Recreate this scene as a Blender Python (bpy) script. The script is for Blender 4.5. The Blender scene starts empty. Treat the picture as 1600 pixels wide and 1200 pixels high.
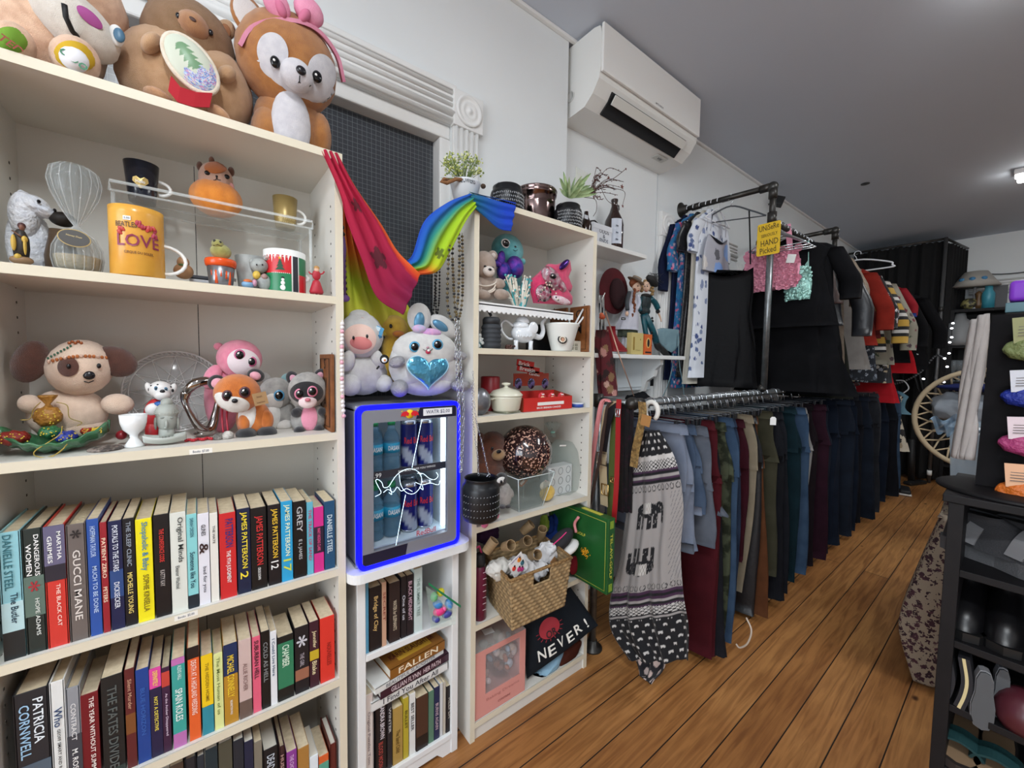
import bpy,bmesh,math,random
from mathutils import Vector,Matrix,Euler,noise
rnd=random.Random(7)
PI=math.pi
C=bpy.context.scene.collection
S=bpy.context.scene
# ---------------- camera (fitted to the room's edges; X along the shelf wall, Y into it, Z up)
FPX,YAW,PIT,ROL,EYE=631.45,math.radians(37.96),math.radians(3.16),math.radians(.806),1.305
_cy,_sy,_cp,_sp=math.cos(YAW),math.sin(YAW),math.cos(PIT),math.sin(PIT)
FWD=Vector((_sy*_cp,_cy*_cp,-_sp));_r=Vector((_cy,-_sy,0));_u=_r.cross(FWD)
RGT=_r*math.cos(ROL)+_u*math.sin(ROL);UPV=-_r*math.sin(ROL)+_u*math.cos(ROL)
cam=bpy.data.cameras.new('camera');co=bpy.data.objects.new('camera',cam);C.objects.link(co)
cam.sensor_width=36;cam.lens=FPX/1600*36;cam.clip_start=.02;cam.clip_end=60
co.matrix_world=Matrix(((RGT.x,UPV.x,-FWD.x,0),(RGT.y,UPV.y,-FWD.y,0),(RGT.z,UPV.z,-FWD.z,EYE),(0,0,0,1)))
S.camera=co
# ---------------- world, exposure
w=bpy.data.worlds.new('world');S.world=w;w.use_nodes=True
w.node_tree.nodes['Background'].inputs[0].default_value=(.75,.85,1,1);w.node_tree.nodes['Background'].inputs[1].default_value=.25
S.view_settings.view_transform='Standard';S.view_settings.look='None';S.view_settings.exposure=0.4;S.view_settings.gamma=1
S.view_settings.use_curve_mapping=False
S.cycles.max_bounces=10;S.cycles.diffuse_bounces=5;S.cycles.glossy_bounces=4;S.cycles.transmission_bounces=8;S.cycles.transparent_max_bounces=12
S.cycles.use_denoising=True;S.cycles.sample_clamp_indirect=6
LAMPS=[(5.08,5),(2.45,12),(-.2,24),(-2.4,23)]
def area_light(name,loc,rot,sx,sy,watts,col=(.88,.95,1)):
 d=bpy.data.lights.new(name,'AREA');d.shape='RECTANGLE';d.size=sx;d.size_y=sy;d.energy=watts;d.color=col
 o=bpy.data.objects.new(name,d);C.objects.link(o);o.location=loc;o.rotation_euler=rot;return o
for _x,_w in LAMPS:area_light('ceiling_fixture_light',(_x,-.55,2.735),(0,0,0),.1,1.2,_w)
# added cool fill light behind the camera; no window is seen there
area_light('added_fill_light',(-3.3,-.9,1.5),(0,math.radians(-90),0),1.7,2.6,70,(.84,.92,1))
# ---------------- materials
def lin(h,k=1.0):
 h=h.lstrip('#');c=[int(h[i:i+2],16)/255 for i in(0,2,4)]
 return tuple((x/12.92 if x<=.04045 else((x+.055)/1.055)**2.4)*k for x in c)+(1,)
_M={}
def M(h,rough=.6,metal=0.,**k):
 key=(h,rough,metal,tuple(sorted(k.items())))
 if key in _M:return _M[key]
 m=bpy.data.materials.new('paint_'+h.strip('#'));m.use_nodes=True;nt=m.node_tree;b=nt.nodes['Principled BSDF']
 b.inputs['Base Color'].default_value=lin(h);b.inputs['Roughness'].default_value=rough;b.inputs['Metallic'].default_value=metal
 if 'trans' in k:b.inputs['Transmission Weight'].default_value=k['trans'];b.inputs['IOR'].default_value=k.get('ior',1.3)
 if 'alpha' in k:b.inputs['Alpha'].default_value=k['alpha']
 if 'emit' in k:b.inputs['Emission Color'].default_value=lin(h);b.inputs['Emission Strength'].default_value=k['emit']
 if 'sheen' in k:b.inputs['Sheen Weight'].default_value=k['sheen'];b.inputs['Sheen Roughness'].default_value=.5
 if 'spec' in k:b.inputs['Specular IOR Level'].default_value=k['spec']
 if 'coat' in k:b.inputs['Coat Weight'].default_value=k['coat']
 tc=None
 def coord():
  nonlocal tc
  if tc is None:tc=nt.nodes.new('ShaderNodeTexCoord')
  return tc.outputs['Object']
 if 'vary' in k or 'spot' in k:
  n=nt.nodes.new('ShaderNodeTexNoise');n.inputs['Scale'].default_value=k.get('vs',30);n.inputs['Detail'].default_value=4
  nt.links.new(coord(),n.inputs['Vector']);r=nt.nodes.new('ShaderNodeValToRGB');nt.links.new(n.outputs['Fac'],r.inputs['Fac'])
  e=k.get('edge',.3);r.color_ramp.elements[0].position=.5-e/2;r.color_ramp.elements[1].position=.5+e/2
  r.color_ramp.elements[0].color=lin(h);r.color_ramp.elements[1].color=lin(k['vary'])
  nt.links.new(r.outputs['Color'],b.inputs['Base Color'])
 if 'bump' in k:
  n=nt.nodes.new('ShaderNodeTexNoise');n.inputs['Scale'].default_value=k.get('bs',300);n.inputs['Detail'].default_value=3
  nt.links.new(coord(),n.inputs['Vector']);bp=nt.nodes.new('ShaderNodeBump');bp.inputs['Strength'].default_value=k['bump'];bp.inputs['Distance'].default_value=k.get('bd',.003)
  nt.links.new(n.outputs['Fac'],bp.inputs['Height']);nt.links.new(bp.outputs['Normal'],b.inputs['Normal'])
 _M[key]=m;return m
def lift(h,k):return '#'+''.join('%02x'%min(255,int(int(h[i:i+2],16)*k))for i in(1,3,5))
def fur(h,v=None):return M(lift(h,1.1),.95,vary=lift(v or h,1.1),vs=60,bump=.7,bs=800,bd=.004,sheen=.45)
def cloth(h,v=None,r=.9):return M(h,r,vary=v or h,vs=14,edge=.5,bump=.35,bs=500,bd=.002,spec=.12)
def denim(h,v):return M(h,.9,vary=v,vs=9,edge=.45,bump=.5,bs=700,bd=.002,spec=.12)
def glass(h='#f2f6f6',r=.02):return M(h,r,0,alpha=.22)
def film(h='#dfe6e6',a=.22):return M(h,.15,alpha=a)
def _painted(name,rough,sheen=0.,alpha=1.):
 m=bpy.data.materials.new(name);m.use_nodes=True;nt=m.node_tree;b=nt.nodes['Principled BSDF']
 a=nt.nodes.new('ShaderNodeAttribute');a.attribute_name='Col';nt.links.new(a.outputs['Color'],b.inputs['Base Color'])
 b.inputs['Specular IOR Level'].default_value=.25;b.inputs['Roughness'].default_value=rough;b.inputs['Sheen Weight'].default_value=sheen;b.inputs['Alpha'].default_value=alpha;return m
PRINT=_painted('printed_fabric',.85,.1);GLOSSP=_painted('printed_gloss',.3);SHEER=_painted('sheer_printed',.7,0,.86)
# ---------------- mesh collector
_font={}
def font_mesh(s):
 if s not in _font:
  cu=bpy.data.curves.new('lettering','FONT');cu.body=s;cu.resolution_u=2;cu.offset=.012;cu.align_x='CENTER'
  o=bpy.data.objects.new('lettering',cu);me=bpy.data.meshes.new_from_object(o)
  vs=[v.co.copy()for v in me.vertices];fs=[tuple(p.vertices)for p in me.polygons]
  bpy.data.objects.remove(o);bpy.data.meshes.remove(me);bpy.data.curves.remove(cu)
  x0,x1=min(v.x for v in vs),max(v.x for v in vs);y0,y1=min(v.y for v in vs),max(v.y for v in vs)
  _font[s]=([((v.x-(x0+x1)/2)/max(x1-x0,1e-6),(v.y-(y0+y1)/2)/max(y1-y0,1e-6))for v in vs],fs,(x1-x0)/max(y1-y0,1e-6))
 return _font[s]
def rotm(r):return Euler(tuple(math.radians(a)for a in r)).to_matrix()if r else Matrix.Identity(3)
class G:
 def __init__(s):s.v=[];s.f=[];s.m=[];s.sm=[];s.mats=[];s.c={}
 def mi(s,m):
  if m not in s.mats:s.mats.append(m)
  return s.mats.index(m)
 def add(s,vs,fs,m,smooth=True,cols=None):
  o=len(s.v);s.v+=[tuple(v)for v in vs];i=s.mi(m)
  for f in fs:s.f.append(tuple(o+a for a in f));s.m.append(i);s.sm.append(smooth)
  if cols:
   for k,c in enumerate(cols):s.c[o+k]=c
  return s
 def ell(s,c,r,m,rot=None,n=18,k=10,fn=None):
  if not hasattr(r,'__len__'):r=(r,r,r)
  R=rotm(rot);c=Vector(c);vs=[c+R@Vector((0,0,r[2]))]
  for i in range(1,k):
   a=PI*i/k
   for j in range(n):
    b=2*PI*j/n;p=Vector((math.sin(a)*math.cos(b),math.sin(a)*math.sin(b),math.cos(a)))
    if fn:p=fn(p)
    vs.append(c+R@Vector((p.x*r[0],p.y*r[1],p.z*r[2])))
  vs.append(c-R@Vector((0,0,r[2])));fs=[]
  for j in range(n):fs.append((0,1+j,1+(j+1)%n))
  for i in range(k-2):
   for j in range(n):a,b=1+i*n,1+(i+1)*n;fs.append((a+j,b+j,b+(j+1)%n,a+(j+1)%n))
  L=len(vs)-1;a=1+(k-2)*n
  for j in range(n):fs.append((a+j,L,a+(j+1)%n))
  return s.add(vs,fs,m)
 def box(s,c,d,m,rot=None,bv=.0,sg=2):
  bm=bmesh.new();bmesh.ops.create_cube(bm,size=1)
  for v in bm.verts:v.co=Vector((v.co.x*d[0],v.co.y*d[1],v.co.z*d[2]))
  if bv>0:bmesh.ops.bevel(bm,geom=bm.edges[:],offset=min(bv,min(d)*.49),segments=sg,profile=.5,affect='EDGES')
  R=rotm(rot);c=Vector(c);bm.verts.index_update()
  vs=[c+R@v.co for v in bm.verts];fs=[tuple(v.index for v in f.verts)for f in bm.faces];bm.free()
  return s.add(vs,fs,m,bv>0 and sg>2)
 def lathe(s,prof,m,c=(0,0,0),n=28,rot=None,fn=None,smooth=True):
  R=rotm(rot);c=Vector(c);vs=[];fs=[]
  for(r,z)in prof:
   for j in range(n):
    a=2*PI*j/n;rr=r*(fn(a,z)if fn else 1);vs.append(c+R@Vector((rr*math.cos(a),rr*math.sin(a),z)))
  for i in range(len(prof)-1):
   for j in range(n):a,b=i*n,(i+1)*n;fs.append((a+j,a+(j+1)%n,b+(j+1)%n,b+j))
  if prof[0][0]>1e-5:fs.append(tuple(reversed(range(n))))
  if prof[-1][0]>1e-5:fs.append(tuple((len(prof)-1)*n+j for j in range(n)))
  return s.add(vs,fs,m,smooth)
 def shell(s,prof,m,t,**k):
  return s.lathe(prof+[(max(r-t,.0002),z)for r,z in reversed(prof[1:])]+[(max(prof[0][0]-t,.0002),prof[0][1]+t),(.0001,prof[0][1]+t)],m,**k)
 def tube(s,pts,r,m,n=8,closed=False):
  P=[Vector(p)for p in pts];N=len(P);vs=[];fs=[];up=None
  for i in range(N):
   t=(P[(i+1)%N]-P[i-1])if closed else(P[min(i+1,N-1)]-P[max(i-1,0)])
   if t.length<1e-9:t=Vector((0,0,1))
   t.normalize()
   if up is None:up=t.cross(Vector((0,0,1))if abs(t.z)<.9 else Vector((1,0,0))).normalized()
   else:
    up=up-t*up.dot(t)
    up=up.normalized()if up.length>1e-6 else t.orthogonal().normalized()
   b=t.cross(up);rr=r[i]if hasattr(r,'__len__')else r
   for j in range(n):a=2*PI*j/n;vs.append(P[i]+(up*math.cos(a)+b*math.sin(a))*rr)
  for i in range(N if closed else N-1):
   a,b=i*n,((i+1)%N)*n
   for j in range(n):fs.append((a+j,a+(j+1)%n,b+(j+1)%n,b+j))
  if not closed:fs.append(tuple(reversed(range(n))));fs.append(tuple((N-1)*n+j for j in range(n)))
  return s.add(vs,fs,m)
 def strap(s,pts,wd,t,m,side=(1,0,0)):
  P=[Vector(p)for p in pts];sd=Vector(side).normalized();vs=[];fs=[]
  for i,p in enumerate(P):
   tg=(P[min(i+1,len(P)-1)]-P[max(i-1,0)]).normalized();nn=tg.cross(sd).normalized()
   for a,b in((-1,-1),(1,-1),(1,1),(-1,1)):vs.append(p+sd*(a*wd/2)+nn*(b*t/2))
  for i in range(len(P)-1):
   for j in range(4):a,b=i*4,i*4+4;fs.append((a+j,a+(j+1)%4,b+(j+1)%4,b+j))
  fs.append((3,2,1,0));L=4*(len(P)-1);fs.append((L,L+1,L+2,L+3));return s.add(vs,fs,m,False)
 def prism(s,poly,t,m,c=(0,0,0),rot=None):
  R=rotm(rot);c=Vector(c);n=len(poly);vs=[c+R@Vector((x,y,z))for y in(-t/2,t/2)for(x,z)in poly]
  fs=[tuple(range(n)),tuple(reversed(range(n,2*n)))]+[(i,n+i,n+(i+1)%n,(i+1)%n)for i in range(n)]
  return s.add(vs,fs,m,False)
 def text(s,st,c,h,m,wd=None,rot=None,fn=None):
  vs,fs,asp=font_mesh(st);W=wd if wd else h*asp;R=rotm(rot);c=Vector(c)
  pts=[(x*W,z*h)for x,z in vs]
  return s.add([fn(c.x+x,c.z+z)if fn else c+R@Vector((x,0,z))for x,z in pts],fs,m,False)
 def sheet(s,fn,nu,nv,m,col=None,t=0.):
  vs=[Vector(fn(i/nu,j/nv))for j in range(nv+1)for i in range(nu+1)]
  fs=[(j*(nu+1)+i,j*(nu+1)+i+1,(j+1)*(nu+1)+i+1,(j+1)*(nu+1)+i)for j in range(nv)for i in range(nu)]
  cs=[col(i/nu,j/nv)for j in range(nv+1)for i in range(nu+1)]if col else None
  if t:
   nr=[Vector((0,0,0))for _ in vs]
   for f in fs:
    a=(vs[f[1]]-vs[f[0]]).cross(vs[f[3]]-vs[f[0]])
    for q in f:nr[q]+=a
   n=len(vs);vs=vs+[v-k.normalized()*t if k.length>1e-12 else v for v,k in zip(vs,nr)]
   bk=[tuple(reversed([q+n for q in f]))for f in fs]
   rim=[i for i in range(nu+1)]+[(j+1)*(nu+1)+nu for j in range(nv)]+[nv*(nu+1)+i for i in range(nu-1,-1,-1)]+[j*(nu+1)for j in range(nv-1,0,-1)]
   fs=fs+bk+[(rim[i],rim[i]+n,rim[(i+1)%len(rim)]+n,rim[(i+1)%len(rim)])for i in range(len(rim))]
   if cs:cs=cs+cs
  return s.add(vs,fs,m,True,cs)
 def loft(s,secs,m,n=32,col=None):
  vs=[];fs=[];cs=[]
  for k,q in enumerate(secs):
   c,a,b,nf,amp,ph=q[:6];e=q[6]if len(q)>6 else .8
   for j in range(n):
    th=2*PI*j/n;cx,sx=math.cos(th),math.sin(th)
    px,py=math.copysign(abs(cx)**e,cx),math.copysign(abs(sx)**e,sx);f=1+amp*math.sin(nf*th+ph)+amp*.5*math.sin(2*nf*th+ph*1.7+k*.35)
    vs.append((c[0]+a*px*f,c[1]+b*py*(1+amp*.15*math.sin(nf*th)),c[2]))
    if col:cs.append(col(j/n,k/(len(secs)-1),vs[-1]))
  for i in range(len(secs)-1):
   for j in range(n):a,b=i*n,(i+1)*n;fs.append((a+j,a+(j+1)%n,b+(j+1)%n,b+j))
  fs.append(tuple(range(n)));fs.append(tuple((len(secs)-1)*n+j for j in reversed(range(n))))
  return s.add(vs,fs,m,True,cs if col else None)
 def obj(s,name,parent=None,loc=None,rz=0,**props):
  me=bpy.data.meshes.new(name);me.from_pydata(s.v,[],s.f)
  for m in s.mats:me.materials.append(m)
  me.polygons.foreach_set('material_index',s.m);me.polygons.foreach_set('use_smooth',s.sm)
  if s.c:
   a=me.color_attributes.new('Col','FLOAT_COLOR','POINT');buf=[1.]*(4*len(s.v))
   for k,c in s.c.items():buf[4*k:4*k+3]=c[:3]
   a.data.foreach_set('color',buf)
  me.update();o=bpy.data.objects.new(name,me);C.objects.link(o)
  if parent:o.parent=parent
  if loc:o.location=loc
  if rz:o.rotation_euler.z=math.radians(rz)
  for k,v in props.items():o[k]=v
  return o
def thing(name,label,cat,loc=(0,0,0),rz=0,group=None,sc=1.,rx=0,ry=0):
 o=bpy.data.objects.new(name,None);C.objects.link(o);o.empty_display_size=.02;o.location=loc
 o.rotation_euler=(math.radians(rx),math.radians(ry),math.radians(rz));o.scale=(sc,sc,sc);o['label']=label;o['category']=cat
 if group:o['group']=group
 return o
def tag(o,label,cat,group=None):
 o['label']=label;o['category']=cat
 if group:o['group']=group
 return o
def struct(g,name,parent=None):
 o=g.obj(name,parent)
 if not parent:o['kind']='structure'
 return o
def dup(root,loc,rz=None,label=None):
 r=root.copy();C.objects.link(r);r.location=loc
 if rz is not None:r.rotation_euler.z=math.radians(rz)
 if label:r['label']=label
 for ch in list(root.children):
  c=ch.copy();C.objects.link(c);c.parent=r
  for g in ch.children:d=g.copy();C.objects.link(d);d.parent=c
 return r
# ---------------- points of the photograph on known planes of the room
def ray(px,py):
 a,b=(px-800)/FPX,(py-600)/FPX;return RGT*a-UPV*b+FWD
def PZ(px,py,z):d=ray(px,py);k=(z-EYE)/d.z;return Vector((d.x*k,d.y*k,z))
def PY(px,py,y):d=ray(px,py);k=y/d.y;return Vector((d.x*k,y,EYE+d.z*k))
def PX(px,py,x):d=ray(px,py);k=x/d.x;return Vector((x,d.y*k,EYE+d.z*k))
def lerp(a,b,t):return a+(b-a)*t
def seg(pts,t):
 n=len(pts)-1;x=min(max(t,0),.99999)*n;i=int(x);f=x-i;return Vector(pts[i]).lerp(Vector(pts[i+1]),f)
def smooth_path(pts,k=6):
 P=[Vector(p)for p in pts];P=[P[0]*2-P[1]]+P+[P[-1]*2-P[-2]];out=[]
 for i in range(1,len(P)-2):
  for j in range(k):
   t=j/k;a,b,c,d=P[i-1],P[i],P[i+1],P[i+2]
   out.append(.5*((2*b)+(c-a)*t+(2*a-5*b+4*c-d)*t*t+(3*b-a-3*c+d)*t**3))
 return out+[P[-2]]
# ================= the setting
WHITE=M('#e9ecec',.75,vary='#e2e6e7',vs=2.2,edge=.6,bump=.12,bs=60,bd=.002);TRIM=M('#e8e8e6',.45)
CEIL=2.84
def planks():
 m=bpy.data.materials.new('pine_planks');m.use_nodes=True;nt=m.node_tree;N=nt.nodes;L=nt.links;b=N['Principled BSDF']
 tc=N.new('ShaderNodeTexCoord')
 br=N.new('ShaderNodeTexBrick');L.new(tc.outputs['Object'],br.inputs['Vector']);br.offset=.37;br.offset_frequency=2
 for k,v in dict(Scale=1,**{'Mortar Size':.0022,'Mortar Smooth':.3,'Brick Width':5.3,'Row Height':.118,'Bias':0}).items():br.inputs[k].default_value=v
 br.inputs['Color1'].default_value=lin('#c48e54');br.inputs['Color2'].default_value=lin('#ae7843');br.inputs['Mortar'].default_value=lin('#20130a')
 mp=N.new('ShaderNodeMapping');mp.inputs['Scale'].default_value=(1.4,22,1);L.new(tc.outputs['Object'],mp.inputs['Vector'])
 n=N.new('ShaderNodeTexNoise');n.inputs['Scale'].default_value=2.2;n.inputs['Detail'].default_value=6;n.inputs['Distortion'].default_value=1.2;L.new(mp.outputs[0],n.inputs['Vector'])
 r=N.new('ShaderNodeValToRGB');r.color_ramp.elements[0].position=.35;r.color_ramp.elements[0].color=(.5,.42,.36,1);r.color_ramp.elements[1].position=.62;r.color_ramp.elements[1].color=(1,1,1,1)
 L.new(n.outputs['Fac'],r.inputs['Fac'])
 mx=N.new('ShaderNodeMix');mx.data_type='RGBA';mx.blend_type='MULTIPLY';mx.inputs[0].default_value=.8;L.new(br.outputs['Color'],mx.inputs[6]);L.new(r.outputs['Color'],mx.inputs[7])
 v=N.new('ShaderNodeTexVoronoi');v.inputs['Scale'].default_value=2.6;mp2=N.new('ShaderNodeMapping');mp2.inputs['Scale'].default_value=(1,1.9,1);L.new(tc.outputs['Object'],mp2.inputs['Vector']);L.new(mp2.outputs[0],v.inputs['Vector'])
 r2=N.new('ShaderNodeValToRGB');e=r2.color_ramp.elements;e[0].position=.03;e[0].color=(.12,.06,.03,1);e[1].position=.065;e[1].color=(1,1,1,1);L.new(v.outputs['Distance'],r2.inputs['Fac'])
 m2=N.new('ShaderNodeMix');m2.data_type='RGBA';m2.blend_type='MULTIPLY';m2.inputs[0].default_value=1;L.new(mx.outputs[2],m2.inputs[6]);L.new(r2.outputs['Color'],m2.inputs[7])
 n3=N.new('ShaderNodeTexNoise');n3.inputs['Scale'].default_value=1.3;n3.inputs['Detail'].default_value=5;L.new(tc.outputs['Object'],n3.inputs['Vector'])
 r3=N.new('ShaderNodeValToRGB');e=r3.color_ramp.elements;e[0].position=.38;e[0].color=(.6,.5,.42,1);e[1].position=.6;e[1].color=(1,1,1,1);L.new(n3.outputs['Fac'],r3.inputs['Fac'])
 m3=N.new('ShaderNodeMix');m3.data_type='RGBA';m3.blend_type='MULTIPLY';m3.inputs[0].default_value=.8;L.new(m2.outputs[2],m3.inputs[6]);L.new(r3.outputs['Color'],m3.inputs[7])
 L.new(m3.outputs[2],b.inputs['Base Color']);b.inputs['Roughness'].default_value=.45
 bp=N.new('ShaderNodeBump');bp.inputs['Strength'].default_value=.5;bp.inputs['Distance'].default_value=.004;bp.invert=True;L.new(br.outputs['Fac'],bp.inputs['Height']);L.new(bp.outputs['Normal'],b.inputs['Normal'])
 return m
struct(G().box((2,-1,-.05),(11.4,5.2,.1),planks()),'floor')
struct(G().box((2,-1,CEIL+.05),(11.4,5.2,.1),M('#cdd6e2',.85,vary='#c2cad6',vs=.7,edge=.7)),'ceiling')
JX=1.43
g=G()
DX0,DX1,DZ=-.32,.80,2.215
for x0,x1,z0,z1 in((-3.6,DX0,0,CEIL),(DX1,JX,0,CEIL),(DX0,DX1,DZ,CEIL)):g.box(((x0+x1)/2,1.53,(z0+z1)/2),(x1-x0,.2,z1-z0),WHITE)
struct(g,'wall_back')
struct(G().box(((JX+7.5)/2,1.60,CEIL/2),(7.5-JX,.2,CEIL),WHITE),'wall_recess')
struct(G().box((7.35,-1,CEIL/2),(.2,5.2,CEIL),WHITE),'wall_far')
struct(G().box((2,-3.5,CEIL/2),(11.2,.2,CEIL),WHITE),'wall_right')
g=G()
for y0,y1,z0,z1 in((-3.6,-2.3,0,CEIL),(.5,1.5,0,CEIL),(-2.3,.5,0,.6),(-2.3,.5,2.4,CEIL)):g.box((-3.55,(y0+y1)/2,(z0+z1)/2),(.2,y1-y0,z1-z0),WHITE)
struct(g,'wall_left')
# wired glass in the doorway behind the shelves, with its casing
def wired():
 m=bpy.data.materials.new('wired_glass');m.use_nodes=True;nt=m.node_tree;N=nt.nodes;L=nt.links;b=N['Principled BSDF']
 tc=N.new('ShaderNodeTexCoord');sp=N.new('ShaderNodeSeparateXYZ');L.new(tc.outputs['Object'],sp.inputs[0]);outs=[]
 for ax in('X','Z'):
  a=N.new('ShaderNodeMath');a.operation='MULTIPLY';a.inputs[1].default_value=1/.0165;L.new(sp.outputs[ax],a.inputs[0])
  f=N.new('ShaderNodeMath');f.operation='FRACT';L.new(a.outputs[0],f.inputs[0]);l=N.new('ShaderNodeMath');l.operation='LESS_THAN';l.inputs[1].default_value=.07;L.new(f.outputs[0],l.inputs[0]);outs.append(l)
 mx=N.new('ShaderNodeMath');mx.operation='MAXIMUM';L.new(outs[0].outputs[0],mx.inputs[0]);L.new(outs[1].outputs[0],mx.inputs[1])
 c=N.new('ShaderNodeMix');c.data_type='RGBA';c.inputs[6].default_value=lin('#3c4046');c.inputs[7].default_value=lin('#72767a');L.new(mx.outputs[0],c.inputs[0]);L.new(c.outputs[2],b.inputs['Base Color'])
 b.inputs['Roughness'].default_value=.22;return m
g=G();g.box(((DX0+DX1)/2,1.50,1.1),(DX1-DX0-.03,.01,2.2),wired());pane=struct(g,'window_1')
g=G()
for x in(DX0+.02,DX1-.02):g.box((x,1.475,DZ/2-.025),(.05,.07,DZ-.05),TRIM,bv=.006)
g.box(((DX0+DX1)/2,1.475,DZ-.025),(DX1-DX0,.07,.05),TRIM,bv=.006);g.obj('window_frame',pane)
def casing_v(g,x0,x1,z0,z1,y):
 w_=x1-x0;g.box(((x0+x1)/2,y-.008,(z0+z1)/2),(w_,.016,z1-z0),TRIM,bv=.003)
 for k in(.1,.3,.5,.7,.9):g.tube([(x0+w_*k,y-.016,z0),(x0+w_*k,y-.016,z1)],w_*.075,TRIM,n=10)
def casing_h(g,x0,x1,z0,z1,y):
 h=z1-z0;g.box(((x0+x1)/2,y-.008,(z0+z1)/2),(x1-x0,.016,h),TRIM,bv=.003)
 for k,r in((.08,.07),(.3,.11),(.55,.06),(.72,.06),(.93,.07)):g.tube([(x0,y-.016,z0+h*k),(x1,y-.016,z0+h*k)],h*r,TRIM,n=10)
def rosette(g,x,z,w_,y):
 g.box((x,y-.014,z),(w_,.028,w_),TRIM,bv=.003);g.lathe([(w_*.43,0),(w_*.43,.006),(w_*.38,.01),(w_*.34,.003),(w_*.25,.002),(w_*.21,.009),(w_*.17,.003),(w_*.09,.004),(w_*.06,.011),(.0005,.013)],TRIM,c=(x,y-.028,z),rot=(90,0,0))
g=G();casing_v(g,DX1,DX1+.118,0,DZ,1.43);casing_v(g,DX0-.118,DX0,0,DZ,1.43);casing_h(g,DX0,DX1,DZ,DZ+.12,1.43);g.box(((DX0+DX1)/2,1.42,DZ+.13),(DX1-DX0+.02,.03,.02),TRIM,bv=.004)
for x in(DX0-.06,DX1+.062):rosette(g,x,DZ+.062,.135,1.43)
struct(g,'trim_1')
g=G();casing_v(g,2.33,2.47,0,2.12,1.5);casing_h(g,2.47,3.4,2.12,2.25,1.5);rosette(g,2.4,2.19,.15,1.5);casing_v(g,3.4,3.54,0,2.12,1.5);struct(g,'trim_2')
g=G();g.box((2.935,1.495,1.06),(.93,.02,2.12),M('#dfe2e3',.5),bv=.002);g.box((2.935,1.48,1.6),(.6,.012,.7),M('#cfd4d6',.4),bv=.006);struct(g,'door_1')
g=G();g.box((2.3,1.4985,2.4),(.004,.006,.9),M('#c4c8ca',.6));struct(g,'trim_3')
g=G();casing_h(g,-3,-2,.05,.1,1.43)
g=G()
g.box((-1,1.42,CEIL-.008),(5,.02,.016),TRIM,bv=.004);g.box((4.4,1.49,CEIL-.008),(6.1,.02,.016),TRIM,bv=.004);struct(g,'trim_4')
g=G();casing_h(g,-1.2,.5,2.16,2.32,7.24)
for v_i,v in enumerate(g.v):g.v[v_i]=(v[1],v[0],v[2])
struct(g,'trim_5')
# ceiling fixtures
fx=None
for _x,_w in LAMPS:
 if fx is None:
  fx=thing('ceiling_light','white linear ceiling light glowing at the right edge','ceiling light',(_x,-.48,CEIL),0)
  G().box((0,0,-.02),(.15,1.28,.04),M('#f2f2f2',.4),bv=.006).obj('housing',fx);G().box((0,0,-.06),(.11,1.25,.045),M('#fffdf8',.4,emit=14),bv=.015).obj('diffuser',fx)
 else:dup(fx,(_x,-.48,CEIL),label='white linear ceiling light '+{2.45:'above the middle of the rails',-.2:'above the left bookcase aisle',-2.4:'nearest the left end wall'}[_x])
# wall shelves, air conditioner
AC=thing('air_conditioner','white wall mounted air conditioner high beside the ceiling','air conditioner',(1.46,1.5,2.49))
W_AC=.86;acm=M('#e6e6e2',.35);dk=M('#14171b',.7)
pr=[(0,.0),(-.02,.0),(-.15,.012),(-.20,.05),(-.235,.10),(-.245,.16),(-.245,.29),(-.235,.325),(-.20,.335),(-.02,.335),(0,.335)]
g=G();n=len(pr)
xs=[0,W_AC]
vs=[(x,y,z)for x in xs for(y,z)in pr];g.add(vs,[tuple(range(n)),tuple(reversed(range(n,2*n)))]+[(i,i+n,(i+1)%n+n,(i+1)%n)for i in range(n)],acm,False);g.obj('casing',AC)
g=G();g.box((W_AC/2,-.249,.228),(W_AC*.995,.014,.21),M('#efefec',.25),bv=.004);g.text('MITSUBISHI',(W_AC*.52,-.2565,.14),.010,M('#55585c'));g.obj('front_panel',AC)
g=G();g.box((W_AC*.5,-.188,.052),(W_AC*.76,.10,.03),dk,rot=(-42,0,0),bv=.003);g.obj('air_outlet',AC)
g=G();g.box((W_AC*.5,-.228,.05),(W_AC*.74,.042,.006),M('#dcdcd6',.35),rot=(-50,0,0),bv=.002);g.obj('louver',AC)
g=G();g.box((W_AC*.8,-.11,.004),(.1,.045,.003),M('#c9c9c4'));g.text('AIR',(W_AC*.8,-.11,.0015),.02,M('#66696c'),rot=(-90,0,0));g.obj('rating_label',AC)
g=G();g.lathe([(.025,0),(.025,.003),(.02,.003),(.02,.001)],M('#d6d6d2'),c=(-.002,-.06,.1),rot=(0,-90,0));g.obj('pipe_cover',AC)
def wall_shelf(name,lab,x0,x1,z,d,y=1.5,t=.022,br=()):
 o=thing(name,lab,'shelf',(x0,y,z))
 G().box(((x1-x0)/2,-d/2,-t/2),(x1-x0,d,t),TRIM,bv=.003).obj('board',o)
 for bx in br:
  pl=[(0,0),(-d*.85,0),(-d*.85,-.03),(-d*.7,-.06),(-d*.66,-.1),(-d*.45,-.13),(-d*.36,-.19),(-.03,-.22),(0,-.22)]
  g=G();g.prism(pl,.03,TRIM)
  g.v=[(bx+y_,x_,z_-t)for(x_,y_,z_)in g.v];g.obj('bracket',o)
 return o
wall_shelf('wall_shelf','small white wall shelf under the dark growler bottle',1.45,1.98,1.905,.16)
wall_shelf('wall_shelf','white bracketed wall shelf under the two porcelain dolls',1.5,2.32,1.352,.22,br=(.62,))
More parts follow.
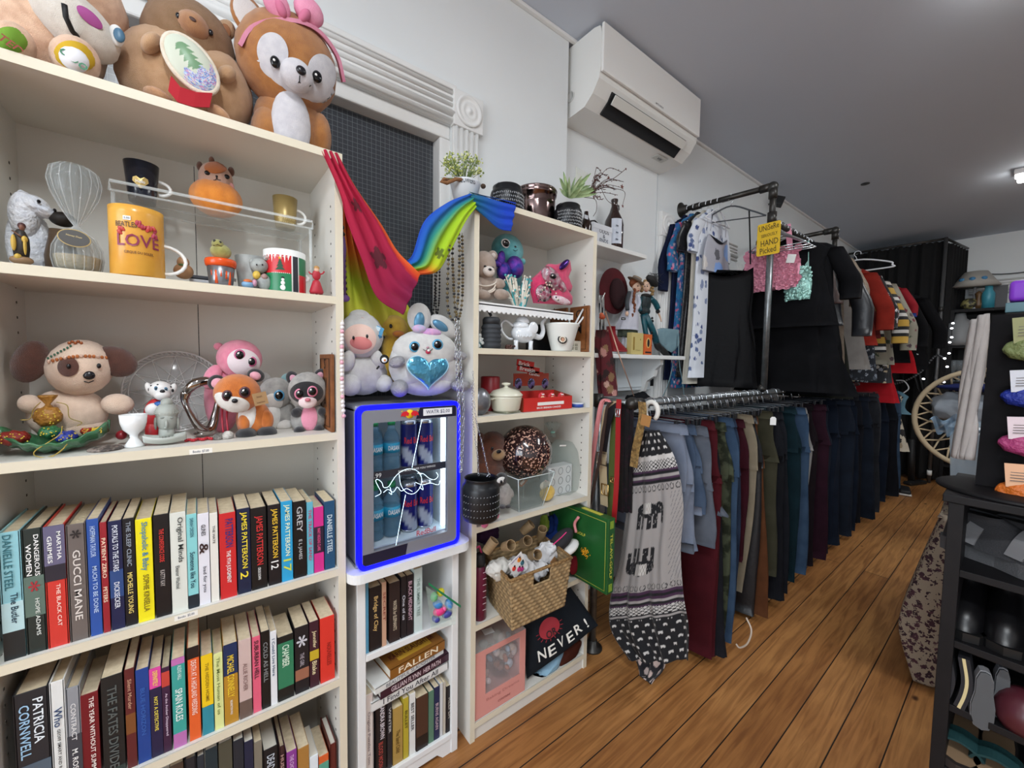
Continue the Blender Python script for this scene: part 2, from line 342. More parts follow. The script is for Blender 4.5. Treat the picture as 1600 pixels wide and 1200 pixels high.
# ================= bookcases and books
def Xat(px,y,z):
 a=(px-800)/FPX;q=z-EYE;return(a*(FWD.y*y+FWD.z*q)-(RGT.y*y+RGT.z*q))/(RGT.x-a*FWD.x)
def Zat(x,y,py):
 b=(600-py)/FPX;return EYE+(b*(FWD.x*x+FWD.y*y)-(UPV.x*x+UPV.y*y))/(UPV.z-b*FWD.z)
LAM=M('#dedbd3',.5,vary='#d8d5cd',vs=6,edge=.6);EDGE=M('#ddd4be',.45);HOLE=M('#55514a',.8);GREYW=M('#e3e4e4',.45)
def bookcase(lab,x0,x1,top,levels,y0=1.11,y1=1.39,t=.019,seam=None,body=LAM,edge=EDGE,holes=True):
 o=thing('bookcase',lab,'bookcase',(x0,y0,0));W,D_=x1-x0,y1-y0
 def board(c,d,front):
  g=G();g.box(c,d,body);g.box((c[0],-.0006,c[2]),(d[0],.0014,d[2]),edge);return g
 for k,x in enumerate((t/2,W-t/2)):
  g=board((x,D_/2,(top-t)/2),(t,D_,top-t),1)
  if holes:
   sx=t+.0004 if k==0 else W-t-.0004
   for y in(.04,D_-.06):
    z=.2
    while z<top-.1:g.box((sx,y,z),(.0008,.005,.005),HOLE);z+=.032
  g.obj('side_panel',o)
 board((W/2,D_/2,top-t/2),(W,D_,t),1).obj('top_board',o)
 for z in levels:
  board((W/2,D_/2,z-t/2),(W-2*t,D_-.008,t),1).obj('shelf',o)
 board((W/2,D_/2-.0,.03),(W-2*t,.02,.06),0);g=G();g.box((W/2,.012,(levels[-1]-t)/2),(W-2*t,.014,levels[-1]-t),body);g.obj('plinth',o)
 g=G();s_=seam or W*.52
 for a,b in((t*.5,s_-.0008),(s_+.0008,W-t*.5)):g.box(((a+b)/2,D_-.003,top/2),(b-a,.004,top-.03),body)
 g.obj('back_panel',o);return o
LX0,LX1=-.318,.305
LZ=[1.466,1.113,.746,.438,.09]
bookcase('tall off-white bookcase on the left filled with plush toys and rows of books',LX0,LX1,1.828,LZ)
RX0,RX1=.705,1.292
RZ=[1.348,1.121,.750,.410,.063]
bookcase('tall off-white bookcase on the right with teapot, basket and never pillow',RX0,RX1,1.832,RZ,seam=.12)
PAGE=M('#dccdb0',.85,vary='#cdbd9e',vs=90);PAGEW=M('#dcd8cc',.85)
def spine_text(g,s,x,y,zc,ln,w_,col,h=None):
 m=M(col,.5);asp=font_mesh(s)[2];th=min(w_,ln/asp*1.7);g.text(s,(x,y,zc),th,m,wd=ln,rot=(0,90,0))
def book(lab,grp,X0,X1,y,z,h,d,col,bands=(),texts=(),page=None,hard=False,tilt=0,lean_piv=None):
 W=X1-X0;o=thing('book',lab,'book',(X0,y,z),0,grp);cm=M(col,.38)
 if tilt:o.rotation_euler.y=math.radians(tilt)
 e=.0022 if hard else .0008;g=G()
 g.box((W/2,.0012,h/2),(W,.0024,h),cm,bv=.001)
 for x in(e/2,W-e/2):g.box((x,d/2,h/2),(e,d,h),cm)
 for t0,t1,c in bands:g.box((W/2,.0003,h*(t0+t1)/2),(W*.996,.0024,h*(t1-t0)),M(c,.38))
 for tx in texts:
  s,t0,t1,c=tx[:4];off=tx[4]if len(tx)>4 else 0;wf=tx[5]if len(tx)>5 else .62
  spine_text(g,s,W/2+off*W,-.0016,h*(t0+t1)/2,h*(t1-t0),W*wf,c)
 g.obj('cover',o)
 ins=.004 if hard else .0003
 G().box((W/2,d/2+.0005,h/2),(W-2*e-.0004,d-.003-ins,h-2*ins),page or PAGE).obj('pages',o)
 return o
def row(grp,where,y,z,data,k=.3833,ox=0,oy=740,piv='b',h0=None):
 n=len(data)
 for i,q in enumerate(data):
  nm,c0,c1,ct,col=q[:5];kw=q[5]if len(q)>5 else{}
  zz=z
  if piv=='t':
   zt=None;xa=None;zt=z+.2
   for _ in range(3):xa=Xat(ox+k*(c0+c1)/2,y,zt);zt=Zat(xa,y,oy+k*ct)
   X0,X1=Xat(ox+k*c0,y,zt),Xat(ox+k*c1,y,zt)
  else:X0,X1=Xat(ox+k*c0,y,z),Xat(ox+k*c1,y,z);zt=Zat((X0+X1)/2,y,oy+k*ct)
  h=zt-z;nb=[data[j][0]for j in(i-1,i+1)if 0<=j<n]
  lab=f'{nm} book '+(f'between the {nb[0]} and {nb[1]} ones, {where}' if len(nb)==2 else f'at the {"left" if i == 0 else "right"} end of {where}')
  d=kw.pop('d',.155 if h>.215 else .128 if h>.19 else .108)
  book(lab,grp,X0,X1-.0006,y,zz,h,d,col,**kw)
Wt,Bk,Ye,Rd='#f0f0ee','#1a1a1c','#f4dc3c','#d83a34'
row('upright books on the upper book shelf','upper book row',1.122,LZ[2],[('pale cyan',18,110,238,'#8fc6d0',dict(hard=True,bands=[(0,.22,'#23282a'),(.22,.45,'#b8d8dc')],texts=[('DANIELLE STEEL',.55,.98,'#2d6a74',-.1,.4),('The Butler',.28,.52,'#16384a',.1,.34)])),('dark green',113,197,224,'#26302e',dict(hard=True,bands=[(.3,.62,'#5d7268')],texts=[('DANGEROUS',.62,.95,Wt,.2,.25),('WOMEN',.63,.88,Wt,-.2,.27),('HOPE ADAMS',.14,.44,'#d8dcd6',.12,.22),('*',.5,.58,'#a83038',0,.6)])),('purple and red',199,286,212,'#cf3a32',dict(hard=True,bands=[(.68,1,'#66627e'),(.55,.68,'#2c2a35')],texts=[('MARTHA',.72,.95,Wt,.22,.2),('GRIMES',.7,.92,Wt,-.22,.22),('THE BLACK CAT',.17,.52,'#f6d9cc',.1,.2)])),('grey brown',289,369,205,'#6c635f',dict(hard=True,page=M('#cfc0a0',.95,bump=1,bs=120,bd=.006),texts=[('GUCCI MANE',.18,.78,'#ded6cf',0,.4),('*',.88,.95,'#2b2525',0,.6)])),('royal blue',372,421,185,'#2a52a0',dict(texts=[('MUCH TO BE DONE',.2,.6,'#b9cdea',.05,.4),('HOFFMAN TAYLOR',.68,.94,'#b9cdea',0,.45)])),('thin crimson',424,453,198,'#96232e',dict(texts=[('PATIENT ZERO',.5,.86,'#f3ddc0',0,.6),('PETERS',.28,.42,'#f3ddc0',0,.6)])),('starry navy',457,513,192,'#1a2148',dict(bands=[(.3,.55,'#2d4a80')],texts=[('PORTALS TO THE STARS',.54,.96,'#dfe3ee',0,.42),('DICKSECKER',.2,.44,'#dfe3ee',0,.4)])),('matt black',515,563,182,'#14161c',dict(texts=[('THE SLEEP CLINIC',.56,.97,'#9aa4b0',0,.4),('MICHELLE YOUNG',.12,.5,'#e8d27a',0,.45)])),('yellow',566,633,184,'#efe01e',dict(texts=[('Shopaholic & Baby',.5,.97,'#2f7fa8',0,.5),('SOPHIE KINSELLA',.1,.46,'#6b5a1c',.05,.36)])),('black and red',638,701,166,'#151417',dict(texts=[('THE CONFIDENCE CODE',.54,.86,'#d93a34',0,.4),('KATTY KAY',.3,.46,'#b8b0ac',0,.3)])),('ivory',704,769,158,'#dcdfd6',dict(texts=[('Original Minds',.5,.95,'#3b3f3c',.1,.45),('Eleanor Wachtel',.24,.47,'#3b3f3c',-.1,.25)])),('aqua',770,813,165,'#8ad0d2',dict(bands=[(0,.14,'#1d2a33')],texts=[('SARAH DESSEN',.76,.96,'#20566a',0,.35),('Someone like You',.22,.6,'#123a4e',0,.5)])),('lilac white',815,861,162,'#e4e4ec',dict(texts=[('GLINES',.76,.88,'#2b2b30',0,.4),('bad for you',.14,.42,'#4b4b55',0,.4),('&',.56,.68,'#35201f',0,.8)])),('thin cream',863,896,160,'#e6e3da',dict(texts=[('THE HATE',.66,.86,'#34322f',0,.3)])),('scarlet',901,968,160,'#cb2a2d',dict(texts=[('PATTERSON',.6,.93,'#2a2f78',.1,.5),('THE 9TH JUDGMENT',.18,.56,Wt,0,.32)])),('navy yellow-lettered',972,1026,142,'#16213f',dict(texts=[('JAMES PATTERSON',.3,.96,Ye,0,.55),('2',.18,.26,Ye,0,.6)])),('black red-lettered',1028,1091,138,'#131315',dict(texts=[('JAMES PATTERSON',.3,.9,'#cf3434',0,.55),('CROSS DOWN',.12,.27,Wt,0,.55)])),('black gold-lettered',1097,1148,126,'#17161b',dict(texts=[('JAMES PATTERSON',.34,.95,'#efc43a',0,.55),('12',.2,.3,Wt,0,.6)])),('bright blue',1150,1196,112,'#2b9fd0',dict(texts=[('JAMES PATTERSON',.32,.96,'#e8f3c8',0,.55),('17',.12,.28,'#ccd84c',0,.7)])),('satin black',1199,1251,112,'#111112',dict(texts=[('GREY',.6,.93,'#bcbcbc',0,.45),('E L JAMES',.24,.5,'#bcbcbc',0,.34)])),('thin turquoise',1254,1280,116,'#64b2c6',dict(texts=[('THE TRACK OF SAND',.2,.9,'#c03a5a',0,.5)])),('magenta',1282,1322,136,'#cf3088',dict(bands=[(.3,.7,'#2a2035')],texts=[('MARY HIGGINS CLARK',.33,.68,'#ef5a90',0,.45)])),('sea-blue',1325,1367,112,'#1d4d72',dict(texts=[('DANIELLE STEEL',.24,.8,'#d7e6ee',0,.5)]))])
row('upright books on the middle book shelf','middle book row',1.122,LZ[3],[('thick charcoal',50,196,886,'#25282e',dict(hard=True,bands=[(.12,.4,'#51606e'),(0,.12,'#7c2a30')],texts=[('PATRICIA',.56,.93,'#e6eef4',.2,.3),('CORNWELL',.46,.9,'#9fc6e4',-.2,.3)])),('white and black',199,263,846,'#dfe1df',dict(hard=True,texts=[('Who',.62,.78,'#25406a',0,.55),('GEOFF SMART AND RANDY STREET',.05,.6,'#2b2b2b',0,.22)])),('silver grey',265,326,870,'#8d9096',dict(hard=True,bands=[(0,.55,'#3d4048')],texts=[('CONTRACT',.5,.85,'#dcdcdc',0,.36),('M. ROSE',.2,.42,Wt,0,.4)])),('burgundy',326,400,896,'#6f1620',dict(texts=[('THE YEAR WITHOUT SUMMER',.1,.96,'#efe3dc',.12,.28)])),('worn black',409,499,824,'#1c1f21',dict(bands=[(.02,.08,'#2f3d3b')],texts=[('THE FATES DIVIDE',.08,.9,'#59605f',0,.45)])),('maroon',505,547,796,'#5d2426',dict(bands=[(.35,.55,'#7a4a28')],texts=[('Mary Martin',.6,.85,'#c77',0,.5)if 0 else('Silent Murder',.6,.9,'#c89a80',0,.4)])),('cobalt blue',551,606,796,'#1c418c',dict(texts=[('BLUE HORIZON',.3,.8,'#3a64b0',0,.35)])),('pink and navy',607,656,792,'#221f42',dict(bands=[(.78,1,'#dc4aa0')],texts=[('DEFINITELY',.8,.97,'#f4e05a',0,.4),('NOT A DETECTIVE',.3,.68,'#f0de55',0,.32)])),('dark plum',657,691,790,'#3a1f3c',dict(bands=[(.78,.95,'#c2443a')],texts=[('As the Amber Disappeared',.2,.7,'#d8c8dc',0,.4)])),('pink-swirled teal',697,753,752,'#3aa097',dict(bands=[(0,.16,'#b86fae'),(.93,1,'#c070b0')],texts=[('ALEXIS HALL',.76,.92,'#d8f2ec',.1,.3),('SPAIN ROLES',.3,.66,'#e8f6f2',0,.55)])),('orange and black',763,811,706,'#e2622d',dict(bands=[(.88,1,'#20191a')],texts=[('DEATH AT A HIGHLAND WEDDING',.28,.86,'#f4dcd0',0,.5)])),('yellow-teal',818,866,738,'#2f8a9c',dict(bands=[(.36,1,'#efc81f')],texts=[('THE HIDDEN HOME',.42,.9,'#8f6f14',0,.3)])),('pale lime',869,907,732,'#dde39a',dict(texts=[('The Most Human of us',.2,.95,'#6d7c36',0,.35)])),('navy-gold',909,967,694,'#b7862c',dict(bands=[(.62,1,'#1c2f57')],texts=[('MICHAEL CONNELLY',.34,.86,'#f3d23a',0,.5),('RESURRECTION WALK',.12,.3,Wt,0,.3)])),('dusty pink',971,1023,676,'#cdb4ae',dict(bands=[(0,.22,'#6b5850')],texts=[('ALLIE RICHER',.35,.7,'#8a6a66',0,.35)])),('hot pink',1027,1061,664,'#e0607c',dict(texts=[('SUBURBAN HELL',.45,.95,'#2b1a22',0,.55)])),('slim black',1063,1099,642,'#141416',dict(texts=[('COLD AS HELL',.35,.86,'#8d9092',0,.5)])),('thin white',1100,1127,642,'#e4e6ea',dict(texts=[('I Could Live Here',.4,.9,'#34506c',0,.45)])),('green-panelled black',1131,1196,660,'#15191a',dict(bands=[(.2,.9,'#2f7a58')],texts=[('CHAMBER',.52,.86,'#d8ecd8',0,.45)])),('silver-lined black',1201,1258,622,'#1b1a20',dict(bands=[(.2,.36,'#9a6650')],texts=[('*',.7,.86,'#c8c8d0',0,.8),('THE GIRL',.4,.6,'#b0a8b0',0,.3)])),('yellow-labelled maroon',1261,1299,602,'#3c1c2a',dict(bands=[(.42,.56,'#c3a62c')],texts=[('Jennifer',.6,.86,'#e6d9ac',0,.5),('Blake',.2,.4,'#e6d9ac',0,.5)])),('tomato red',1304,1363,584,'#d8362c',dict(texts=[('NOUVELLES',.25,.6,'#8f1f1a',.1,.3)]))],piv='t')
row('books on the lowest visible book shelf','lowest book row',1.122,LZ[4],[('brown backed',690,748,1185,'#4a3a30'),('black bound',752,800,1160,'#20242c',dict(hard=True,page=PAGEW)),('grey paged',803,832,1150,'#26303a',dict(page=PAGEW)),('pale paged',836,886,1120,'#1d3038',dict(page=PAGEW)),('olive',890,946,1092,'#4d4c40',dict(page=PAGEW)),('slate',950,992,1085,'#232a34',dict(page=PAGEW)),('navy backed',995,1032,1090,'#1d2540',dict(page=PAGEW)),('cream paged',1035,1068,1092,'#7d776a'),('large black',1072,1134,1118,'#15171d',dict(hard=True,page=PAGEW,texts=[('DEAD HEAT',.6,.93,'#c8d0da',0,.5)])),('thin brown',1138,1162,1110,'#3c2528',dict(hard=True,texts=[('HUSH',.7,.9,'#c09a92',0,.6)])),('purple',1168,1210,1130,'#8a3a92',dict(texts=[('THE CHOICE',.7,.95,'#e3bfe6',0,.4)])),('tan',1214,1260,1115,'#a8793c'),('blue-striped white',1262,1297,1150,'#dfe8ee',dict(page=PAGEW)),('orange topped',1300,1340,1148,'#d4602e',dict(bands=[(.7,.86,'#58a08a')])),('wine red',1345,1372,1100,'#5c2420',dict(hard=True,page=PAGEW))],piv='t')
def shelf_note(s,px,py,y,w_,lab):
 p=PY(px,py,y);o=G().box((0,.0004,0),(w_,.0006,.011),M('#f2efe6',.5)).text(s,(0,-.0004,0),.006,M('#6e7484'),wd=w_*.7).obj('price_label',None,(p.x,y,p.z));tag(o,lab,'label')
shelf_note('Books  $7.00',314,705,1.1085,.04,'handwritten books price label on the front edge of the plush toy shelf')
shelf_note('Books  $5.00',291,962,1.1085,.04,'handwritten price label on the shelf edge under the upper book row')
# ----- small cabinet under the fridge, with its own books
CT=.727
cab=thing('side_cabinet','small white cabinet of books with rounded top under the drinks fridge','cabinet',(.337,1.12,0))
CWd=.326
for x in(.012,CWd-.012):
 g=G();g.box((x,.13,CT/2-.01),(.024,.26,CT-.02),GREYW,bv=.002);g.obj('side_panel',cab)
g=G();g.box((CWd/2,.252,CT/2),(CWd-.04,.006,CT-.04),GREYW);g.obj('back_panel',cab)
bm_=[(-.022,-.04),(CWd+.022,-.04),(CWd+.022,.262),(-.022,.262)]
def rrect(x0,z0,x1,z1,r,n=6):
 out=[]
 for cx,cz,a in((x1-r,z0+r,-90),(x1-r,z1-r,0),(x0+r,z1-r,90),(x0+r,z0+r,180)):
  for i in range(n+1):b=math.radians(a+90*i/n);out.append((cx+r*math.cos(b),cz+r*math.sin(b)))
 return out
g=G();g.prism([(x,-y)for x,y in rrect(-.03,-.045,CWd+.026,.262,.035)],.026,GREYW,c=(0,0,CT-.013),rot=(90,0,0));g.obj('top_board',cab)
CZ=[.463,.07]
for z in CZ:g=G();g.box((CWd/2,.125,z-.01),(CWd-.048,.25,.02),GREYW,bv=.002);g.obj('shelf',cab)
g=G();g.prism([(0,0),(.03,0),(.05,.02),(CWd-.098,.02),(CWd-.078,0),(CWd-.048,0),(CWd-.048,.05),(0,.05)],.016,GREYW,c=(.024,.012,0));g.obj('apron',cab)
kk=dict(k=.2875,ox=500,oy=855)
row('books in the small cabinet, upper compartment','cabinet upper row',1.128,CZ[0],[('light blue',246,266,190,'#5aa3c8'),('gold-scripted black',270,334,215,'#17151a',dict(texts=[('Bridge of Clay',.3,.85,'#d3b070',0,.45)])),('peach',338,362,190,'#c29a80',dict(texts=[('SECRET',.4,.85,'#8a4438',0,.6)])),('dark bronze',378,436,190,'#2a2021',dict(texts=[('WATER for ELEPHANTS',.2,.7,'#cdbfa6',0,.4)])),('slim charcoal',441,470,160,'#1d1c22',dict(texts=[('One of us',.3,.7,'#c9c9d3',0,.55)])),('pink-lettered black',472,508,150,'#201b22',dict(texts=[('BLACK MIDNIGHT',.25,.9,'#c9a6b6',0,.55)])),('pale sky',512,556,115,'#c4d4d2',dict(texts=[('THE SUMMER TREE',.25,.85,'#7f958c',0,.4)]))],**kk)
row('books in the small cabinet, lower compartment','cabinet lower row',1.13,CZ[1],[('blush white',238,290,800,'#dcd2cd',dict(hard=True,texts=[('Original Puzzles Tom',.2,.8,'#8a7d80',0,.35)])),('red-lettered black',302,362,850,'#1a171c',dict(hard=True,texts=[('SANDRA BROWN',.5,.97,'#dcd6dc',.1,.4),('BLOOD MOON',.1,.46,'#b04a42',-.05,.4)])),('slim graphite',366,392,810,'#24242a',dict(texts=[('WINTER',.5,.85,'#bbbbbb',0,.5)])),('gold',396,450,870,'#a98a48',dict(texts=[('The Sand Child',.2,.6,'#5b4416',0,.4)])),('yellow olive',453,482,820,'#b5a332',dict(texts=[('BULLET',.5,.8,'#4d4412',0,.5)])),('black-lettered white',486,519,795,'#dedfdc',dict(texts=[('BEST SELLER',.4,.85,'#32323a',0,.5)])),('walnut brown',524,588,808,'#4a3126',dict(bands=[(0,.25,'#211a18')])),('sage green',591,620,782,'#567c68'),('dark navy',622,650,760,'#232c50',dict(texts=[('BURNS AGAIN',.2,.7,'#c8b0b8',0,.6)])),('thin pearl',653,668,740,'#cfd0d2'),('thin linen',670,684,735,'#bdb6aa'),('patterned black',687,728,750,'#1d1c20',dict(texts=[('KEEPER',.3,.75,'#a9a49a',0,.5)]))],piv='t',**kk)
# stack lying on that row
def flat_book(lab,x0,x1,ypx,zb,t,d,col,txt,tc,rz=0,y=1.13,hard=False,cover=None):
 o=thing('book',lab,'book',((x0+x1)/2,y+d/2,zb),rz,'stacked books in the small cabinet');W=x1-x0;g=G();cm=M(col,.4);e=.002 if hard else .001
 g.box((0,-d/2+.001,t/2),(W,.002,t),cm)
 for z in(e/2,t-e/2):g.box((0,0,z),(W,d,e),cm)
 g.text(txt,(0,-d/2-.0006,t/2),t*.62,M(tc),wd=W*.72)
 if cover:g.box((0,-d*.1,t+.0004),(W*.6,d*.5,.0006),M(cover[0]));g.text(cover[1],(0,-d*.12,t+.001),d*.2,M(cover[2]),wd=W*.8,rot=(-90,0,0))
 g.obj('cover',o);G().box((0,.0015,t/2),(W-.006,d-.005,t-2*e),PAGEW).obj('pages',o)
z0=.283
flat_book('white hardback lying lowest in the cabinet stack',.372,.628,0,z0,.026,.16,'#dcdcda','I Find You After All','#3a3a44',rz=3,hard=True)
flat_book('plum hardback lying second in the cabinet stack',.395,.634,0,z0+.027,.026,.155,'#3a1b2c','GILLIAN FLYNN  HER PATH','#d9c6cc',rz=5,hard=True)
flat_book('white paperback lying third in the cabinet stack',.375,.615,0,z0+.054,.018,.13,'#dddedc','BEAUTIFUL SLAUGHTER','#787a80',rz=8)
flat_book('gold and brown paperback topmost in the cabinet stack',.425,.618,0,z0+.073,.030,.12,'#8a5a24','FALLEN','#f2e6cc',rz=6,cover=('#b9902c','KARIN SLAUGHTER','#5c1f16'))
# ================= toys and ornaments of the left bookcase
class Pic:
 def __init__(s,Y,k=1.,ox=0,oy=0):s.Y=Y;s.k=k;s.ox=ox;s.oy=oy;s.h=None
 def p(s,cx,cy,dy=0):return PY(s.ox+s.k*cx,s.oy+s.k*cy,s.Y+dy)
 def sz(s,cx,cy,rx,rz,dy=0):
  a=s.p(cx-rx,cy,dy);b=s.p(cx+rx,cy,dy);c=s.p(cx,cy-rz,dy);d=s.p(cx,cy+rz,dy);return abs(b.x-a.x)/2,abs(c.z-d.z)/2
 def E(s,g,cx,cy,rx,rz,m,ry=None,dy=0,rot=0,n=18,k=11):
  c=s.p(cx,cy,dy);a,b=s.sz(cx,cy,rx,rz,dy);th=math.atan2(abs(c.x),c.y);w_=a*math.cos(th);ry=ry or min(w_,b)*.85;a=math.sqrt(max(w_*w_-(ry*math.sin(th))**2,(.45*w_)**2))/math.cos(th);g.ell(c,(a,ry,b),m,(0,rot,0)if rot else None,n,k)
  s.h=(c,a,ry,b,dy);s.hx=(cx,cy);return s
 def on(s,cx,cy):
  if not s.h:return 0
  c,a,ry,b,dy=s.h;d=dy-ry*.8
  for _ in range(3):q=s.p(cx,cy,d);u=((q.x-c.x)/a)**2+((q.z-c.z)/b)**2;d=dy-ry*math.sqrt(max(0,1-u))
  return d
 def dot(s,g,cx,cy,rx,rz,m,out=.35,rot=0,lift=0):
  h=s.h
  if h and rx*rz>1200 and out<=.45:
   ca,sa=math.cos(math.radians(rot)),math.sin(math.radians(rot))
   def f(u,v):
    x,y=rx*u*math.cos(2*PI*v),rz*u*math.sin(2*PI*v);X,Y=cx+x*ca-y*sa,cy+x*sa+y*ca;k=0
    while k<12:
     q=s.p(X,Y,h[4]-h[2]*.5)
     if((q.x-h[0].x)/h[1])**2+((q.z-h[0].z)/h[3])**2<.93:break
     X+=(s.hx[0]-X)*.05;Y+=(s.hx[1]-Y)*.05;k+=1
    return s.p(X,Y,s.on(X,Y)-.0012-lift*.3-.006*out*math.sqrt(max(0,1-u*u)))
   g.sheet(f,12,36,m);return s
  d=s.on(cx,cy)-lift;c=s.p(cx,cy,d);a,b=s.sz(cx,cy,rx,rz,d);g.ell(c,(a,min(a,b)*out,b),m,(0,rot,0)if rot else None,14,8);s.h=h;return s
 def L(s,g,pts,r,m,lift=.0):g.tube([s.p(x,y,s.on(x,y)-lift)for x,y in pts],r,m,n=6);return s
 def V(s,g,cx,cyb,prof,m,z0=None,n=28,t=0,fn=None,dy=0):
  b=s.p(cx,cyb,dy);z0=b.z if z0 is None else z0;u,v=s.sz(cx,cyb,1,1,dy);u*=math.cos(math.atan2(abs(b.x),b.y));pr=[(max(r*u,.0002),z*v)for r,z in prof]
  if t:g.shell(pr,m,t,c=(b.x,b.y,z0),n=n,fn=fn)
  else:g.lathe(pr,m,c=(b.x,b.y,z0),n=n,fn=fn)
  return b.x,b.y,z0,u
 def T(s,g,st,cx,cy,hp,m,wd=None,dy=0,rot=0):
  c=s.p(cx,cy,dy);a,b=s.sz(cx,cy,(wd or 1)/2,hp/2,dy);g.text(st,c,b*2,m,wd=a*2 if wd else None,rot=(0,rot,0));return s
class W(G):
 def part(s,name,root,lab=None):
  l=root.matrix_basis.translation if root.parent is None else root.parent.matrix_basis.translation+root.matrix_basis.translation
  s.v=[(x-l.x,y-l.y,max(z-l.z,.0006)if root.name.startswith('plush')else z-l.z)for x,y,z in s.v];o=s.obj(name,root)
  if lab:o['label']=lab
  return o
 def solo(s,name,lab,cat,group=None):
  xs,ys,zs=zip(*s.v);l=((min(xs)+max(xs))/2,(min(ys)+max(ys))/2,min(zs));s.v=[(x-l[0],y-l[1],z-l[2])for x,y,z in s.v]
  return tag(s.obj(name,None,l),lab,cat,group)
EYEB=M('#0c0c10',.08);NOSE=M('#16141a',.25);WHT=M('#f2f2ef',.5);BLK=M('#111113',.6)
CTP=1.829
# --- brown bear with snow globe belly
k1=dict(k=.3375,ox=0,oy=0);k2=dict(k=.3375,ox=0,oy=380)
tan_=fur('#bb9570','#af8862')
o=thing('plush_bear','tan plush bear holding an oval snow window on top of the left bookcase','plush toy',(.005,1.24,CTP));P=Pic(1.24,**k1)
g=W();P.E(g,850,395,300,235,tan_,ry=.085);P.E(g,880,210,220,195,tan_,ry=.075,rot=18);P.E(g,1000,430,180,190,tan_,ry=.08);hd=(P.h);g.part('body',o)
g=W();P.E(g,1045,140,42,52,tan_,ry=.014,dy=-.01,rot=25);P.dot(g,1045,142,24,32,M('#9c6a4a',.9),.25);g.part('ear',o);g=W();P.E(g,720,-5,48,40,tan_,ry=.014,dy=-.01);g.part('ear',o)
g=W();P.E(g,880,210,220,195,tan_,ry=.075,rot=18);P.E(g,895,125,78,62,fur('#a87850','#9a6a46'),ry=.03,dy=-.062,rot=24);P.dot(g,892,88,17,9,M('#4a2f28',.6),rot=20);g.v=g.v[-(len(g.v)-0):];g.part('muzzle',o)
P.E(W(),880,210,220,195,tan_,ry=.075,rot=18)
for q in((825,72),(975,150)):g=W();P.dot(g,q[0],q[1],13,14,EYEB,.6,lift=.003);g.part('eye',o)
for q in((700,200,42,55,30),(1050,345,38,44,40)):g=W();P.E(g,q[0],q[1],q[2],q[3],tan_,ry=.02,dy=-.085,rot=q[4]);g.part('arm',o)
for q in((733,452,72,30,12),(1015,535,60,28,30)):g=W();P.E(g,q[0],q[1],q[2],q[3],fur('#bf9068','#b58560'),ry=.03,dy=-.07,rot=q[4]);g.part('foot',o)
def globe_col(x,z):
 r=math.hypot(x,z)
 if abs(x)<(.16+.55*((.6-z)*2.2%.45))and-.3<z<.6:return(.16,.3,.16)
 if z<-.3+.12*math.sin(9*x)and rnd.random()<.8:return rnd.choice([(.1,.2,.55),(.3,.45,.8),(.7,.8,.9),(.7,.3,.5)])
 return(.62,.66,.55)
g=W();cc=P.p(885,297,-.108);a,b=P.sz(885,297,104,104,-.1);R=rotm((0,-35,0))
g.sheet(lambda u,v:cc+R@Vector((a*u*math.cos(2*PI*v),-.018*math.sqrt(max(0,1-u*u)),b*1.2*u*math.sin(2*PI*v))),40,90,GLOSSP,col=lambda u,v:globe_col(u*math.cos(2*PI*v),u*math.sin(2*PI*v)))
g.part('snow_window',o)
g=W();g.tube([cc+R@Vector((a*math.cos(t*PI/16),0,b*1.2*math.sin(t*PI/16)))for t in range(32)],.0055,fur('#e6dccb','#dccfba'),closed=True,n=10);g.part('window_rim',o)
g=W();g.strap([P.p(x,y,-.105)for x,y in((790,390),(830,440),(900,462),(975,465))],.03,.012,M('#b3202e',.9),side=(.2,-.3,1));g.part('bow_tie',o)
# --- fox head plush with pink bow
org=fur('#a66c30','#965d26');wh_=fur('#cbc8cc','#bfbdc2');pk=M('#e39bb4',.85,vary='#d886a4',vs=25,bump=.3)
o=thing('plush_fox','big headed orange and white plush fox wearing a pink bow','plush toy',(.21,1.2,CTP));P=Pic(1.2,**k1)
g=W();P.E(g,1345,590,165,170,org,ry=.06,dy=.01);P.E(g,1240,620,80,120,org,ry=.05);P.E(g,1475,640,60,110,org,ry=.05);g.part('body',o)
g=W();P.E(g,1350,575,92,155,wh_,ry=.03,dy=-.045);g.part('belly_patch',o)
g=W();P.E(g,1335,300,235,225,org,ry=.085,dy=-.01,rot=22);head=P.h;g.part('head',o)
for q in((1262,240,72,92,-12),(1490,340,66,92,-10),(1385,400,175,90,20),(1240,350,90,75,30),(1440,440,110,60,20)):
 g=W();P.h=head;P.dot(g,q[0],q[1],q[2],q[3],wh_,.12,rot=q[4]);g.part('face_patch',o)
g=W();P.E(g,1375,350,78,70,wh_,ry=.03,dy=-.09,rot=20);P.dot(g,1394,326,24,21,NOSE,.6);P.L(g,[(1388,350),(1386,378),(1365,398),(1342,392),(1328,365)],.0012,BLK,.002);P.L(g,[(1386,378),(1400,400),(1425,405),(1440,395)],.0012,BLK,.002);g.part('muzzle',o)
for q in((1274,287),(1468,355)):g=W();P.h=head;P.dot(g,q[0],q[1],24,28,EYEB,.6,lift=.004);P.dot(g,q[0]-5,q[1]-10,6,6,WHT,.5,lift=.014);g.part('eye',o)
g=W();p0=P.p(1150,75,-.01);g.ell(p0,(.036,.01,.046),org,(0,-12,0));g.ell(p0+Vector((.001,-.005,-.002)),(.03,.008,.04),fur('#cfc8c6'),(0,-25,0));g.part('ear',o)
g=W();g.strap(smooth_path([P.p(1110,210,-.05),P.p(1160,130,-.06),P.p(1260,95,-.07),P.p(1380,100,-.08),P.p(1480,150,-.07),P.p(1560,260,-.045),P.p(1590,380,-.02)],4),.018,.008,pk,side=(0,1,.5));g.part('headband',o)
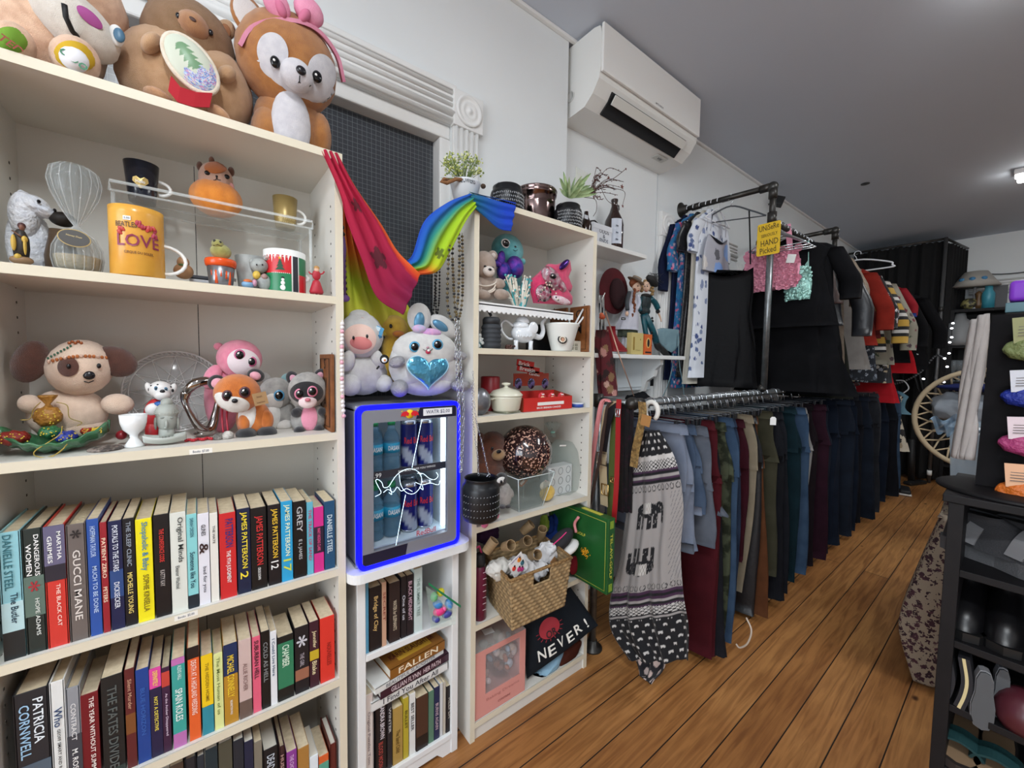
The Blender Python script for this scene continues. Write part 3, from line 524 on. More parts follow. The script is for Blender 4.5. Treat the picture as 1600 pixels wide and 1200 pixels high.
for q in((1280,20,62,75,-28),(1430,55,72,62,30)):g=W();P.E(g,q[0],q[1],q[2],q[3],pk,ry=.02,dy=-.07,rot=q[4]);P.E(g,q[0]+(20 if q[4]<0 else-20),q[1]+20,24,40,M('#c9708f',.9),ry=.012,dy=-.085,rot=q[4]);g.part('bow_loop',o)
# --- big teddy at the left edge
cr=fur('#e2bfa4','#cfa68a');P=Pic(1.22,**k1)
o=thing('plush_teddy','large peach teddy with wide smile and round coloured foot pads','plush toy',(-.2,1.25,CTP))
g=W();P.Y=1.25;P.E(g,200,100,330,330,cr,ry=.09);g.part('body',o)
g=W();P.E(g,360,40,250,190,cr,ry=.1,dy=-.01,rot=30);g.part('head',o)
g=W();P.E(g,350,110,240,118,fur('#d9d2c8','#cdc5ba'),ry=.05,dy=-.075,rot=38)
P.L(g,[(298,20),(305,80),(335,145),(385,195),(440,212),(496,205)],.0045,BLK,.014);P.dot(g,415,80,78,26,M('#a34a8c',.8),.15,rot=42);P.dot(g,365,170,48,16,M('#b2606e',.8),.2,rot=42);g.part('muzzle',o)
g=W();P.E(g,540,165,38,48,M('#e8e8e6',.6),ry=.01,dy=-.095);P.dot(g,552,163,28,33,M('#47708c',.4),.5);P.dot(g,556,163,13,18,EYEB,.9);P.dot(g,550,174,6,6,WHT,1.6);g.part('eye',o)
for(x,y,rx,rz,c1,c2,st,tc)in((350,275,118,98,'#c9a21c','#e6e6ea','ooo','#3a7a5a'),(60,205,108,92,'#6f9a2c',None,'TED','#8c2d22')):
 g=W();P.E(g,x,y,rx,rz,cr,ry=.04,dy=-.1,rot=25);P.h=P.h;P.dot(g,x-6,y-4,rx*.86,rz*.8,M(c1,.8,vary=c1,bump=.2),.42,rot=28)
 if c2:P.dot(g,x-6,y,rx*.6,rz*.55,M(c2,.7),.78,rot=28)
 c=P.p(x-8,y,-.148);g.text(st,c,.012,M(tc,.6),rot=(0,32,0));g.part('foot',o)
# --- shelf 1 (z = LZ[0])
z=LZ[0]
ice=M('#f4f6fb',.3,vary='#dfe4ee',vs=55,bump=1,bs=90,bd=.006)
o=thing('polar_bear_ornament','frosted acrylic polar bear ornament at the left end of the mug shelf','ornament',(-.245,1.22,z));P=Pic(1.22,k=.11669,ox=0,oy=290)
g=W();P.E(g,400,800,330,500,ice,ry=.03,dy=.02);P.E(g,330,400,230,320,ice,ry=.03);P.E(g,440,280,260,150,ice,ry=.028,rot=25);P.E(g,620,360,140,80,ice,ry=.02,dy=-.01,rot=25);P.dot(g,300,130,10,10,ice);g.part('body',o)
g=W();P.E(g,290,130,70,70,ice,ry=.01);g.part('ear',o)
g=W();P.E(g,520,212,30,24,EYEB,ry=.004,dy=-.026);g.part('eye',o)
g=W();P.E(g,735,330,26,22,NOSE,ry=.006,dy=-.02);g.part('nose',o)
o=thing('saint_figurine','small painted figurine in dark robe beside the frosted bear','figurine',(-.248,1.14,z));P=Pic(1.14,k=.11669,ox=0,oy=290);br=M('#6b4630',.5);gl=M('#c9a648',.45)
g=W();P.E(g,290,1000,170,60,M('#8d6f50',.5),ry=.013,dy=0);P.E(g,255,960,70,50,gl,ry=.012,dy=-.003);g.part('base',o)
g=W();P.V(g,290,960,[(105,0),(125,120),(120,250),(70,340),(40,370)],M('#2c2622',.5),n=18);P.E(g,180,760,40,110,gl,ry=.004,dy=-.011);P.E(g,335,800,26,130,gl,ry=.004,dy=-.012);P.E(g,330,720,45,45,gl,ry=.005,dy=-.011);g.part('robe',o)
g=W();P.E(g,292,562,44,52,M('#7d5140',.5),ry=.006);g.part('head',o)
g=W();P.E(g,290,540,60,44,M('#4c2b2b',.5),ry=.007,dy=.002);g.part('hood',o)
g=W();g.tube([P.p(160,600,-.008),P.p(250,660,-.013),P.p(290,690,-.012)],.0012,br);g.part('staff',o)
# hourglass like glass bag jar
P=Pic(1.16,k=.1875,ox=0,oy=180)
o=thing('glass_bag_vase','clear ribbed glass jar shaped like a tied bag with sand inside','glass jar',(-.177,1.165,z));rib=lambda a,z_:1+.035*math.cos(14*a)
g=W();x0,y0_,zz,u=P.V(g,655,1300,[(150,0),(205,30),(225,110),(215,200),(160,290),(60,350),(22,385),(60,430),(130,520),(205,640),(232,740),(205,830),(120,875),(2,880)],M('#a4acac',.03,alpha=.2),z0=z+.001,n=56,fn=rib,t=.0025);g.part('glass_body',o);g=W();gr_=M('#e6eaea',.08,alpha=.22);pf_=[(150,0),(205,30),(225,110),(215,200),(160,290),(60,350),(22,385),(60,430),(130,520),(205,640),(232,740),(205,830),(120,875)]
for i in range(16):g.tube([(x0+r*u*1.01*math.cos(i*PI/8),y0_+r*u*1.01*math.sin(i*PI/8),z+q*P.sz(655,1300,1,1)[1]+.001)for r,q in pf_],.0008,gr_,n=5)
g.part('glass_rib',o)
g=W();P.V(g,655,1300,[(138,0),(192,30),(208,100),(206,118),(2,118)],M('#b3a27e',.8,vary='#9c8a64',vs=200),z0=z+.004,n=28);g.part('sand_fill',o)
g=W();c=P.p(620,1025,-.044);a,b=P.sz(620,1025,142,72,-.044);g.prism([(a*math.cos(t*PI/14),b*math.sin(t*PI/14))for t in range(28)],.002,M('#b9a066',.4),c=c,rot=(0,8,0));g.prism([(a*.93*math.cos(t*PI/14),b*.9*math.sin(t*PI/14))for t in range(28)],.003,M('#4c4a48',.5),c=c,rot=(0,8,0));g.text('Harry Potter' if 0 else 'Honey Dust',c+Vector((0,-.002,.003)),.004,M('#d8c48a'),rot=(0,8,0));g.part('oval_tag',o)
g=W();P.E(g,525,870,120,60,M('#241f1b',.5),ry=.018,dy=.05);P.V(g,520,1240,[(140,0),(150,150),(110,300),(100,370)],M('#5d4a38',.4),z0=z+.001,dy=.055);
g.solo('ceramic_bell_jar','dark brown ceramic jar behind the glass bag jar','jar')
# mugs
def mug(lab,P,cx,cyb,prof,body,hx,hz,hr,z0,rot=0,hm=None,group=None,deco=None,t=.003,side=1,dy=0):
 o=thing('mug',lab,'mug',P.p(cx,cyb,dy).xy.to_3d()+Vector((0,0,z0)),0,group)
 g=W();x,y,zz,u=P.V(g,cx,cyb,prof,body,z0=z0,t=t,n=40,dy=dy)
 if deco:deco(g,x,y,z0,u)
 g.part('cup',o);R_=prof[-1][0]*u;zc=z0+prof[-1][1]*u*hz;s_=side
 g=W();g.tube([(x+s_*(R_*.93+hx*u*math.sin(t_*PI/10)),y-.002,zc+hr*u*math.cos(t_*PI/10))for t_ in range(11)],.0036 if hr*u<.03 else .0055,hm or WHT,n=10);g.part('handle',o);return o
P=Pic(1.15,k=.1875,ox=0,oy=180);ymug=M('#dc9a3c',.25,vary='#e8b24c',vs=18,edge=.5)
def cyl(x,y,R,s=1):
 a0=-math.atan2(x,y)*.8;return lambda X,Z_:Vector((x+R*math.sin((X-x)/R+a0),y-R*math.cos((X-x)/R+a0)*s,Z_))
def love(g,x,y,z0,u):
 f=cyl(x,y,233*u+.0016);pm=M('#8c2a4c',.4)
 g.text('BEATLES',(x-.016,0,z0+.098),.010,M('#3a2420'),wd=.034,fn=f);g.text('LOVE',(x+.003,0,z0+.068),.024,pm,wd=.068,fn=f);g.text('CIRQUE DU SOLEIL',(x+.003,0,z0+.044),.006,M('#5a3426'),wd=.046,fn=f)
 for dx,dz,r,c in((.004,.100,7,'#b03444'),(-.026,.084,3,'#c2403a'),(.022,.094,5,'#c2403a'),(.031,.084,3,'#a8344c')):
  for q in range(r):g.ell(f(x+dx+rnd.uniform(-.007,.007),z0+dz+rnd.uniform(-.006,.009)),(.0032,.0008,.0055),M(c,.4),(0,rnd.uniform(-50,50),0),8,5)
 g.text('2.00',(x-.014,0,z0+.110),.004,M('#55606e'),fn=f)
 g.add([f(x-.014+i,z0+.110+j)+Vector((0,.0003,0))for i,j in((-.006,-.004),(.006,-.004),(.006,.004),(-.006,.004))],[(0,1,2,3)],WHT)
mug('large orange yellow mug printed with pink LOVE lettering',P,1155,1340,[(222,0),(232,8),(232,500),(232,555)],ymug,205,.42,160,z+.001,deco=love)
P=Pic(1.30,k=.1875,ox=0,oy=180);SZ=1.655
bm2=M('#161a24',.2,vary='#1d2230',vs=60)
def hello(g,x,y,z0,u):
 f=cyl(x,y,148*u+.0015);gd=M('#c9ab68',.35,.6)
 hp=[(0,-.013),(.014,.002),(.013,.010),(.007,.013),(0,.008),(-.007,.013),(-.013,.010),(-.014,.002)];pts=[f(x-.002+a,z0+.036+b)-Vector((0,.0012,0))for a,b in hp]
 g.add(pts+[f(x-.002,z0+.038)-Vector((0,.0016,0))],[(i,(i+1)%8,8)for i in range(8)],gd,False);g.text('Hello',(x-.002,0,z0+.038),.007,WHT,wd=.016,fn=lambda X,Z_:f(X,Z_)-Vector((0,.0022,0)))
# acrylic two tier riser
P2=Pic(1.2,k=1,ox=0,oy=0);cl=M('#eef4f4',.05,alpha=.3);RX_0,RX_1,RYF,RYB=-.135,.252,1.20,1.34
o=thing('acrylic_riser','clear acrylic riser standing across the mug shelf','display riser',(-.135,1.2,z))
G().box(((RX_1-RX_0)/2,.07,.185),(RX_1-RX_0,.15,.005),cl,bv=.001).obj('tray',o)
g=G();g.tube([(0,0,.185),(0,0,.205),(RX_1-RX_0,0,.205),(RX_1-RX_0,0,.185)],.0035,cl);g.tube([(0,.14,.205),(RX_1-RX_0,.14,.205)],.003,cl);g.obj('rail',o)
for x in(.004,RX_1-RX_0-.004):
 for y in(.004,.136):G().tube([(x,y,0),(x,y,.185)],.004,cl).obj('leg',o)
SZ=z+.189
P=Pic(1.27,k=.1875,ox=0,oy=180)
mug('black tapered mug with gold heart on the acrylic riser',P,1190,760,[(112,0),(118,20),(152,320)],bm2,105,.6,75,SZ,deco=hello)
P=Pic(1.30,k=.3375,ox=0,oy=0)
def dots(g,x,y,z0,u):
 f=cyl(x,y,.026)
 for i in range(9):
  for j in range(5):g.ell(f(x-.02+i*.005+(j%2)*.0025,z0+.012+j*.009),(.0012,.0005,.0012),M('#e6d6a4',.4,.5),None,6,4)
P=Pic(1.26,k=.3375,ox=0,oy=0)
mug('small gold spotted cup at the right end of the acrylic riser',P,1322,1075,[(45,0),(50,30),(58,140)],M('#a08a56',.35,.35),42,.5,36,SZ,deco=dots)
o=thing('plush_hamster','plush hamster face sitting in an orange pumpkin on the acrylic riser','plush toy',(.05,1.28,SZ));P=Pic(1.27,k=.3375)
pm=fur('#e08a2c','#d47c20')
g=W();c=P.p(1003,950);a,b=P.sz(1003,950,118,86);g.ell((c.x,c.y,SZ+b),(a,a*.75,b),pm,n=48,k=16,fn=lambda p:Vector((p.x*(1+.06*abs(math.cos(4*math.atan2(p.y,p.x+1e-9)))),p.y*(1+.06*abs(math.cos(4*math.atan2(p.y,p.x+1e-9)))),p.z)));g.part('pumpkin',o)
g=W();P.E(g,1000,830,82,76,fur('#c9a491','#bd9684'),ry=.028,dy=-.0);hd=P.h;P.dot(g,930,850,22,22,M('#dd9c98',.9),.3);P.dot(g,1065,865,20,22,M('#dd9c98',.9),.3);P.dot(g,1000,775,55,28,fur('#b5652c'),.3);g.part('head',o)
for q in((960,800),(1050,818)):g=W();P.h=hd;P.dot(g,q[0],q[1],14,11,EYEB,.6);g.part('eye',o)
g=W();P.h=hd;P.dot(g,1003,816,6,5,NOSE);P.L(g,[(1003,820),(1000,832),(988,834)],.0009,BLK);P.L(g,[(1003,820),(1008,832),(1022,834)],.0009,BLK);g.part('mouth',o)
for q in((925,770),(1070,795)):g=W();P.E(g,q[0],q[1],16,22,fur('#5a3626'),ry=.008);g.part('ear',o)
g=W();P.E(g,980,745,14,20,fur('#6b4028'),ry=.006);g.part('tuft',o)
# bucket with frog, grey mug with gnome, christmas mug, santa, hidden pieces
P=Pic(1.16,k=.1625,ox=280,oy=360)
o=thing('slime_bucket','tiny metal bucket dripping orange slime with a green monster head in it','ornament',P.p(405,520).xy.to_3d()+Vector((0,0,z)))
g=W();x,y,zz,u=P.V(g,405,520,[(112,0),(122,60),(142,240)],M('#8b8d92',.3,.8),z0=z+.001,t=.002);g.part('pail',o)
g=W();P.V(g,405,520,[(140,190),(152,205),(158,240),(150,262),(60,262)],M('#e2531c',.25),z0=z+.001)
for a,l in((-2.4,60),(-2.0,150),(-1.6,70),(-1.2,90),(-.85,170),(-.5,60)):g.tube([(x+math.cos(a)*.0225,y+math.sin(a)*.0225,z+.036),(x+math.cos(a)*.0215,y+math.sin(a)*.0215,z+.036-l*u)],.0035,M('#e2531c',.25))
g.part('slime',o)
g=W();P.E(g,400,205,105,75,fur('#a3a05a','#8c8a48'),ry=.016);P.E(g,370,135,62,48,fur('#a3a05a','#8c8a48'),ry=.013,dy=-.004);P.dot(g,340,100,16,14,M('#2a2a26'));P.dot(g,395,112,14,12,M('#2a2a26'));P.L(g,[(330,145),(370,135),(410,155)],.001,M('#3a2a20'));g.part('monster_head',o)
g=W();g.tube([(x+.023*math.cos(t*PI/12),y,z+.04+.028*math.sin(t*PI/12))for t in range(8)],.0007,M('#444')if 0 else M('#444444',.4));g.part('wire_handle',o)
P=Pic(1.19,k=.1625,ox=280,oy=360)
mug('grey mug with printed rim standing behind the mouse figurine',P,700,520,[(110,0),(130,20),(160,330)],M('#a9aba8',.4,vary='#8f918e',vs=40),80,.55,70,z+.001,side=-1,hm=M('#d8d8d4',.4))
P=Pic(1.15,k=.1625,ox=280,oy=360)
g=W();gm=M('#8e9290',.5,vary='#a6aaa6',vs=80)
P.E(g,820,500,75,75,gm,ry=.014);P.E(g,770,340,90,70,gm,ry=.014);P.E(g,850,265,45,28,gm,ry=.006,rot=-20);P.E(g,850,262,30,16,M('#b89892',.6),ry=.006,dy=-.003,rot=-20);P.E(g,700,300,30,30,gm,ry=.006);P.E(g,745,430,40,40,M('#d9b84c',.5),ry=.01,dy=-.004);P.E(g,660,520,62,36,M('#7ba3c4',.5),ry=.012,dy=-.004);P.E(g,660,490,45,22,M('#d3733c',.5),ry=.01,dy=-.006);P.E(g,725,505,25,34,M('#c792a8',.5),ry=.01,dy=-.008);P.E(g,820,445,32,30,M('#a2817c',.5),ry=.006,dy=-.01)
for q in((745,330),(800,330)):P.E(g,q[0],q[1],8,8,EYEB,ry=.002,dy=-.015)
g.v=[(a,b,max(c,z+.0005))for a,b,c in g.v];g.solo('mouse_figurine','grey resin mouse family figurine in front of the grey mug','figurine')
P=Pic(1.17,k=.1625,ox=280,oy=360)
def xm(g,x,y,z0,u):
 R=202*u;f0=cyl(x,y,R+.0006);f=lambda X,Z_:f0(X,Z_)
 def pat(a0,a1,h0,h1,c):g.sheet(lambda p_,q:Vector((x+(R+.0004)*math.sin(lerp(a0,a1,p_)),y-(R+.0004)*math.cos(lerp(a0,a1,p_)),z0+lerp(h0,h1,q))),8,1,M(c,.3))
 pat(-1.5,.15,.045,.088,'#c8252c');pat(-1.5,.15,.002,.045,'#1f7a4e');pat(.22,.5,.002,.088,'#2a2c34');pat(.55,1.4,.045,.088,'#1f7a4e');pat(.55,1.4,.002,.045,'#c8252c')
 for dz,w_ in((.052,.011),(.060,.008),(.067,.005)):g.add([f(x-.012+a,z0+dz+b)-Vector((0,.001,0))for a,b in((-w_,0),(w_,0),(0,.012))],[(0,1,2)],M('#1b4d34',.4),False)
 for dz,r in((.010,.0065),(.021,.005),(.029,.0035)):g.ell(f(x-.006,z0+dz),(r,.001,r),WHT,None,12,6)
 g.ell(f(x-.006,z0+.034),(.004,.0015,.002),BLK,None,8,5);g.ell(f(x-.012,z0+.08),(.003,.0012,.003),M('#e8b23c'),None,8,5)
 for h in(.045,.084):
  for i in range(10):g.ell(f(x-.03+i*.0042,z0+h),(.0012,.0008,.0012),WHT,None,6,4)
mug('red and green christmas patchwork mug with tree and snowman',P,1020,580,[(185,0),(200,10),(204,395)],WHT,40,.5,30,z+.001,deco=xm,side=1,hm=WHT)
o=thing('dancer_figurine','tiny figurine in a red dress at the right end of the mug shelf','figurine',(.25,1.14,z));P=Pic(1.14,k=.1625,ox=280,oy=360);rd=M('#b02434',.5)
g=W();P.V(g,1320,592,[(60,0),(70,20),(40,110),(28,130)],rd,z0=z+.006,n=20);P.E(g,1320,430,42,50,rd,ry=.005);g.part('dress',o)
g=W();P.E(g,1322,380,26,32,M('#d9b094',.5),ry=.004);P.E(g,1322,362,28,22,M('#b78950',.6),ry=.005,dy=.001);g.part('head',o)
for s_ in(-1,1):g=W();g.tube([P.p(1320+s_*30,425),P.p(1320+s_*60,415),P.p(1320+s_*75,395)],.002,rd);g.part('arm',o)
for s_ in(-1,1):g=W();g.tube([P.p(1320+s_*18,560),(P.p(1320+s_*18,560).x,1.139,z+.001)],.0018,M('#d9b094',.5));g.part('leg',o)
g=W();P=Pic(1.26,k=.1625,ox=280,oy=360)
for i in range(4):c=P.p(220,490-i*22);g.box((c.x,c.y,z+.004+i*.009),(.05,.05,.007),M('#3b3d45' if i%2 else '#c9ccd2',.5),bv=.001)
g.solo('coaster_stack','small stack of black and white coasters behind the slime bucket','coasters')
P=Pic(1.2,k=.3375,ox=0,oy=380)
g=W();P.E(g,850,130,48,36,M('#b0855f',.5),ry=.018);P.E(g,848,90,30,28,M('#b0855f',.5),ry=.014);P.E(g,848,105,26,8,M('#5e7a4c',.6),ry=.018,dy=-.002);g.v=[(a,b,max(c,z+.0005))for a,b,c in g.v];g.solo('gingerbread_figurine','small brown resin figurine seen through the handle of the orange mug','figurine')
# ================= plush toy shelf (z = LZ[1])
z=LZ[1];P=Pic(1.27,**k2)
cf=fur('#e6cdb8','#dcc1ab');db=fur('#4b2a20','#5a3428')
o=thing('plush_dog','cream plush dog with brown ears, eye patch and coin headband','plush toy',(-.2,1.27,z))
g=W();P.E(g,320,790,195,120,cf,ry=.06);P.E(g,340,850,170,70,cf,ry=.055);g.v=[(a,b,max(c,z+.0005))for a,b,c in g.v];hd=P.h;P.dot(g,462,735,48,62,db,.2,rot=-15,lift=-.006);g.part('body',o)
g=W();P.E(g,375,575,165,130,cf,ry=.065,dy=-.02,rot=12);head=P.h;P.dot(g,315,572,50,46,db,.1);g.part('head',o)
for q in((140,548,92,100,15),(535,548,112,66,38)):g=W();P.E(g,q[0],q[1],q[2],q[3],db,ry=.018,dy=-.03,rot=q[4]);g.part('ear',o)
g=W();P.E(g,545,745,80,48,cf,ry=.025,dy=-.02,rot=10);g.part('arm',o);g=W();P.E(g,140,745,60,45,cf,ry=.025,dy=-.03,rot=-20);g.part('arm',o)
g=W();P.h=head;P.dot(g,412,612,30,20,NOSE,.6);g.part('nose',o)
for q in((318,570),(458,568)):g=W();P.h=head;P.dot(g,q[0],q[1],11,12,EYEB,.8,lift=.003);g.part('eye',o)
g=W();P.h=head;P.L(g,[(390,640),(410,646),(435,636)],.001,BLK);g.part('mouth',o)
g=W();P.h=head
for t in range(15):x=225+t*19;P.dot(g,x,548-16*math.sin(t*.22)-t*1.2,9,8,M('#b36a3c' if t%4 else '#d3b09c',.3,.6),.3,lift=.003)
for t in range(8):P.dot(g,222+t*15,532-t*8,6,6,M('#3d6a52',.5),.9,lift=.002)
for t in range(5):P.dot(g,320+t*14,462-(t%2)*6,9,7,M('#a35c34',.3,.5),.5,lift=.004)
g.part('coin_headband',o)
# leaf dish with organza bags
c=PZ(70,690,z+.01);c.y=1.19
o=thing('leaf_dish','green leaf shaped dish holding tiny organza bags of sweets','dish',(c.x,c.y,z));P=Pic(1.175,k=.1875,ox=0,oy=600)
x0,x1=P.p(-40,540).x,P.p(895,400).x;ln=x1-x0
g=W();g.sheet(lambda u,v:(x0+ln*u,1.185+(v-.5)*.11*math.sin(PI*min(max(u*.96+.02,0),1))**.6,z+.004+.03*abs(2*u-1)**2.2+.022*abs(2*v-1)**2+.002*math.sin(u*40)),40,12,M('#3f7a52',.2,vary='#2d5f40',vs=60,coat=.6),t=.003);g.part('dish',o)
def organza(lab,P,cx,cy,rx,rz,col,dy=0,neck=None):
 m=M(col,.35,vary=col,bump=1,bs=160,bd=.004);g=W();P.E(g,cx,cy,rx,rz,m,ry=.016,dy=dy,n=24,k=14)
 g.v=[(a+.0015*math.sin(700*b+300*c_),b,c_+.0015*math.sin(500*a))for a,b,c_ in g.v]
 for i in range(16):g.box(P.p(cx+rnd.uniform(-.8,.8)*rx,cy+rnd.uniform(-.7,.7)*rz,dy-.0155),(.0018,.0008,.0018),M('#e9d24c',.3,.7),(0,rnd.uniform(0,90),0))
 if neck:
  c=P.p(cx,cy-rz*.9,dy);g.lathe([(.006,0),(.003,.006),(.011,.02),(.012,.024)],m,c=tuple(c),n=20,fn=lambda a,z_:1+.25*math.sin(7*a));
 g.solo('organza_bag',lab,'gift bag','organza bags in the green dish')
organza('red organza bag at the left of the green leaf dish',P,110,450,150,60,'#8f2a22',-.01)
organza('green organza bag in the middle of the green leaf dish',P,420,400,105,50,'#2c6e44',-.012)
organza('blue organza bag in front in the green leaf dish',P,560,440,95,50,'#27388f',-.02)
organza('golden organza bag with gathered neck standing in the leaf dish',P,400,270,125,85,'#b07c34',.015,1)
organza('small red organza bag at the right of the leaf dish',P,725,395,52,32,'#a3281f',-.002)
organza('yellow organza bag at the right end of the leaf dish',P,810,388,50,30,'#e0b62c',0)
g=W();gd=M('#b39a4a',.35,.6)
g.tube(smooth_path([P.p(x,y,-.045)for x,y in((520,350),(500,420),(380,500),(290,560),(300,600),(420,610),(540,530))],6),.0009,gd,n=5);g.tube(smooth_path([P.p(x,y,-.04)for x,y in((180,635),(340,620),(480,580),(560,500))],6),.0008,gd,n=5);g.tube(smooth_path([P.p(x,y,-.01)for x,y in((470,150),(560,180),(580,280),(680,320),(640,350))],6),.0008,gd,n=5);g.tube(smooth_path([P.p(x,y,-.01)for x,y in((340,150),(280,210),(250,290),(170,300))],6),.0008,gd,n=5)
g.solo('gold_cord','thin gold drawstring cords trailing over the green leaf dish','cord')
g=W();P.E(g,880,540,160,30,M('#8a7c74',.6,vary='#4a423e',vs=120,edge=.1,bump=1,bs=150),ry=.028,dy=-.02);g.v=[(a,b,max(c,z+.0005))for a,b,c in g.v];g.solo('beaded_coaster','round beaded coaster lying on the shelf beside the green dish','coaster')
# pressed glass plate
P=Pic(1.345,**k2);cc=P.p(815,665);R=.103;cc.z=z+R+.002
o=thing('glass_plate','large round pressed glass plate with star pattern leaning at the back','plate',(cc.x,cc.y,z));gp=M('#dfe2e2',.08,alpha=.35);gl=M('#f2f4f4',.1,alpha=.75)
g=W();g.lathe([(.0005,0),(R*.97,0),(R,.003),(R*.97,.005),(.0005,.003)],gp,c=tuple(cc),rot=(83,0,0),n=60);g.part('disc',o)
g=W();f=lambda r,a:Vector((cc.x+r*math.cos(a),cc.y-.005-.012*r/R*math.sin(a)*-1*0-.004+.012*math.sin(a)*r/R,cc.z+r*math.sin(a)))
g.tube([f(R*.98,a*PI/30)for a in range(60)],.0022,gl,closed=True)
for a in range(60):g.tube([f(R*.9,a*PI/30),f(R*.98,(a+1)*PI/30)],.001,gl,n=4)
for a in range(12):
 b=a*PI/6;g.tube([f(R*.85,b),f(R*.85,b+5*PI/6)],.0009,gl,n=4);g.tube([f(R*.3,b),f(R*.12,b+.2)],.0012,gl,n=4)
g.tube([f(R*.86,a*PI/20)for a in range(40)],.0012,gl,closed=True,n=4);g.part('star_relief',o)
# figurines
P=Pic(1.23,**k2)
o=thing('dalmatian_figurine','spotted puppy figurine in red standing behind the stone head','figurine',(-.07,1.23,z));sp=M('#e6e4e2',.4,vary='#26242a',vs=110,edge=.02);rr=M('#b5262c',.4);pw=M('#e4e2e0',.35)
g=W();P.E(g,722,795,58,75,rr,ry=.017);P.E(g,715,870,45,55,rr,ry=.015,dy=-.002);P.E(g,710,770,40,30,pw,ry=.012,dy=-.01);P.E(g,740,745,30,14,M('#2a62a8',.4),ry=.01,dy=-.01);g.v=[(a,b,max(c,z+.0005))for a,b,c in g.v];g.part('body',o)
g=W();P.E(g,742,678,58,40,pw,ry=.018);hd=P.h;P.E(g,750,702,40,26,pw,ry=.014,dy=-.012);P.dot(g,752,686,13,9,NOSE,.7);P.h=hd
for q in((722,672),(768,676)):P.dot(g,q[0],q[1],9,10,M('#3f6f8c',.3));P.dot(g,q[0],q[1]+1,5,6,EYEB,1)
for q in((700,660),(730,655),(790,665),(725,697)):P.dot(g,q[0],q[1],5,4,BLK,.3)
g.part('head',o)
for q in((690,672,-15),(800,676,15)):g=W();P.E(g,q[0],q[1],18,28,pw,ry=.006,rot=q[2]);P.E(g,q[0],q[1]+6,6,8,BLK,ry=.002,dy=-.006);g.part('ear',o)
P=Pic(1.18,**k2);st=M('#a9ada6',.55,vary='#9da29b',vs=40)
o=thing('buddha_head','pale grey stone buddha head ornament on its own small dish','ornament',(-.055,1.18,z))
g=W();P.E(g,772,815,50,62,st,ry=.021);hd=P.h;P.V(g,772,895,[(45,0),(38,20),(36,50)],st,z0=z+.012,n=20);P.E(g,772,838,8,20,st,ry=.006,dy=-.021);P.h=hd;P.dot(g,772,855,14,4,st,.8);g.part('face',o)
for q in((752,808),(793,808)):g=W();P.h=hd;P.dot(g,q[0],q[1],12,5,M('#8b908a',.6),.7);g.part('eyelid',o)
g=W();P.E(g,772,782,57,44,st,ry=.023,dy=.002);P.E(g,772,738,30,22,st,ry=.013,dy=.002)
for i in range(7):
 for j in range(12):
  a=PI*j/11;q=P.p(772,785,0);r_=.0195*math.cos(i*.2);g.ell((q.x-r_*math.cos(a),q.y-.0+-.019*math.sin(a)*math.cos(i*.2),q.z+i*.0033),(.0024,.0024,.0024),st,None,6,4)
g.part('curled_hair',o)
for s_ in(-1,1):g=W();P.E(g,772+s_*52,835,8,30,st,ry=.006,dy=.002);g.part('ear',o)
def flat_dish(P,cx,cyb,w_,m,z,y):
 g=W();a=P.p(cx-w_/2,cyb).x;b=P.p(cx+w_/2,cyb).x;L_=b-a
 g.sheet(lambda u,v:(a+L_*u,y+(v-.5)*L_*.62*math.sin(PI*(.06+.88*u))**.7,z+.006+.013*(abs(2*v-1)**2)+.006*abs(2*u-1)**2),24,10,m,t=.004);g.v=[(p,q,max(r,z+.0004))for p,q,r in g.v];return g
g=flat_dish(P,768,935,185,M('#b9bdb6',.4),z,1.155);
for i in range(4):g.box(((P.p(768,900).x)-.006+i*.005,1.165,z+.014),(.002,.02,.006),M('#a7aba4',.4),bv=.0008)
g.solo('soap_dish','small pale grey boat shaped dish in front of the buddha head','dish')
P=Pic(1.165,**k2);g=W();P.V(g,622,940,[(52,0),(46,8),(20,40),(22,56),(52,80),(64,110),(68,148)],M('#eef0f0',.2),z0=z+.0005,t=.0022);g.solo('egg_cup','white porcelain footed egg cup in front of the cream plush dog','egg cup')
g=W();P=Pic(1.2,**k2);P.E(g,562,888,28,22,M('#8f1d28',.3),ry=.012);g.v=[(a,b,max(c,z+.0005))for a,b,c in g.v];g.solo('red_ornament','small red rounded ornament between the cream dog and the egg cup','ornament')
g=W()
for i in range(14):q=P.p(862+i*9,905-2*math.sin(i),-.03+.004*math.sin(i*2));g.ell((q.x,1.165+.006*math.sin(i*1.3),z+.004),.0036,M('#b8202e',.3),None,8,6)
g.solo('bead_string','string of red beads lying beside the boat shaped dish','beads')
P=Pic(1.22,**k2);sv=M('#a9a4a0',.12,1.);o=thing('silver_loop_sculpture','polished silver twisted loop sculpture beside the glass plate','sculpture',(.0,1.22,z))
g=W();pts=smooth_path([P.p(*q)for q in((860,690,0),(905,650,-.01),(975,640,.0),(1010,690,.01),(1000,780,.01),(975,860,0),(930,860,-.01),(880,790,-.01),(855,730,0),(860,690,0))],6);g.tube([(a.x,a.y,max(a.z,z+.008))for a in pts],[.0085+.0028*math.sin(i*.25)for i in range(len(pts))],sv,n=12);g.part('loop',o)
g=W();P.E(g,935,880,40,12,sv,ry=.016);g.v=[(a,b,max(c,z+.0005))for a,b,c in g.v];g.part('foot',o)
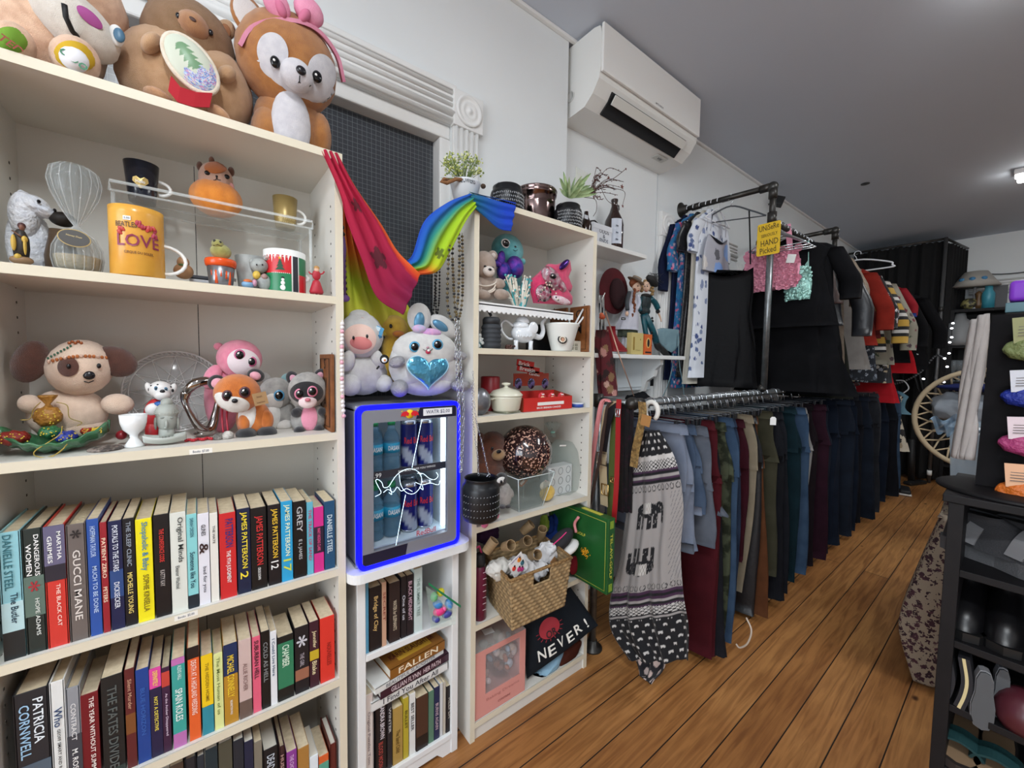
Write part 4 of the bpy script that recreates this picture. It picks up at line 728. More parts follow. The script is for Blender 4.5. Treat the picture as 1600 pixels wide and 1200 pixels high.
def furry(name,lab,P,spec,z):
 o=thing(name,lab,'plush toy',(P.p(*spec['at']).x,P.Y,z))
 for nm,prims in spec['parts']:
  g=W()
  for q in prims:
   if q[0]=='E':P.E(g,*q[1:6],ry=q[6],dy=q[7]if len(q)>7 else 0,rot=q[8]if len(q)>8 else 0)
   elif q[0]=='K':spec[q[1]]=P.h
   elif q[0]=='H':P.h=spec[q[1]]
   elif q[0]=='d':P.dot(g,*q[1:6],q[6]if len(q)>6 else .35,q[7]if len(q)>7 else 0,q[8]if len(q)>8 else 0)
   elif q[0]=='L':P.L(g,q[1],q[2],q[3],.001)
  if g.v:g.v=[(a,b,max(c,z+.0006))for a,b,c in g.v];g.part(nm,o)
 return o
def big_eye(x,y,r,ring,out=.5):return[('d',x,y,r,r,ring,out*.5,0,.001),('d',x,y,r*.74,r*.74,EYEB,out,0,.003),('d',x-r*.25,y-r*.3,r*.18,r*.18,WHT,.6,0,.0105)]
P=Pic(1.28,**k2);pf=fur('#e78fa6','#dc7d97');pr=M('#c45a86',.4)
furry('plush_sloth','pink plush sloth perched above the little orange fox',P,dict(at=(1050,800),parts=[('body',[('E',1030,720,85,160,pf,.035)]),('arm',[('E',985,620,42,60,pf,.02,-.02,20)]),('head',[('E',1110,535,108,88,pf,.038,-.02,12),('K','h'),('d',1128,552,78,62,fur('#e8dade'),.22,15)]),('ear',[('E',1012,478,24,18,pf,.01)]),('eye',[('H','h')]+big_eye(1110,518,27,pr)),('eye',[('H','h')]+big_eye(1165,548,24,pr)),('mouth',[('H','h'),('L',[(1095,565),(1110,585),(1135,592)],.0009,BLK)])]),z)
P=Pic(1.28,**k2);gf=fur('#a5a29e','#8a8784');wf=fur('#e2dfda','#d5d1cb')
furry('plush_husky','grey and white plush husky between the fox and the raccoon',P,dict(at=(1290,800),parts=[('body',[('E',1310,810,75,80,gf,.03),('E',1265,800,40,60,wf,.02,-.015),('E',1318,845,38,34,wf,.018,-.02)]),('head',[('E',1278,695,82,74,gf,.03,-.01),('K','h'),('d',1265,735,45,40,wf,.3)]),('eye',[('H','h')]+big_eye(1292,705,26,M('#5a9cc4',.3))),('ear',[('E',1325,630,26,30,fur('#7fa3a8'),.008,0,30)]),('ear',[('E',1230,625,24,28,gf,.008,0,-20)])]),z)
P=Pic(1.2,**k2);of=fur('#c9732a','#b5611f')
furry('plush_fox','small orange plush fox with big eyes and a cardboard tag',P,dict(at=(1160,880),parts=[('body',[('E',1175,815,82,90,of,.028),('E',1150,800,48,70,wf,.02,-.012)]),('foot',[('E',1140,885,50,32,fur('#17151a'),.02,-.025)]),('foot',[('E',1235,878,50,32,fur('#17151a'),.02,-.02)]),('leg',[('E',1130,830,30,40,of,.014,-.022)]),('leg',[('E',1232,820,36,48,of,.014,-.015)]),('head',[('E',1100,695,112,90,of,.035,-.03,5),('K','h'),('d',1075,752,82,42,wf,.35),('d',1020,730,40,40,wf,.3)]),('eye',[('H','h')]+big_eye(1052,706,26,M('#5a2a34',.4))),('eye',[('H','h')]+big_eye(1133,690,27,M('#5a2a34',.4))),('nose',[('H','h'),('d',1087,730,15,11,NOSE,.8,0,.006)]),('mouth',[('H','h'),('L',[(1070,745),(1087,752),(1104,743)],.0009,BLK)]),('ear',[('E',1002,645,42,36,fur('#17151a'),.008,-.02,20),('E',1006,648,30,25,fur('#d99aa8'),.009,-.024,20)]),('ear',[('E',1185,612,42,30,fur('#17151a'),.008,-.02,25),('E',1182,614,28,20,fur('#d99aa8'),.009,-.024,25)])]),z)
g=W();g.box(P.p(1205,720,-.07),(.029,.001,.03),M('#a07e56',.8),(0,-12,0));g.text('Small',P.p(1200,710,-.0712),.004,M('#6a4c30'),rot=(0,-12,0));g.text('beanies',P.p(1208,735,-.0712),.004,M('#6a4c30'),rot=(0,-12,0));g.solo('price_tag','brown cardboard tag pinned on the small orange fox','tag')
P=Pic(1.2,**k2)
furry('plush_raccoon','grey plush raccoon with black mask and pink belly at the shelf end',P,dict(at=(1430,870),parts=[('body',[('E',1430,810,84,78,gf,.026),('d',1432,808,38,62,fur('#dd8fa6'),.25)]),('hand',[('E',1372,785,26,22,fur('#1b191e'),.01,-.02)]),('hand',[('E',1492,780,22,20,fur('#1b191e'),.01,-.02)]),('foot',[('E',1385,868,26,20,fur('#1b191e'),.012,-.024)]),('foot',[('E',1478,860,24,20,fur('#1b191e'),.012,-.024)]),('head',[('E',1425,680,92,84,gf,.032,-.012),('K','h'),('d',1420,692,78,52,fur('#17161b'),.2),('d',1425,735,44,30,fur('#e3cfd0'),.7)]),('eye',[('H','h')]+big_eye(1388,698,26,M('#d87f9a',.4))),('eye',[('H','h')]+big_eye(1446,686,26,M('#d87f9a',.4))),('nose',[('H','h'),('d',1425,725,14,9,M('#c06a78',.5),.9,0,.012)]),('ear',[('E',1355,625,30,34,fur('#1b191e'),.008,0,-25),('E',1358,628,18,22,fur('#c48da0'),.008,-.004,-25)]),('ear',[('E',1482,612,28,32,fur('#1b191e'),.008,0,20),('E',1480,615,17,21,fur('#c48da0'),.008,-.004,20)])]),z)
wood=M('#8a552c',.5,vary='#6f3f1d',vs=30)
def carved(lab,x,y0,y1,z0,z1,chars,face=-1):
 o=thing('carved_sign',lab,'wooden sign',(x,(y0+y1)/2,z0));G().box((0,0,(z1-z0)/2),(.009,y1-y0,z1-z0),wood,bv=.002).obj('board',o)
 g=G();n=len(chars);dk_=M('#1d120c',.7)
 for i,c in enumerate(chars):
  vs,fs,asp=font_mesh(c);h=(z1-z0)/n*.55;yy=(z1-z0)*(1-(i+.5)/n);g.add([(-.0052,-a*min(h*asp,(y1-y0)*.75),yy+b*h)for a,b in vs],fs,dk_,False)
 g.tube([(-.005,-(y1-y0)*.38,.012),(-.005,(y1-y0)*.38,.012),(-.005,(y1-y0)*.38,z1-z0-.012),(-.005,-(y1-y0)*.38,z1-z0-.012)],.0012,dk_,closed=True,n=4);g.obj('lettering',o);return o
carved('brown carved wooden sign leaning at the right end of the plush shelf',.278,1.115,1.235,z,z+.205,'SWAY')
for i,(cx,cy,r,c)in enumerate(((1008,898,24,'#57534e'),(1055,892,30,'#cfc9c1'))):
 P=Pic(1.16,**k2);g=W();P.E(g,cx,cy,r,r*.8,M(c,.8,vary='#8f8a84',vs=90,bump=1,bs=100,bd=.01),ry=.008);g.v=[(a,b,max(q,z+.0005))for a,b,q in g.v];g.solo('pebble_charm',('dark' if i==0 else 'pale')+' fluffy charm lying in front of the orange fox','charm')
g=W()
for s_ in(0,22):g.tube([P.p(1030+s_,760,.03),P.p(1028+s_,820,.02),P.p(1034+s_,875,0)],.0022,M('#9c1f33',.5),n=6)
g.solo('bead_necklace','dark red bead strands hanging between the silver loop and the fox','necklace')
# ================= between the bookcases: scarf, necklaces, fridge and toys on it
def hexc(h):return lin(h)[:3]
def ramp(cols,t):
 t=min(max(t,0),.9999)*(len(cols)-1);i=int(t);a,b=hexc(cols[i]),hexc(cols[i+1]);f=t-i;return tuple(lerp(p,q,f)for p,q in zip(a,b))
def edge_sheet(g,LE,RE,m,col,nu=18,nv=60,fold=.006,nf=3,yfn=None,t=.0012,bulge=0):
 A=smooth_path(LE,8);B=smooth_path(RE,8)
 def f(u,v):
  a,b=seg(A,v),seg(B,v);p=a.lerp(b,u);k=math.sin(PI*u)
  p.y+=fold*math.sin(u*nf*2*PI+v*3)*(.4+.6*k)-bulge*k*math.sin(PI*v);return p
 g.sheet(f,nu,nv,m,col,t)
pp=lambda pts,Y:[PY(x,y,Y+(q[0]if q else 0))for x,y,*q in pts]
g=W()
def leaf_dark(u,v,c,spots):
 for(a,b,r)in spots:
  d=math.hypot((u-a),(v-b)*2.6);th=math.atan2((v-b)*2.6,u-a)
  if d<r*(.45+.55*abs(math.cos(2.5*th))):return tuple(x*.25+.01 for x in c)
 return c
edge_sheet(g,pp([(501,233,.01),(530,299,-.012),(543,346,-.012),(566,406,-.01),(589,464,0),(630,492,0)],1.1),pp([(527,240,.01),(554,290,0),(595,349,0),(620,390,-.01),(643,414,-.02),(657,428,-.02)],1.1),SHEER,lambda u,v:leaf_dark(u,v,ramp(['#a81436','#b01a3c','#a81a40','#9c1f48','#7c2450'],v*.8+.1)if u<.78+.2*(1-v)else ramp(['#b01a3c','#d8402a','#e0662a'],(u-.78)/.22),[(.42,.62,.2),(.5,.3,.12)]),nu=40,nv=120)
edge_sheet(g,pp([(636,408,-.01),(646,396,-.01),(664,345,-.01),(700,316,-.01),(735,302,0)],1.1),pp([(655,430,-.01),(684,424,-.01),(703,395,-.01),(728,346,-.02),(745,322,-.015)],1.1),SHEER,lambda u,v:leaf_dark(u,v,ramp(['#d8502a','#dd6a28','#b8c81e','#a4c826','#88c030'],v*1.6+.0)if u>.72-.25*v and v<.45 and u>.55 else ramp(['#1d4fc0','#1c62b4','#2b8f7c','#9ac41e','#a8cc22'],u*1.25),[(.75,.42,.14)]),nu=40,nv=80)
edge_sheet(g,pp([(733,302,0),(757,307,0),(780,314,0),(806,321,0)],1.098),pp([(742,326,0),(757,338,0),(780,357,0),(799,361,0)],1.098),SHEER,lambda u,v:ramp(['#1f6f7c','#1c5aa8','#1c48c8'],v*1.2),nu=16,nv=50,fold=.004)
edge_sheet(g,pp([(531,288),(531,350),(533,420),(534,500),(534,530)],1.24),pp([(548,320),(568,390),(600,440),(640,480),(645,520)],1.24),SHEER,lambda u,v:ramp(['#b43030','#e86030','#f09038','#b4cc38','#dcd850','#f0d860'],v*1.05+.12*(.5-u)),fold=.012,nf=4,nu=40,nv=70)
edge_sheet(g,pp([(733,300,0),(757,306,0),(782,312,0),(806,319,0)],1.104),pp([(742,305,.06),(760,308,.06),(782,312,.06),(806,316,.06)],1.104),SHEER,lambda u,v:ramp(['#1f6f7c','#1c5aa8','#1c48c8'],v*1.2),nu=6,nv=30,fold=.001)
g.solo('rainbow_scarf','sheer rainbow scarf swagged from the left bookcase to the right bookcase','scarf')
def beads(name,lab,pts,r,cols,sp=2.1,sq=False,Y=1.12,grp=None):
 g=W();A=smooth_path([PY(x,y,Y+(q[0]if q else 0))for x,y,*q in pts],10);d=0;last=A[0];i=0
 for a in A:
  d+=(a-last).length;last=a
  if d>=r*sp:
   m=cols[i%len(cols)];i+=1;d=0
   if sq:g.box(a,(r*1.7,r*1.7,r*1.5),m,bv=r*.25,sg=1)
   else:g.ell(a,r,m,None,8,6)
 g.tube(A,r*.25,cols[0],n=4);return g.solo(name,lab,'necklace',grp)
gb=M('#6f5e3c',.35,.5);kb=M('#17151a',.3);pb=M('#6d4a86',.35);sb=M('#c9ccd0',.25,.9)
beads('bead_necklace','long square gold bead necklace hanging beside the right bookcase',[(703,365),(701,400),(699,470),(704,496),(712,498),(716,460),(718,400),(717,366)],.0042,[gb,kb],sq=True,Y=1.09)
beads('bead_necklace','second gold bead strand hanging nearest the right bookcase edge',[(722,364),(723,420),(722,470),(717,497),(712,490),(709,450),(707,400),(708,366)],.0042,[gb,gb,kb],sq=True,Y=1.105)
for q in(676,683):beads('bead_necklace',f'black bead necklace hanging behind the scarf, {"left" if q == 676 else "right"} strand of the pair',[(q,420),(q-2,450),(q-1,492),(q+3,470),(q+4,420)],.0035,[kb],Y=1.2)
beads('bead_necklace','dark beaded necklace with purple stones hanging by the left bookcase edge',[(534,345),(537,380),(538,420),(540,465)],.0058,[kb,kb,pb,kb,kb,kb],Y=1.16)
g=W();c=PY(539,466,1.155);g.ell(c,(.013,.005,.01),pb);g.tube([PY(537,370,1.155),PY(537,388,1.155),PY(538,405,1.155),c],[.003,.007,.003,.003],pb);g.solo('pendant','purple and black pendant at the end of the dark beaded necklace','pendant')
beads('bead_necklace','white and pink bead strand hanging along the left bookcase beside the lamb',[(535,500),(534,560),(535,620),(537,650)],.0055,[M('#e4dfe0',.4),M('#e4dfe0',.4),M('#dfa8b8',.4),M('#e4dfe0',.4)],sp=1.6,Y=1.07)
def chain(g,pts,r=.0035,m=None,Y=None):
 A=smooth_path(pts,14);d=0;last=A[0];i=0;m=m or sb
 for a,b in zip(A,A[1:]):
  d+=(b-a).length
  if d>r*2.2:
   d=0;i+=1;t=(b-a).normalized();s_=Vector((1,0,0))if i%2 else Vector((0,1,0));s_=(s_-t*s_.dot(t)).normalized()
   g.tube([a+t*(1.7*r*math.cos(k*PI/4))+s_*(r*math.sin(k*PI/4))for k in range(8)],r*.25,m,n=4,closed=True)
g=W();chain(g,[PY(x,y,1.03)for x,y in((716,500),(719,560),(724,640),(721,742))],.004);chain(g,[PY(x,y,1.03)for x,y in((712,500),(714,580),(718,650),(719,742))],.004)
g.solo('silver_chain','doubled silver link chain hanging beside the drinks fridge','chain')
# --- drinks fridge
FX0,FX1,FZ0,FZ1,FY,FD=.331,.646,CT+.001,1.181,1.09,.29;FW,FH=FX1-FX0,FZ1-FZ0
o=thing('mini_fridge','small grey drinks fridge with glowing blue door rim on the white cabinet','mini fridge',(FX0,FY,FZ0));gy=M('#8d9096',.4,.4);bl=M('#0206ff',.4,emit=1.5)
g=G();t=.022;yb=.02
g.box((FW/2,FD-.012,FH/2),(FW,.02,FH),gy,bv=.004);g.box((FW/2,(FD+yb)/2,FH-t/2),(FW,FD-yb,t),gy,bv=.006);g.box((FW/2,(FD+yb)/2,t/2),(FW,FD-yb,t),gy,bv=.006)
for x in(t/2,FW-t/2):g.box((x,(FD+yb)/2,FH/2),(t,FD-yb,FH-.01),gy,bv=.006)
g.obj('body',o)
g=G();inn=M('#c8d8e2',.5)
g.box((FW/2,FD-.03,FH/2),(FW-2*t,.01,FH-2*t),inn);g.box((FW/2,.15,t+.02),(FW-2*t,.24,.004),inn)
for x in(t+.003,FW-t-.003):g.box((x,.15,FH/2),(.004,.24,FH-2*t),inn)
g.obj('lining',o)
def ring(g,o_,i_,y,t,m):
 n=len(o_);vs=[(x,yy,z_)for yy in(y-t/2,y+t/2)for q in(o_,i_)for(x,z_)in q]
 fs=[]
 for k in range(n):
  a,b=k,(k+1)%n;fs+=[(a,b,n+b,n+a),(2*n+b,2*n+a,3*n+a,3*n+b),(b,a,2*n+a,2*n+b),(n+a,n+b,3*n+b,3*n+a)]
 g.add(vs,fs,m,False)
O1=rrect(0,0,FW,FH,.022);O2=rrect(.011,.012,FW-.011,FH-.012,.014);O3=rrect(.043,.047,FW-.042,FH-.048,.004)
g=G();ring(g,O1,O2,.008,.02,bl);g.obj('light_rim',o)
dr=G();ring(dr,O2,O3,.007,.016,M('#8a8c95',.45,.3));dr.add([(FW*.53,-.0015,FH-.046),(FW*.57,-.0015,FH-.013),(FW-.015,-.0015,FH-.013),(FW-.015,-.0015,FH-.046)],[(0,1,2,3)],M('#14142c',.4),False)
dr.add([(.013,-.0015,.013),(FW*.43,-.0015,.013),(FW*.45,-.0015,.045),(.013,-.0015,.045)],[(0,1,2,3)],M('#14142c',.4),False)
dr=dr.obj('door',o)
G().box((FW/2,.007,FH/2),(FW-.086,.003,FH-.096),M('#101418',.02,alpha=.07)).obj('glass_pane',dr)
g=G();g.box((FW*.75,-.004,FH-.028),(FW*.3,.002,.02),M('#e8e8ec',.4));g.text('WATR $2.00',(FW*.75,-.0054,FH-.028),.012,M('#5a5f75'),wd=FW*.25);g.obj('price_label',dr)
g=G();yl=M('#f2c81e',.4);rb=M('#d2202c',.4)
g.lathe([(.013,0),(.013,.001),(.0003,.001)],yl,c=(FW*.47,-.001,FH-.03),rot=(90,0,0))
for s_ in(-1,1):g.prism([(s_*x,z_)for x,z_ in((.003,.002),(.010,.009),(.018,.008),(.025,.003),(.027,-.006),(.021,-.003),(.016,-.008),(.012,-.003),(.006,-.006))],.0015,rb,c=(FW*.47,-.0026,FH-.03));g.box((FW*.47+s_*.024,-.0026,FH-.021),(.005,.001,.002),yl,(0,30*s_,0))
g.obj('emblem',dr)
g=G();g.text('RedBull',(FW*.645,.004,.064),.016,M('#b02838',.4),wd=.062);g.obj('lettering',dr)
Pn=Pic(1.092,k=.2875,ox=500,oy=600);nm=M('#cdeeff',.4,emit=1.6);g=W()
for ln_ in([(300,612),(332,592),(318,560),(303,528),(312,518),(336,535),(346,562),(372,558),(392,528),(412,500),(442,475),(482,461),(520,468),(552,492)],[(345,590),(370,572),(398,588),(420,560),(442,582),(470,568),(502,584)],[(530,485),(562,488),(592,512),(622,520),(642,500),(632,480)],[(520,535),(558,548),(600,538),(642,548),(652,525)],[(430,490),(440,550),(470,590),(510,596),(545,560),(552,510),(535,480)],[(555,185),(528,320),(500,455)],[(465,602),(440,730),(410,892)],[(380,560),(390,600),(375,590)],[(540,560),(560,575),(556,552)]):
 g.tube(smooth_path([Pn.p(x,y)for x,y in ln_],3),0.0007,nm,n=6)
g.part('neon_outline',dr)if 0 else None
g.v=[(x-FX0,y-FY,z_-FZ0)for x,y,z_ in g.v];g.obj('neon_outline',dr)
g=G();g.box((FW-.036,.045,FH/2),(.008,.012,FH-.1),M('#e8f6ff',.4,emit=3));g.box((FW/2,.06,FH-.03),(FW-.09,.03,.006),M('#e8f6ff',.4,emit=2));g.obj('interior_light',o)
SH=FH*.53;g=G();g.box((FW/2,.15,SH),(FW-.05,.22,.004),M('#dfe8ec',.1,alpha=.5));g.box((FW/2,.038,SH+.008),(FW-.06,.003,.022),M('#33323c',.4));g.text('1.99',(.065,.036,SH+.008),.013,WHT);g.text('RED BULL GIVES YOU WINGS',(FW*.6,.036,SH+.010),.006,WHT,wd=.12);g.obj('shelf',o)
wt=M('#5f8ca8',.05,alpha=.5);wl=M('#1592b8',.4);can=M('#1d2c78',.25,.4);cs_=M('#b9bec8',.2,.8)
def bottle(lab,x,y,z0,h):
 b=thing('water_bottle',lab,'water bottle',(x,y,z0),0,'water bottles in the fridge');s_=h/.19;rb_=lambda a,z_:1+.02*math.sin(z_*500)
 G().lathe([(r*s_,z_*s_)for r,z_ in((.024,0),(.03,.006),(.03,.05),(.028,.055),(.03,.06),(.03,.11),(.026,.13),(.014,.152),(.012,.168),(.001,.17))],wt,n=20).obj('body',b)
 g=G();g.lathe([(.0304*s_,.07*s_),(.0304*s_,.105*s_)],wl,n=20);g.text('DASANI',(0,0,.088*s_),.016*s_,WHT,wd=.044*s_,fn=lambda X,Z_:Vector((.0315*s_*math.sin(X/(.0315*s_)),-.0315*s_*math.cos(X/(.0315*s_)),Z_)));g.obj('label_band',b)
 G().lathe([(.0135*s_,.168*s_),(.0135*s_,.186*s_),(.001,.187*s_)],M('#1f9a5c',.4),n=16).obj('cap',b)
def cann(lab,x,y,z0,h):
 b=thing('drink_can',lab,'drink can',(x,y,z0),0,'slim cans in the fridge');s_=h/.155;cc=lambda u,v:hexc('#0c1760')if v>.42 or(u*4+v*3)%2<.9 else hexc('#8f97a8')
 r=.0265*s_;g=G();g.sheet(lambda u,v:(r*math.cos(2*PI*u),r*math.sin(2*PI*u),h*(.06+.86*v)),32,12,GLOSSP,cc);g.text('Red Bull',(0,0,h*.6),.02*s_,M('#c01824',.4),wd=.05*s_,fn=lambda X,Z_:Vector(((r+.001)*math.sin(X/r),-(r+.001)*math.cos(X/r),Z_)));g.obj('body',b)
 G().lathe([(.02*s_,0),(r,h*.06)],cs_,n=20).lathe([(r,h*.92),(.022*s_,h*.985),(.021*s_,h),(.001,h*.99)],cs_,n=20).obj('rim',b)
zb1,zb2=FZ0+t+.023,FZ0+SH+.003
for zz_,wd_,h1,h2 in((zb1,'lower',.168,.155),(zb2,'upper',.158,.15)):
 for i,x in enumerate((.075,.127)):bottle(f'{"left" if i == 0 else "right"} front water bottle on the {wd_} level of the fridge',FX0+x,FY+.085,zz_,h1)
 for i,x in enumerate((.183,.236)):cann(f'{"left" if i == 0 else "right"} front blue and silver can on the {wd_} level of the fridge',FX0+x,FY+.085,zz_,h2)
 bottle(f'rear water bottle on the {wd_} level of the fridge',FX0+.1,FY+.15,zz_,h1);cann(f'rear can on the {wd_} level of the fridge',FX0+.21,FY+.15,zz_,h2)
# --- toys standing on the fridge
k3=dict(k=.2875,ox=500,oy=340);z=FZ1;lamb=fur('#c9c8c6','#bebdbb')
P=Pic(1.24,**k3)
furry('plush_duck','yellow plush duck tucked between the lamb and the rabbit',P,dict(at=(400,900),parts=[('body',[('E',400,760,70,150,fur('#dcb642','#cfa534'),.03,.0)]),('head',[('E',405,600,75,70,fur('#e0bc48','#d2aa38'),.03)]),('beak',[('E',428,632,34,18,fur('#c9782c'),.012,-.03)]),('eye',[('E',385,590,9,12,EYEB,.004,-.03)])]),z)
P=Pic(1.22,**k3)
furry('plush_lamb','white plush lamb with wide pink muzzle sitting on the fridge',P,dict(at=(230,960),parts=[('body',[('E',235,850,135,115,lamb,.05)]),('leg',[('E',345,900,52,48,lamb,.03,-.03)]),('leg',[('E',165,910,62,60,lamb,.03,-.035)]),('arm',[('E',150,780,40,60,lamb,.02,-.035,15)]),('arm',[('E',312,770,36,56,lamb,.02,-.035,-20)]),('head',[('E',225,640,122,125,lamb,.055,-.02),('K','h'),('d',215,660,92,82,fur('#e8c8bc'),.2)]),('muzzle',[('H','h'),('d',222,682,62,36,M('#e88f8c',.8),.45,8,.002),('L',[(160,655),(180,680),(225,690),(285,668)],.0011,M('#b04a4a'))]),('eye',[('H','h'),('d',182,654,7,11,EYEB,.7,0,.009)]),('eye',[('H','h'),('d',256,645,7,11,EYEB,.7,0,.009)]),('ear',[('E',235,568,34,28,M('#d99a90',.9),.012,-.05,20),('E',245,560,48,38,lamb,.012,-.04,20)]),('wool_tuft',[('E',215,540,60,40,lamb,.03,-.02)])]),z)
def toy(name,lab,cat,fn):
 g=W();fn(g);return g.solo(name,lab,cat)
toy('toy_phone','small light blue toy phone held against the plush lamb','toy',lambda g:(g.box(P.p(318,622,-.06),(.024,.006,.032),M('#5aa3d0',.4),(0,22,0),bv=.002),g.box(P.p(314,604,-.0645),(.013,.002,.011),M('#cfe4ee',.3),(0,22,0)),g.box(P.p(326,645,-.0645),(.013,.002,.004),M('#2f6c9a',.3),(0,22,0))))
toy('toy_pan','tiny black frying pan with fried egg beside the plush lamb','toy',lambda g:(g.lathe([(.0125,0),(.0135,.003),(.0005,.003)],BLK,c=tuple(P.p(348,770,-.07)),rot=(90,0,0)),g.ell(P.p(350,774,-.076),(.0085,.002,.0075),WHT),g.ell(P.p(352,775,-.078),(.003,.002,.003),M('#e08a2a',.4)),g.box(P.p(315,815,-.07),(.012,.003,.005),BLK,(0,-50,0),bv=.001)))
P=Pic(1.165,**k3);slv=M('#b4b4ba',.3,.9,bump=1,bs=400,bd=.004);bh=M('#4a9cc4',.15,.7,vary='#6cb8d8',vs=20,bump=1,bs=40,bd=.006)
furry('plush_rabbit','round white plush rabbit with shiny blue heart belly on the fridge',P,dict(at=(580,960),parts=[('body',[('E',575,800,196,172,lamb,.055),('E',580,900,150,70,lamb,.05)]),('head',[('E',575,730,178,120,lamb,.062,-.006),('K','h')]),('ear',[('E',540,545,66,82,lamb,.016,0,5),('E',538,560,32,52,M('#5c90b0',.4,.4),.012,-.009,8)]),('ear',[('E',672,592,84,52,lamb,.016,-.002,28),('E',655,588,48,24,M('#5c90b0',.4,.4),.012,-.012,28)]),('hair_tuft',[('E',600,625,60,24,fur('#d9a3c8','#b98ac4'),.02,-.03),('E',540,605,40,24,fur('#9cb0cc','#c8a0c8'),.02,-.03)]),('eye',[('H','h')]+big_eye(515,702,30,M('#4a9cc4',.3))),('eye',[('H','h')]+big_eye(640,690,30,M('#4a9cc4',.3))),('nose',[('H','h'),('d',586,706,8,6,M('#b58a98',.4),.8,0,.003)]),('mouth',[('H','h'),('d',588,730,14,12,M('#b0304a',.4),.5,0,.002),('d',590,722,7,7,WHT,.6,0,.005),('L',[(560,716),(574,724),(586,714),(600,724),(612,712)],.0009,BLK)]),('arm',[('E',418,785,46,32,slv,.016,-.045,-20)]),('arm',[('E',755,750,46,26,slv,.016,-.04,5)]),('foot',[('E',432,928,50,48,slv,.028,-.055)]),('foot',[('E',765,912,54,36,slv,.026,-.05)])]),z)
g=W();c=P.p(588,845,-.057);a,b=P.sz(588,845,118,92,-.05)
def hshape(u,v):
 t_=2*PI*v;x=16*math.sin(t_)**3/17;y_=(13*math.cos(t_)-5*math.cos(2*t_)-2*math.cos(3*t_)-math.cos(4*t_)+2.5)/14.5;return Vector((c.x+a*u*x,c.y-.012*math.sqrt(max(0,1-u**2)),c.z+b*u*y_))
g.sheet(hshape,12,60,bh);g.tube([hshape(1,i/60)+Vector((0,-.001,0))for i in range(60)],.0022,M('#a9cfe0',.5),closed=True,n=6)
o=[q for q in bpy.data.objects if q.name.startswith('plush_rabbit')][0];g.part('heart_panel',o)
# ================= right bookcase: on top
c8=dict(k=.2,ox=690,oy=200);c5=dict(k=.2875,ox=500,oy=340);c6=dict(k=.2875,ox=500,oy=600);c7=dict(k=.2875,ox=500,oy=855)
TZ=1.833;blm=M('#1b1c1f',.35,.3)
def at_top(P,cx,cy):return P.p(cx,cy)
def leafy(g,base,tip,w_,m,bend=.0):
 b,t_=Vector(base),Vector(tip);d=t_-b;s_=d.cross(Vector((0,1,.3))).normalized()
 def f(u,v):k=math.sin(PI*min(v*.93+.05,1))**.8;return b+d*v+s_*(u-.5)*w_*k+Vector((0,-1,0))*(bend*v*v+.12*w_*abs(2*u-1))
 g.sheet(f,4,8,m)
P=Pic(1.2,**c8)
def crump(g,amp=.006,f=60,n0=0):
 g.v=g.v[:n0]+[tuple(Vector(v)+noise.noise_vector(Vector(v)*f)*amp+noise.noise_vector(Vector(v)*f*2.3)*amp*.5)for v in g.v[n0:]];return g
o=thing('flower_bucket','white enamel FLOWERS bucket with rope handle and greenery on the bookcase corner','planter',(P.p(185,500).x,1.2,TZ));rc=M('#8a5f3c',.9,bump=1,bs=300)
g=W();x,y,zz,u=P.V(g,185,500,[(84,0),(118,150),(122,160)],M('#d6dade',.35),z0=TZ,t=.002);R=110*u;g.text('FLOWERS',(x+.002,0,TZ+.058),.016,M('#3a4048'),wd=.056,fn=cyl(x,y,R+.003));g.part('bucket',o)
g=W();g.tube([P.p(60,410,-.01),P.p(20,400,-.03),P.p(-5,415,-.03),P.p(40,430,-.03),P.p(110,400,-.035),P.p(180,405,-.03)],.006,rc,n=8);g.ell(P.p(195,425,-.03),(.008,.008,.007),rc);g.ell(P.p(325,455,-.01),(.009,.009,.008),M('#4c3a2c',.9));g.part('rope_handle',o)
gr=[M('#a9b45c',.7),M('#c9cf7e',.7),M('#7d9150',.7),M('#e3e6b8',.7)]
g=W()
for i in range(70):
 a=rnd.uniform(-1,1);h=rnd.uniform(.3,1);t_=P.p(170+a*150,420-h*210,rnd.uniform(-.03,.04));b=P.p(175+a*30,420,0)
 mid=b.lerp(t_,.6)+Vector((rnd.uniform(-.01,.01),0,.006));g.tube([b,mid,t_],.0008,gr[2],n=4)
 for k in range(5):g.ell(t_+Vector((rnd.uniform(-.009,.009),rnd.uniform(-.009,.009),rnd.uniform(-.009,.009))),rnd.uniform(.0018,.004),gr[rnd.randrange(4)],None,6,4)
for q in((-20,250),(-10,390),(60,180),(215,170)):leafy(g,P.p(150,400),P.p(*q),.004,gr[2])
g.part('greenery',o)
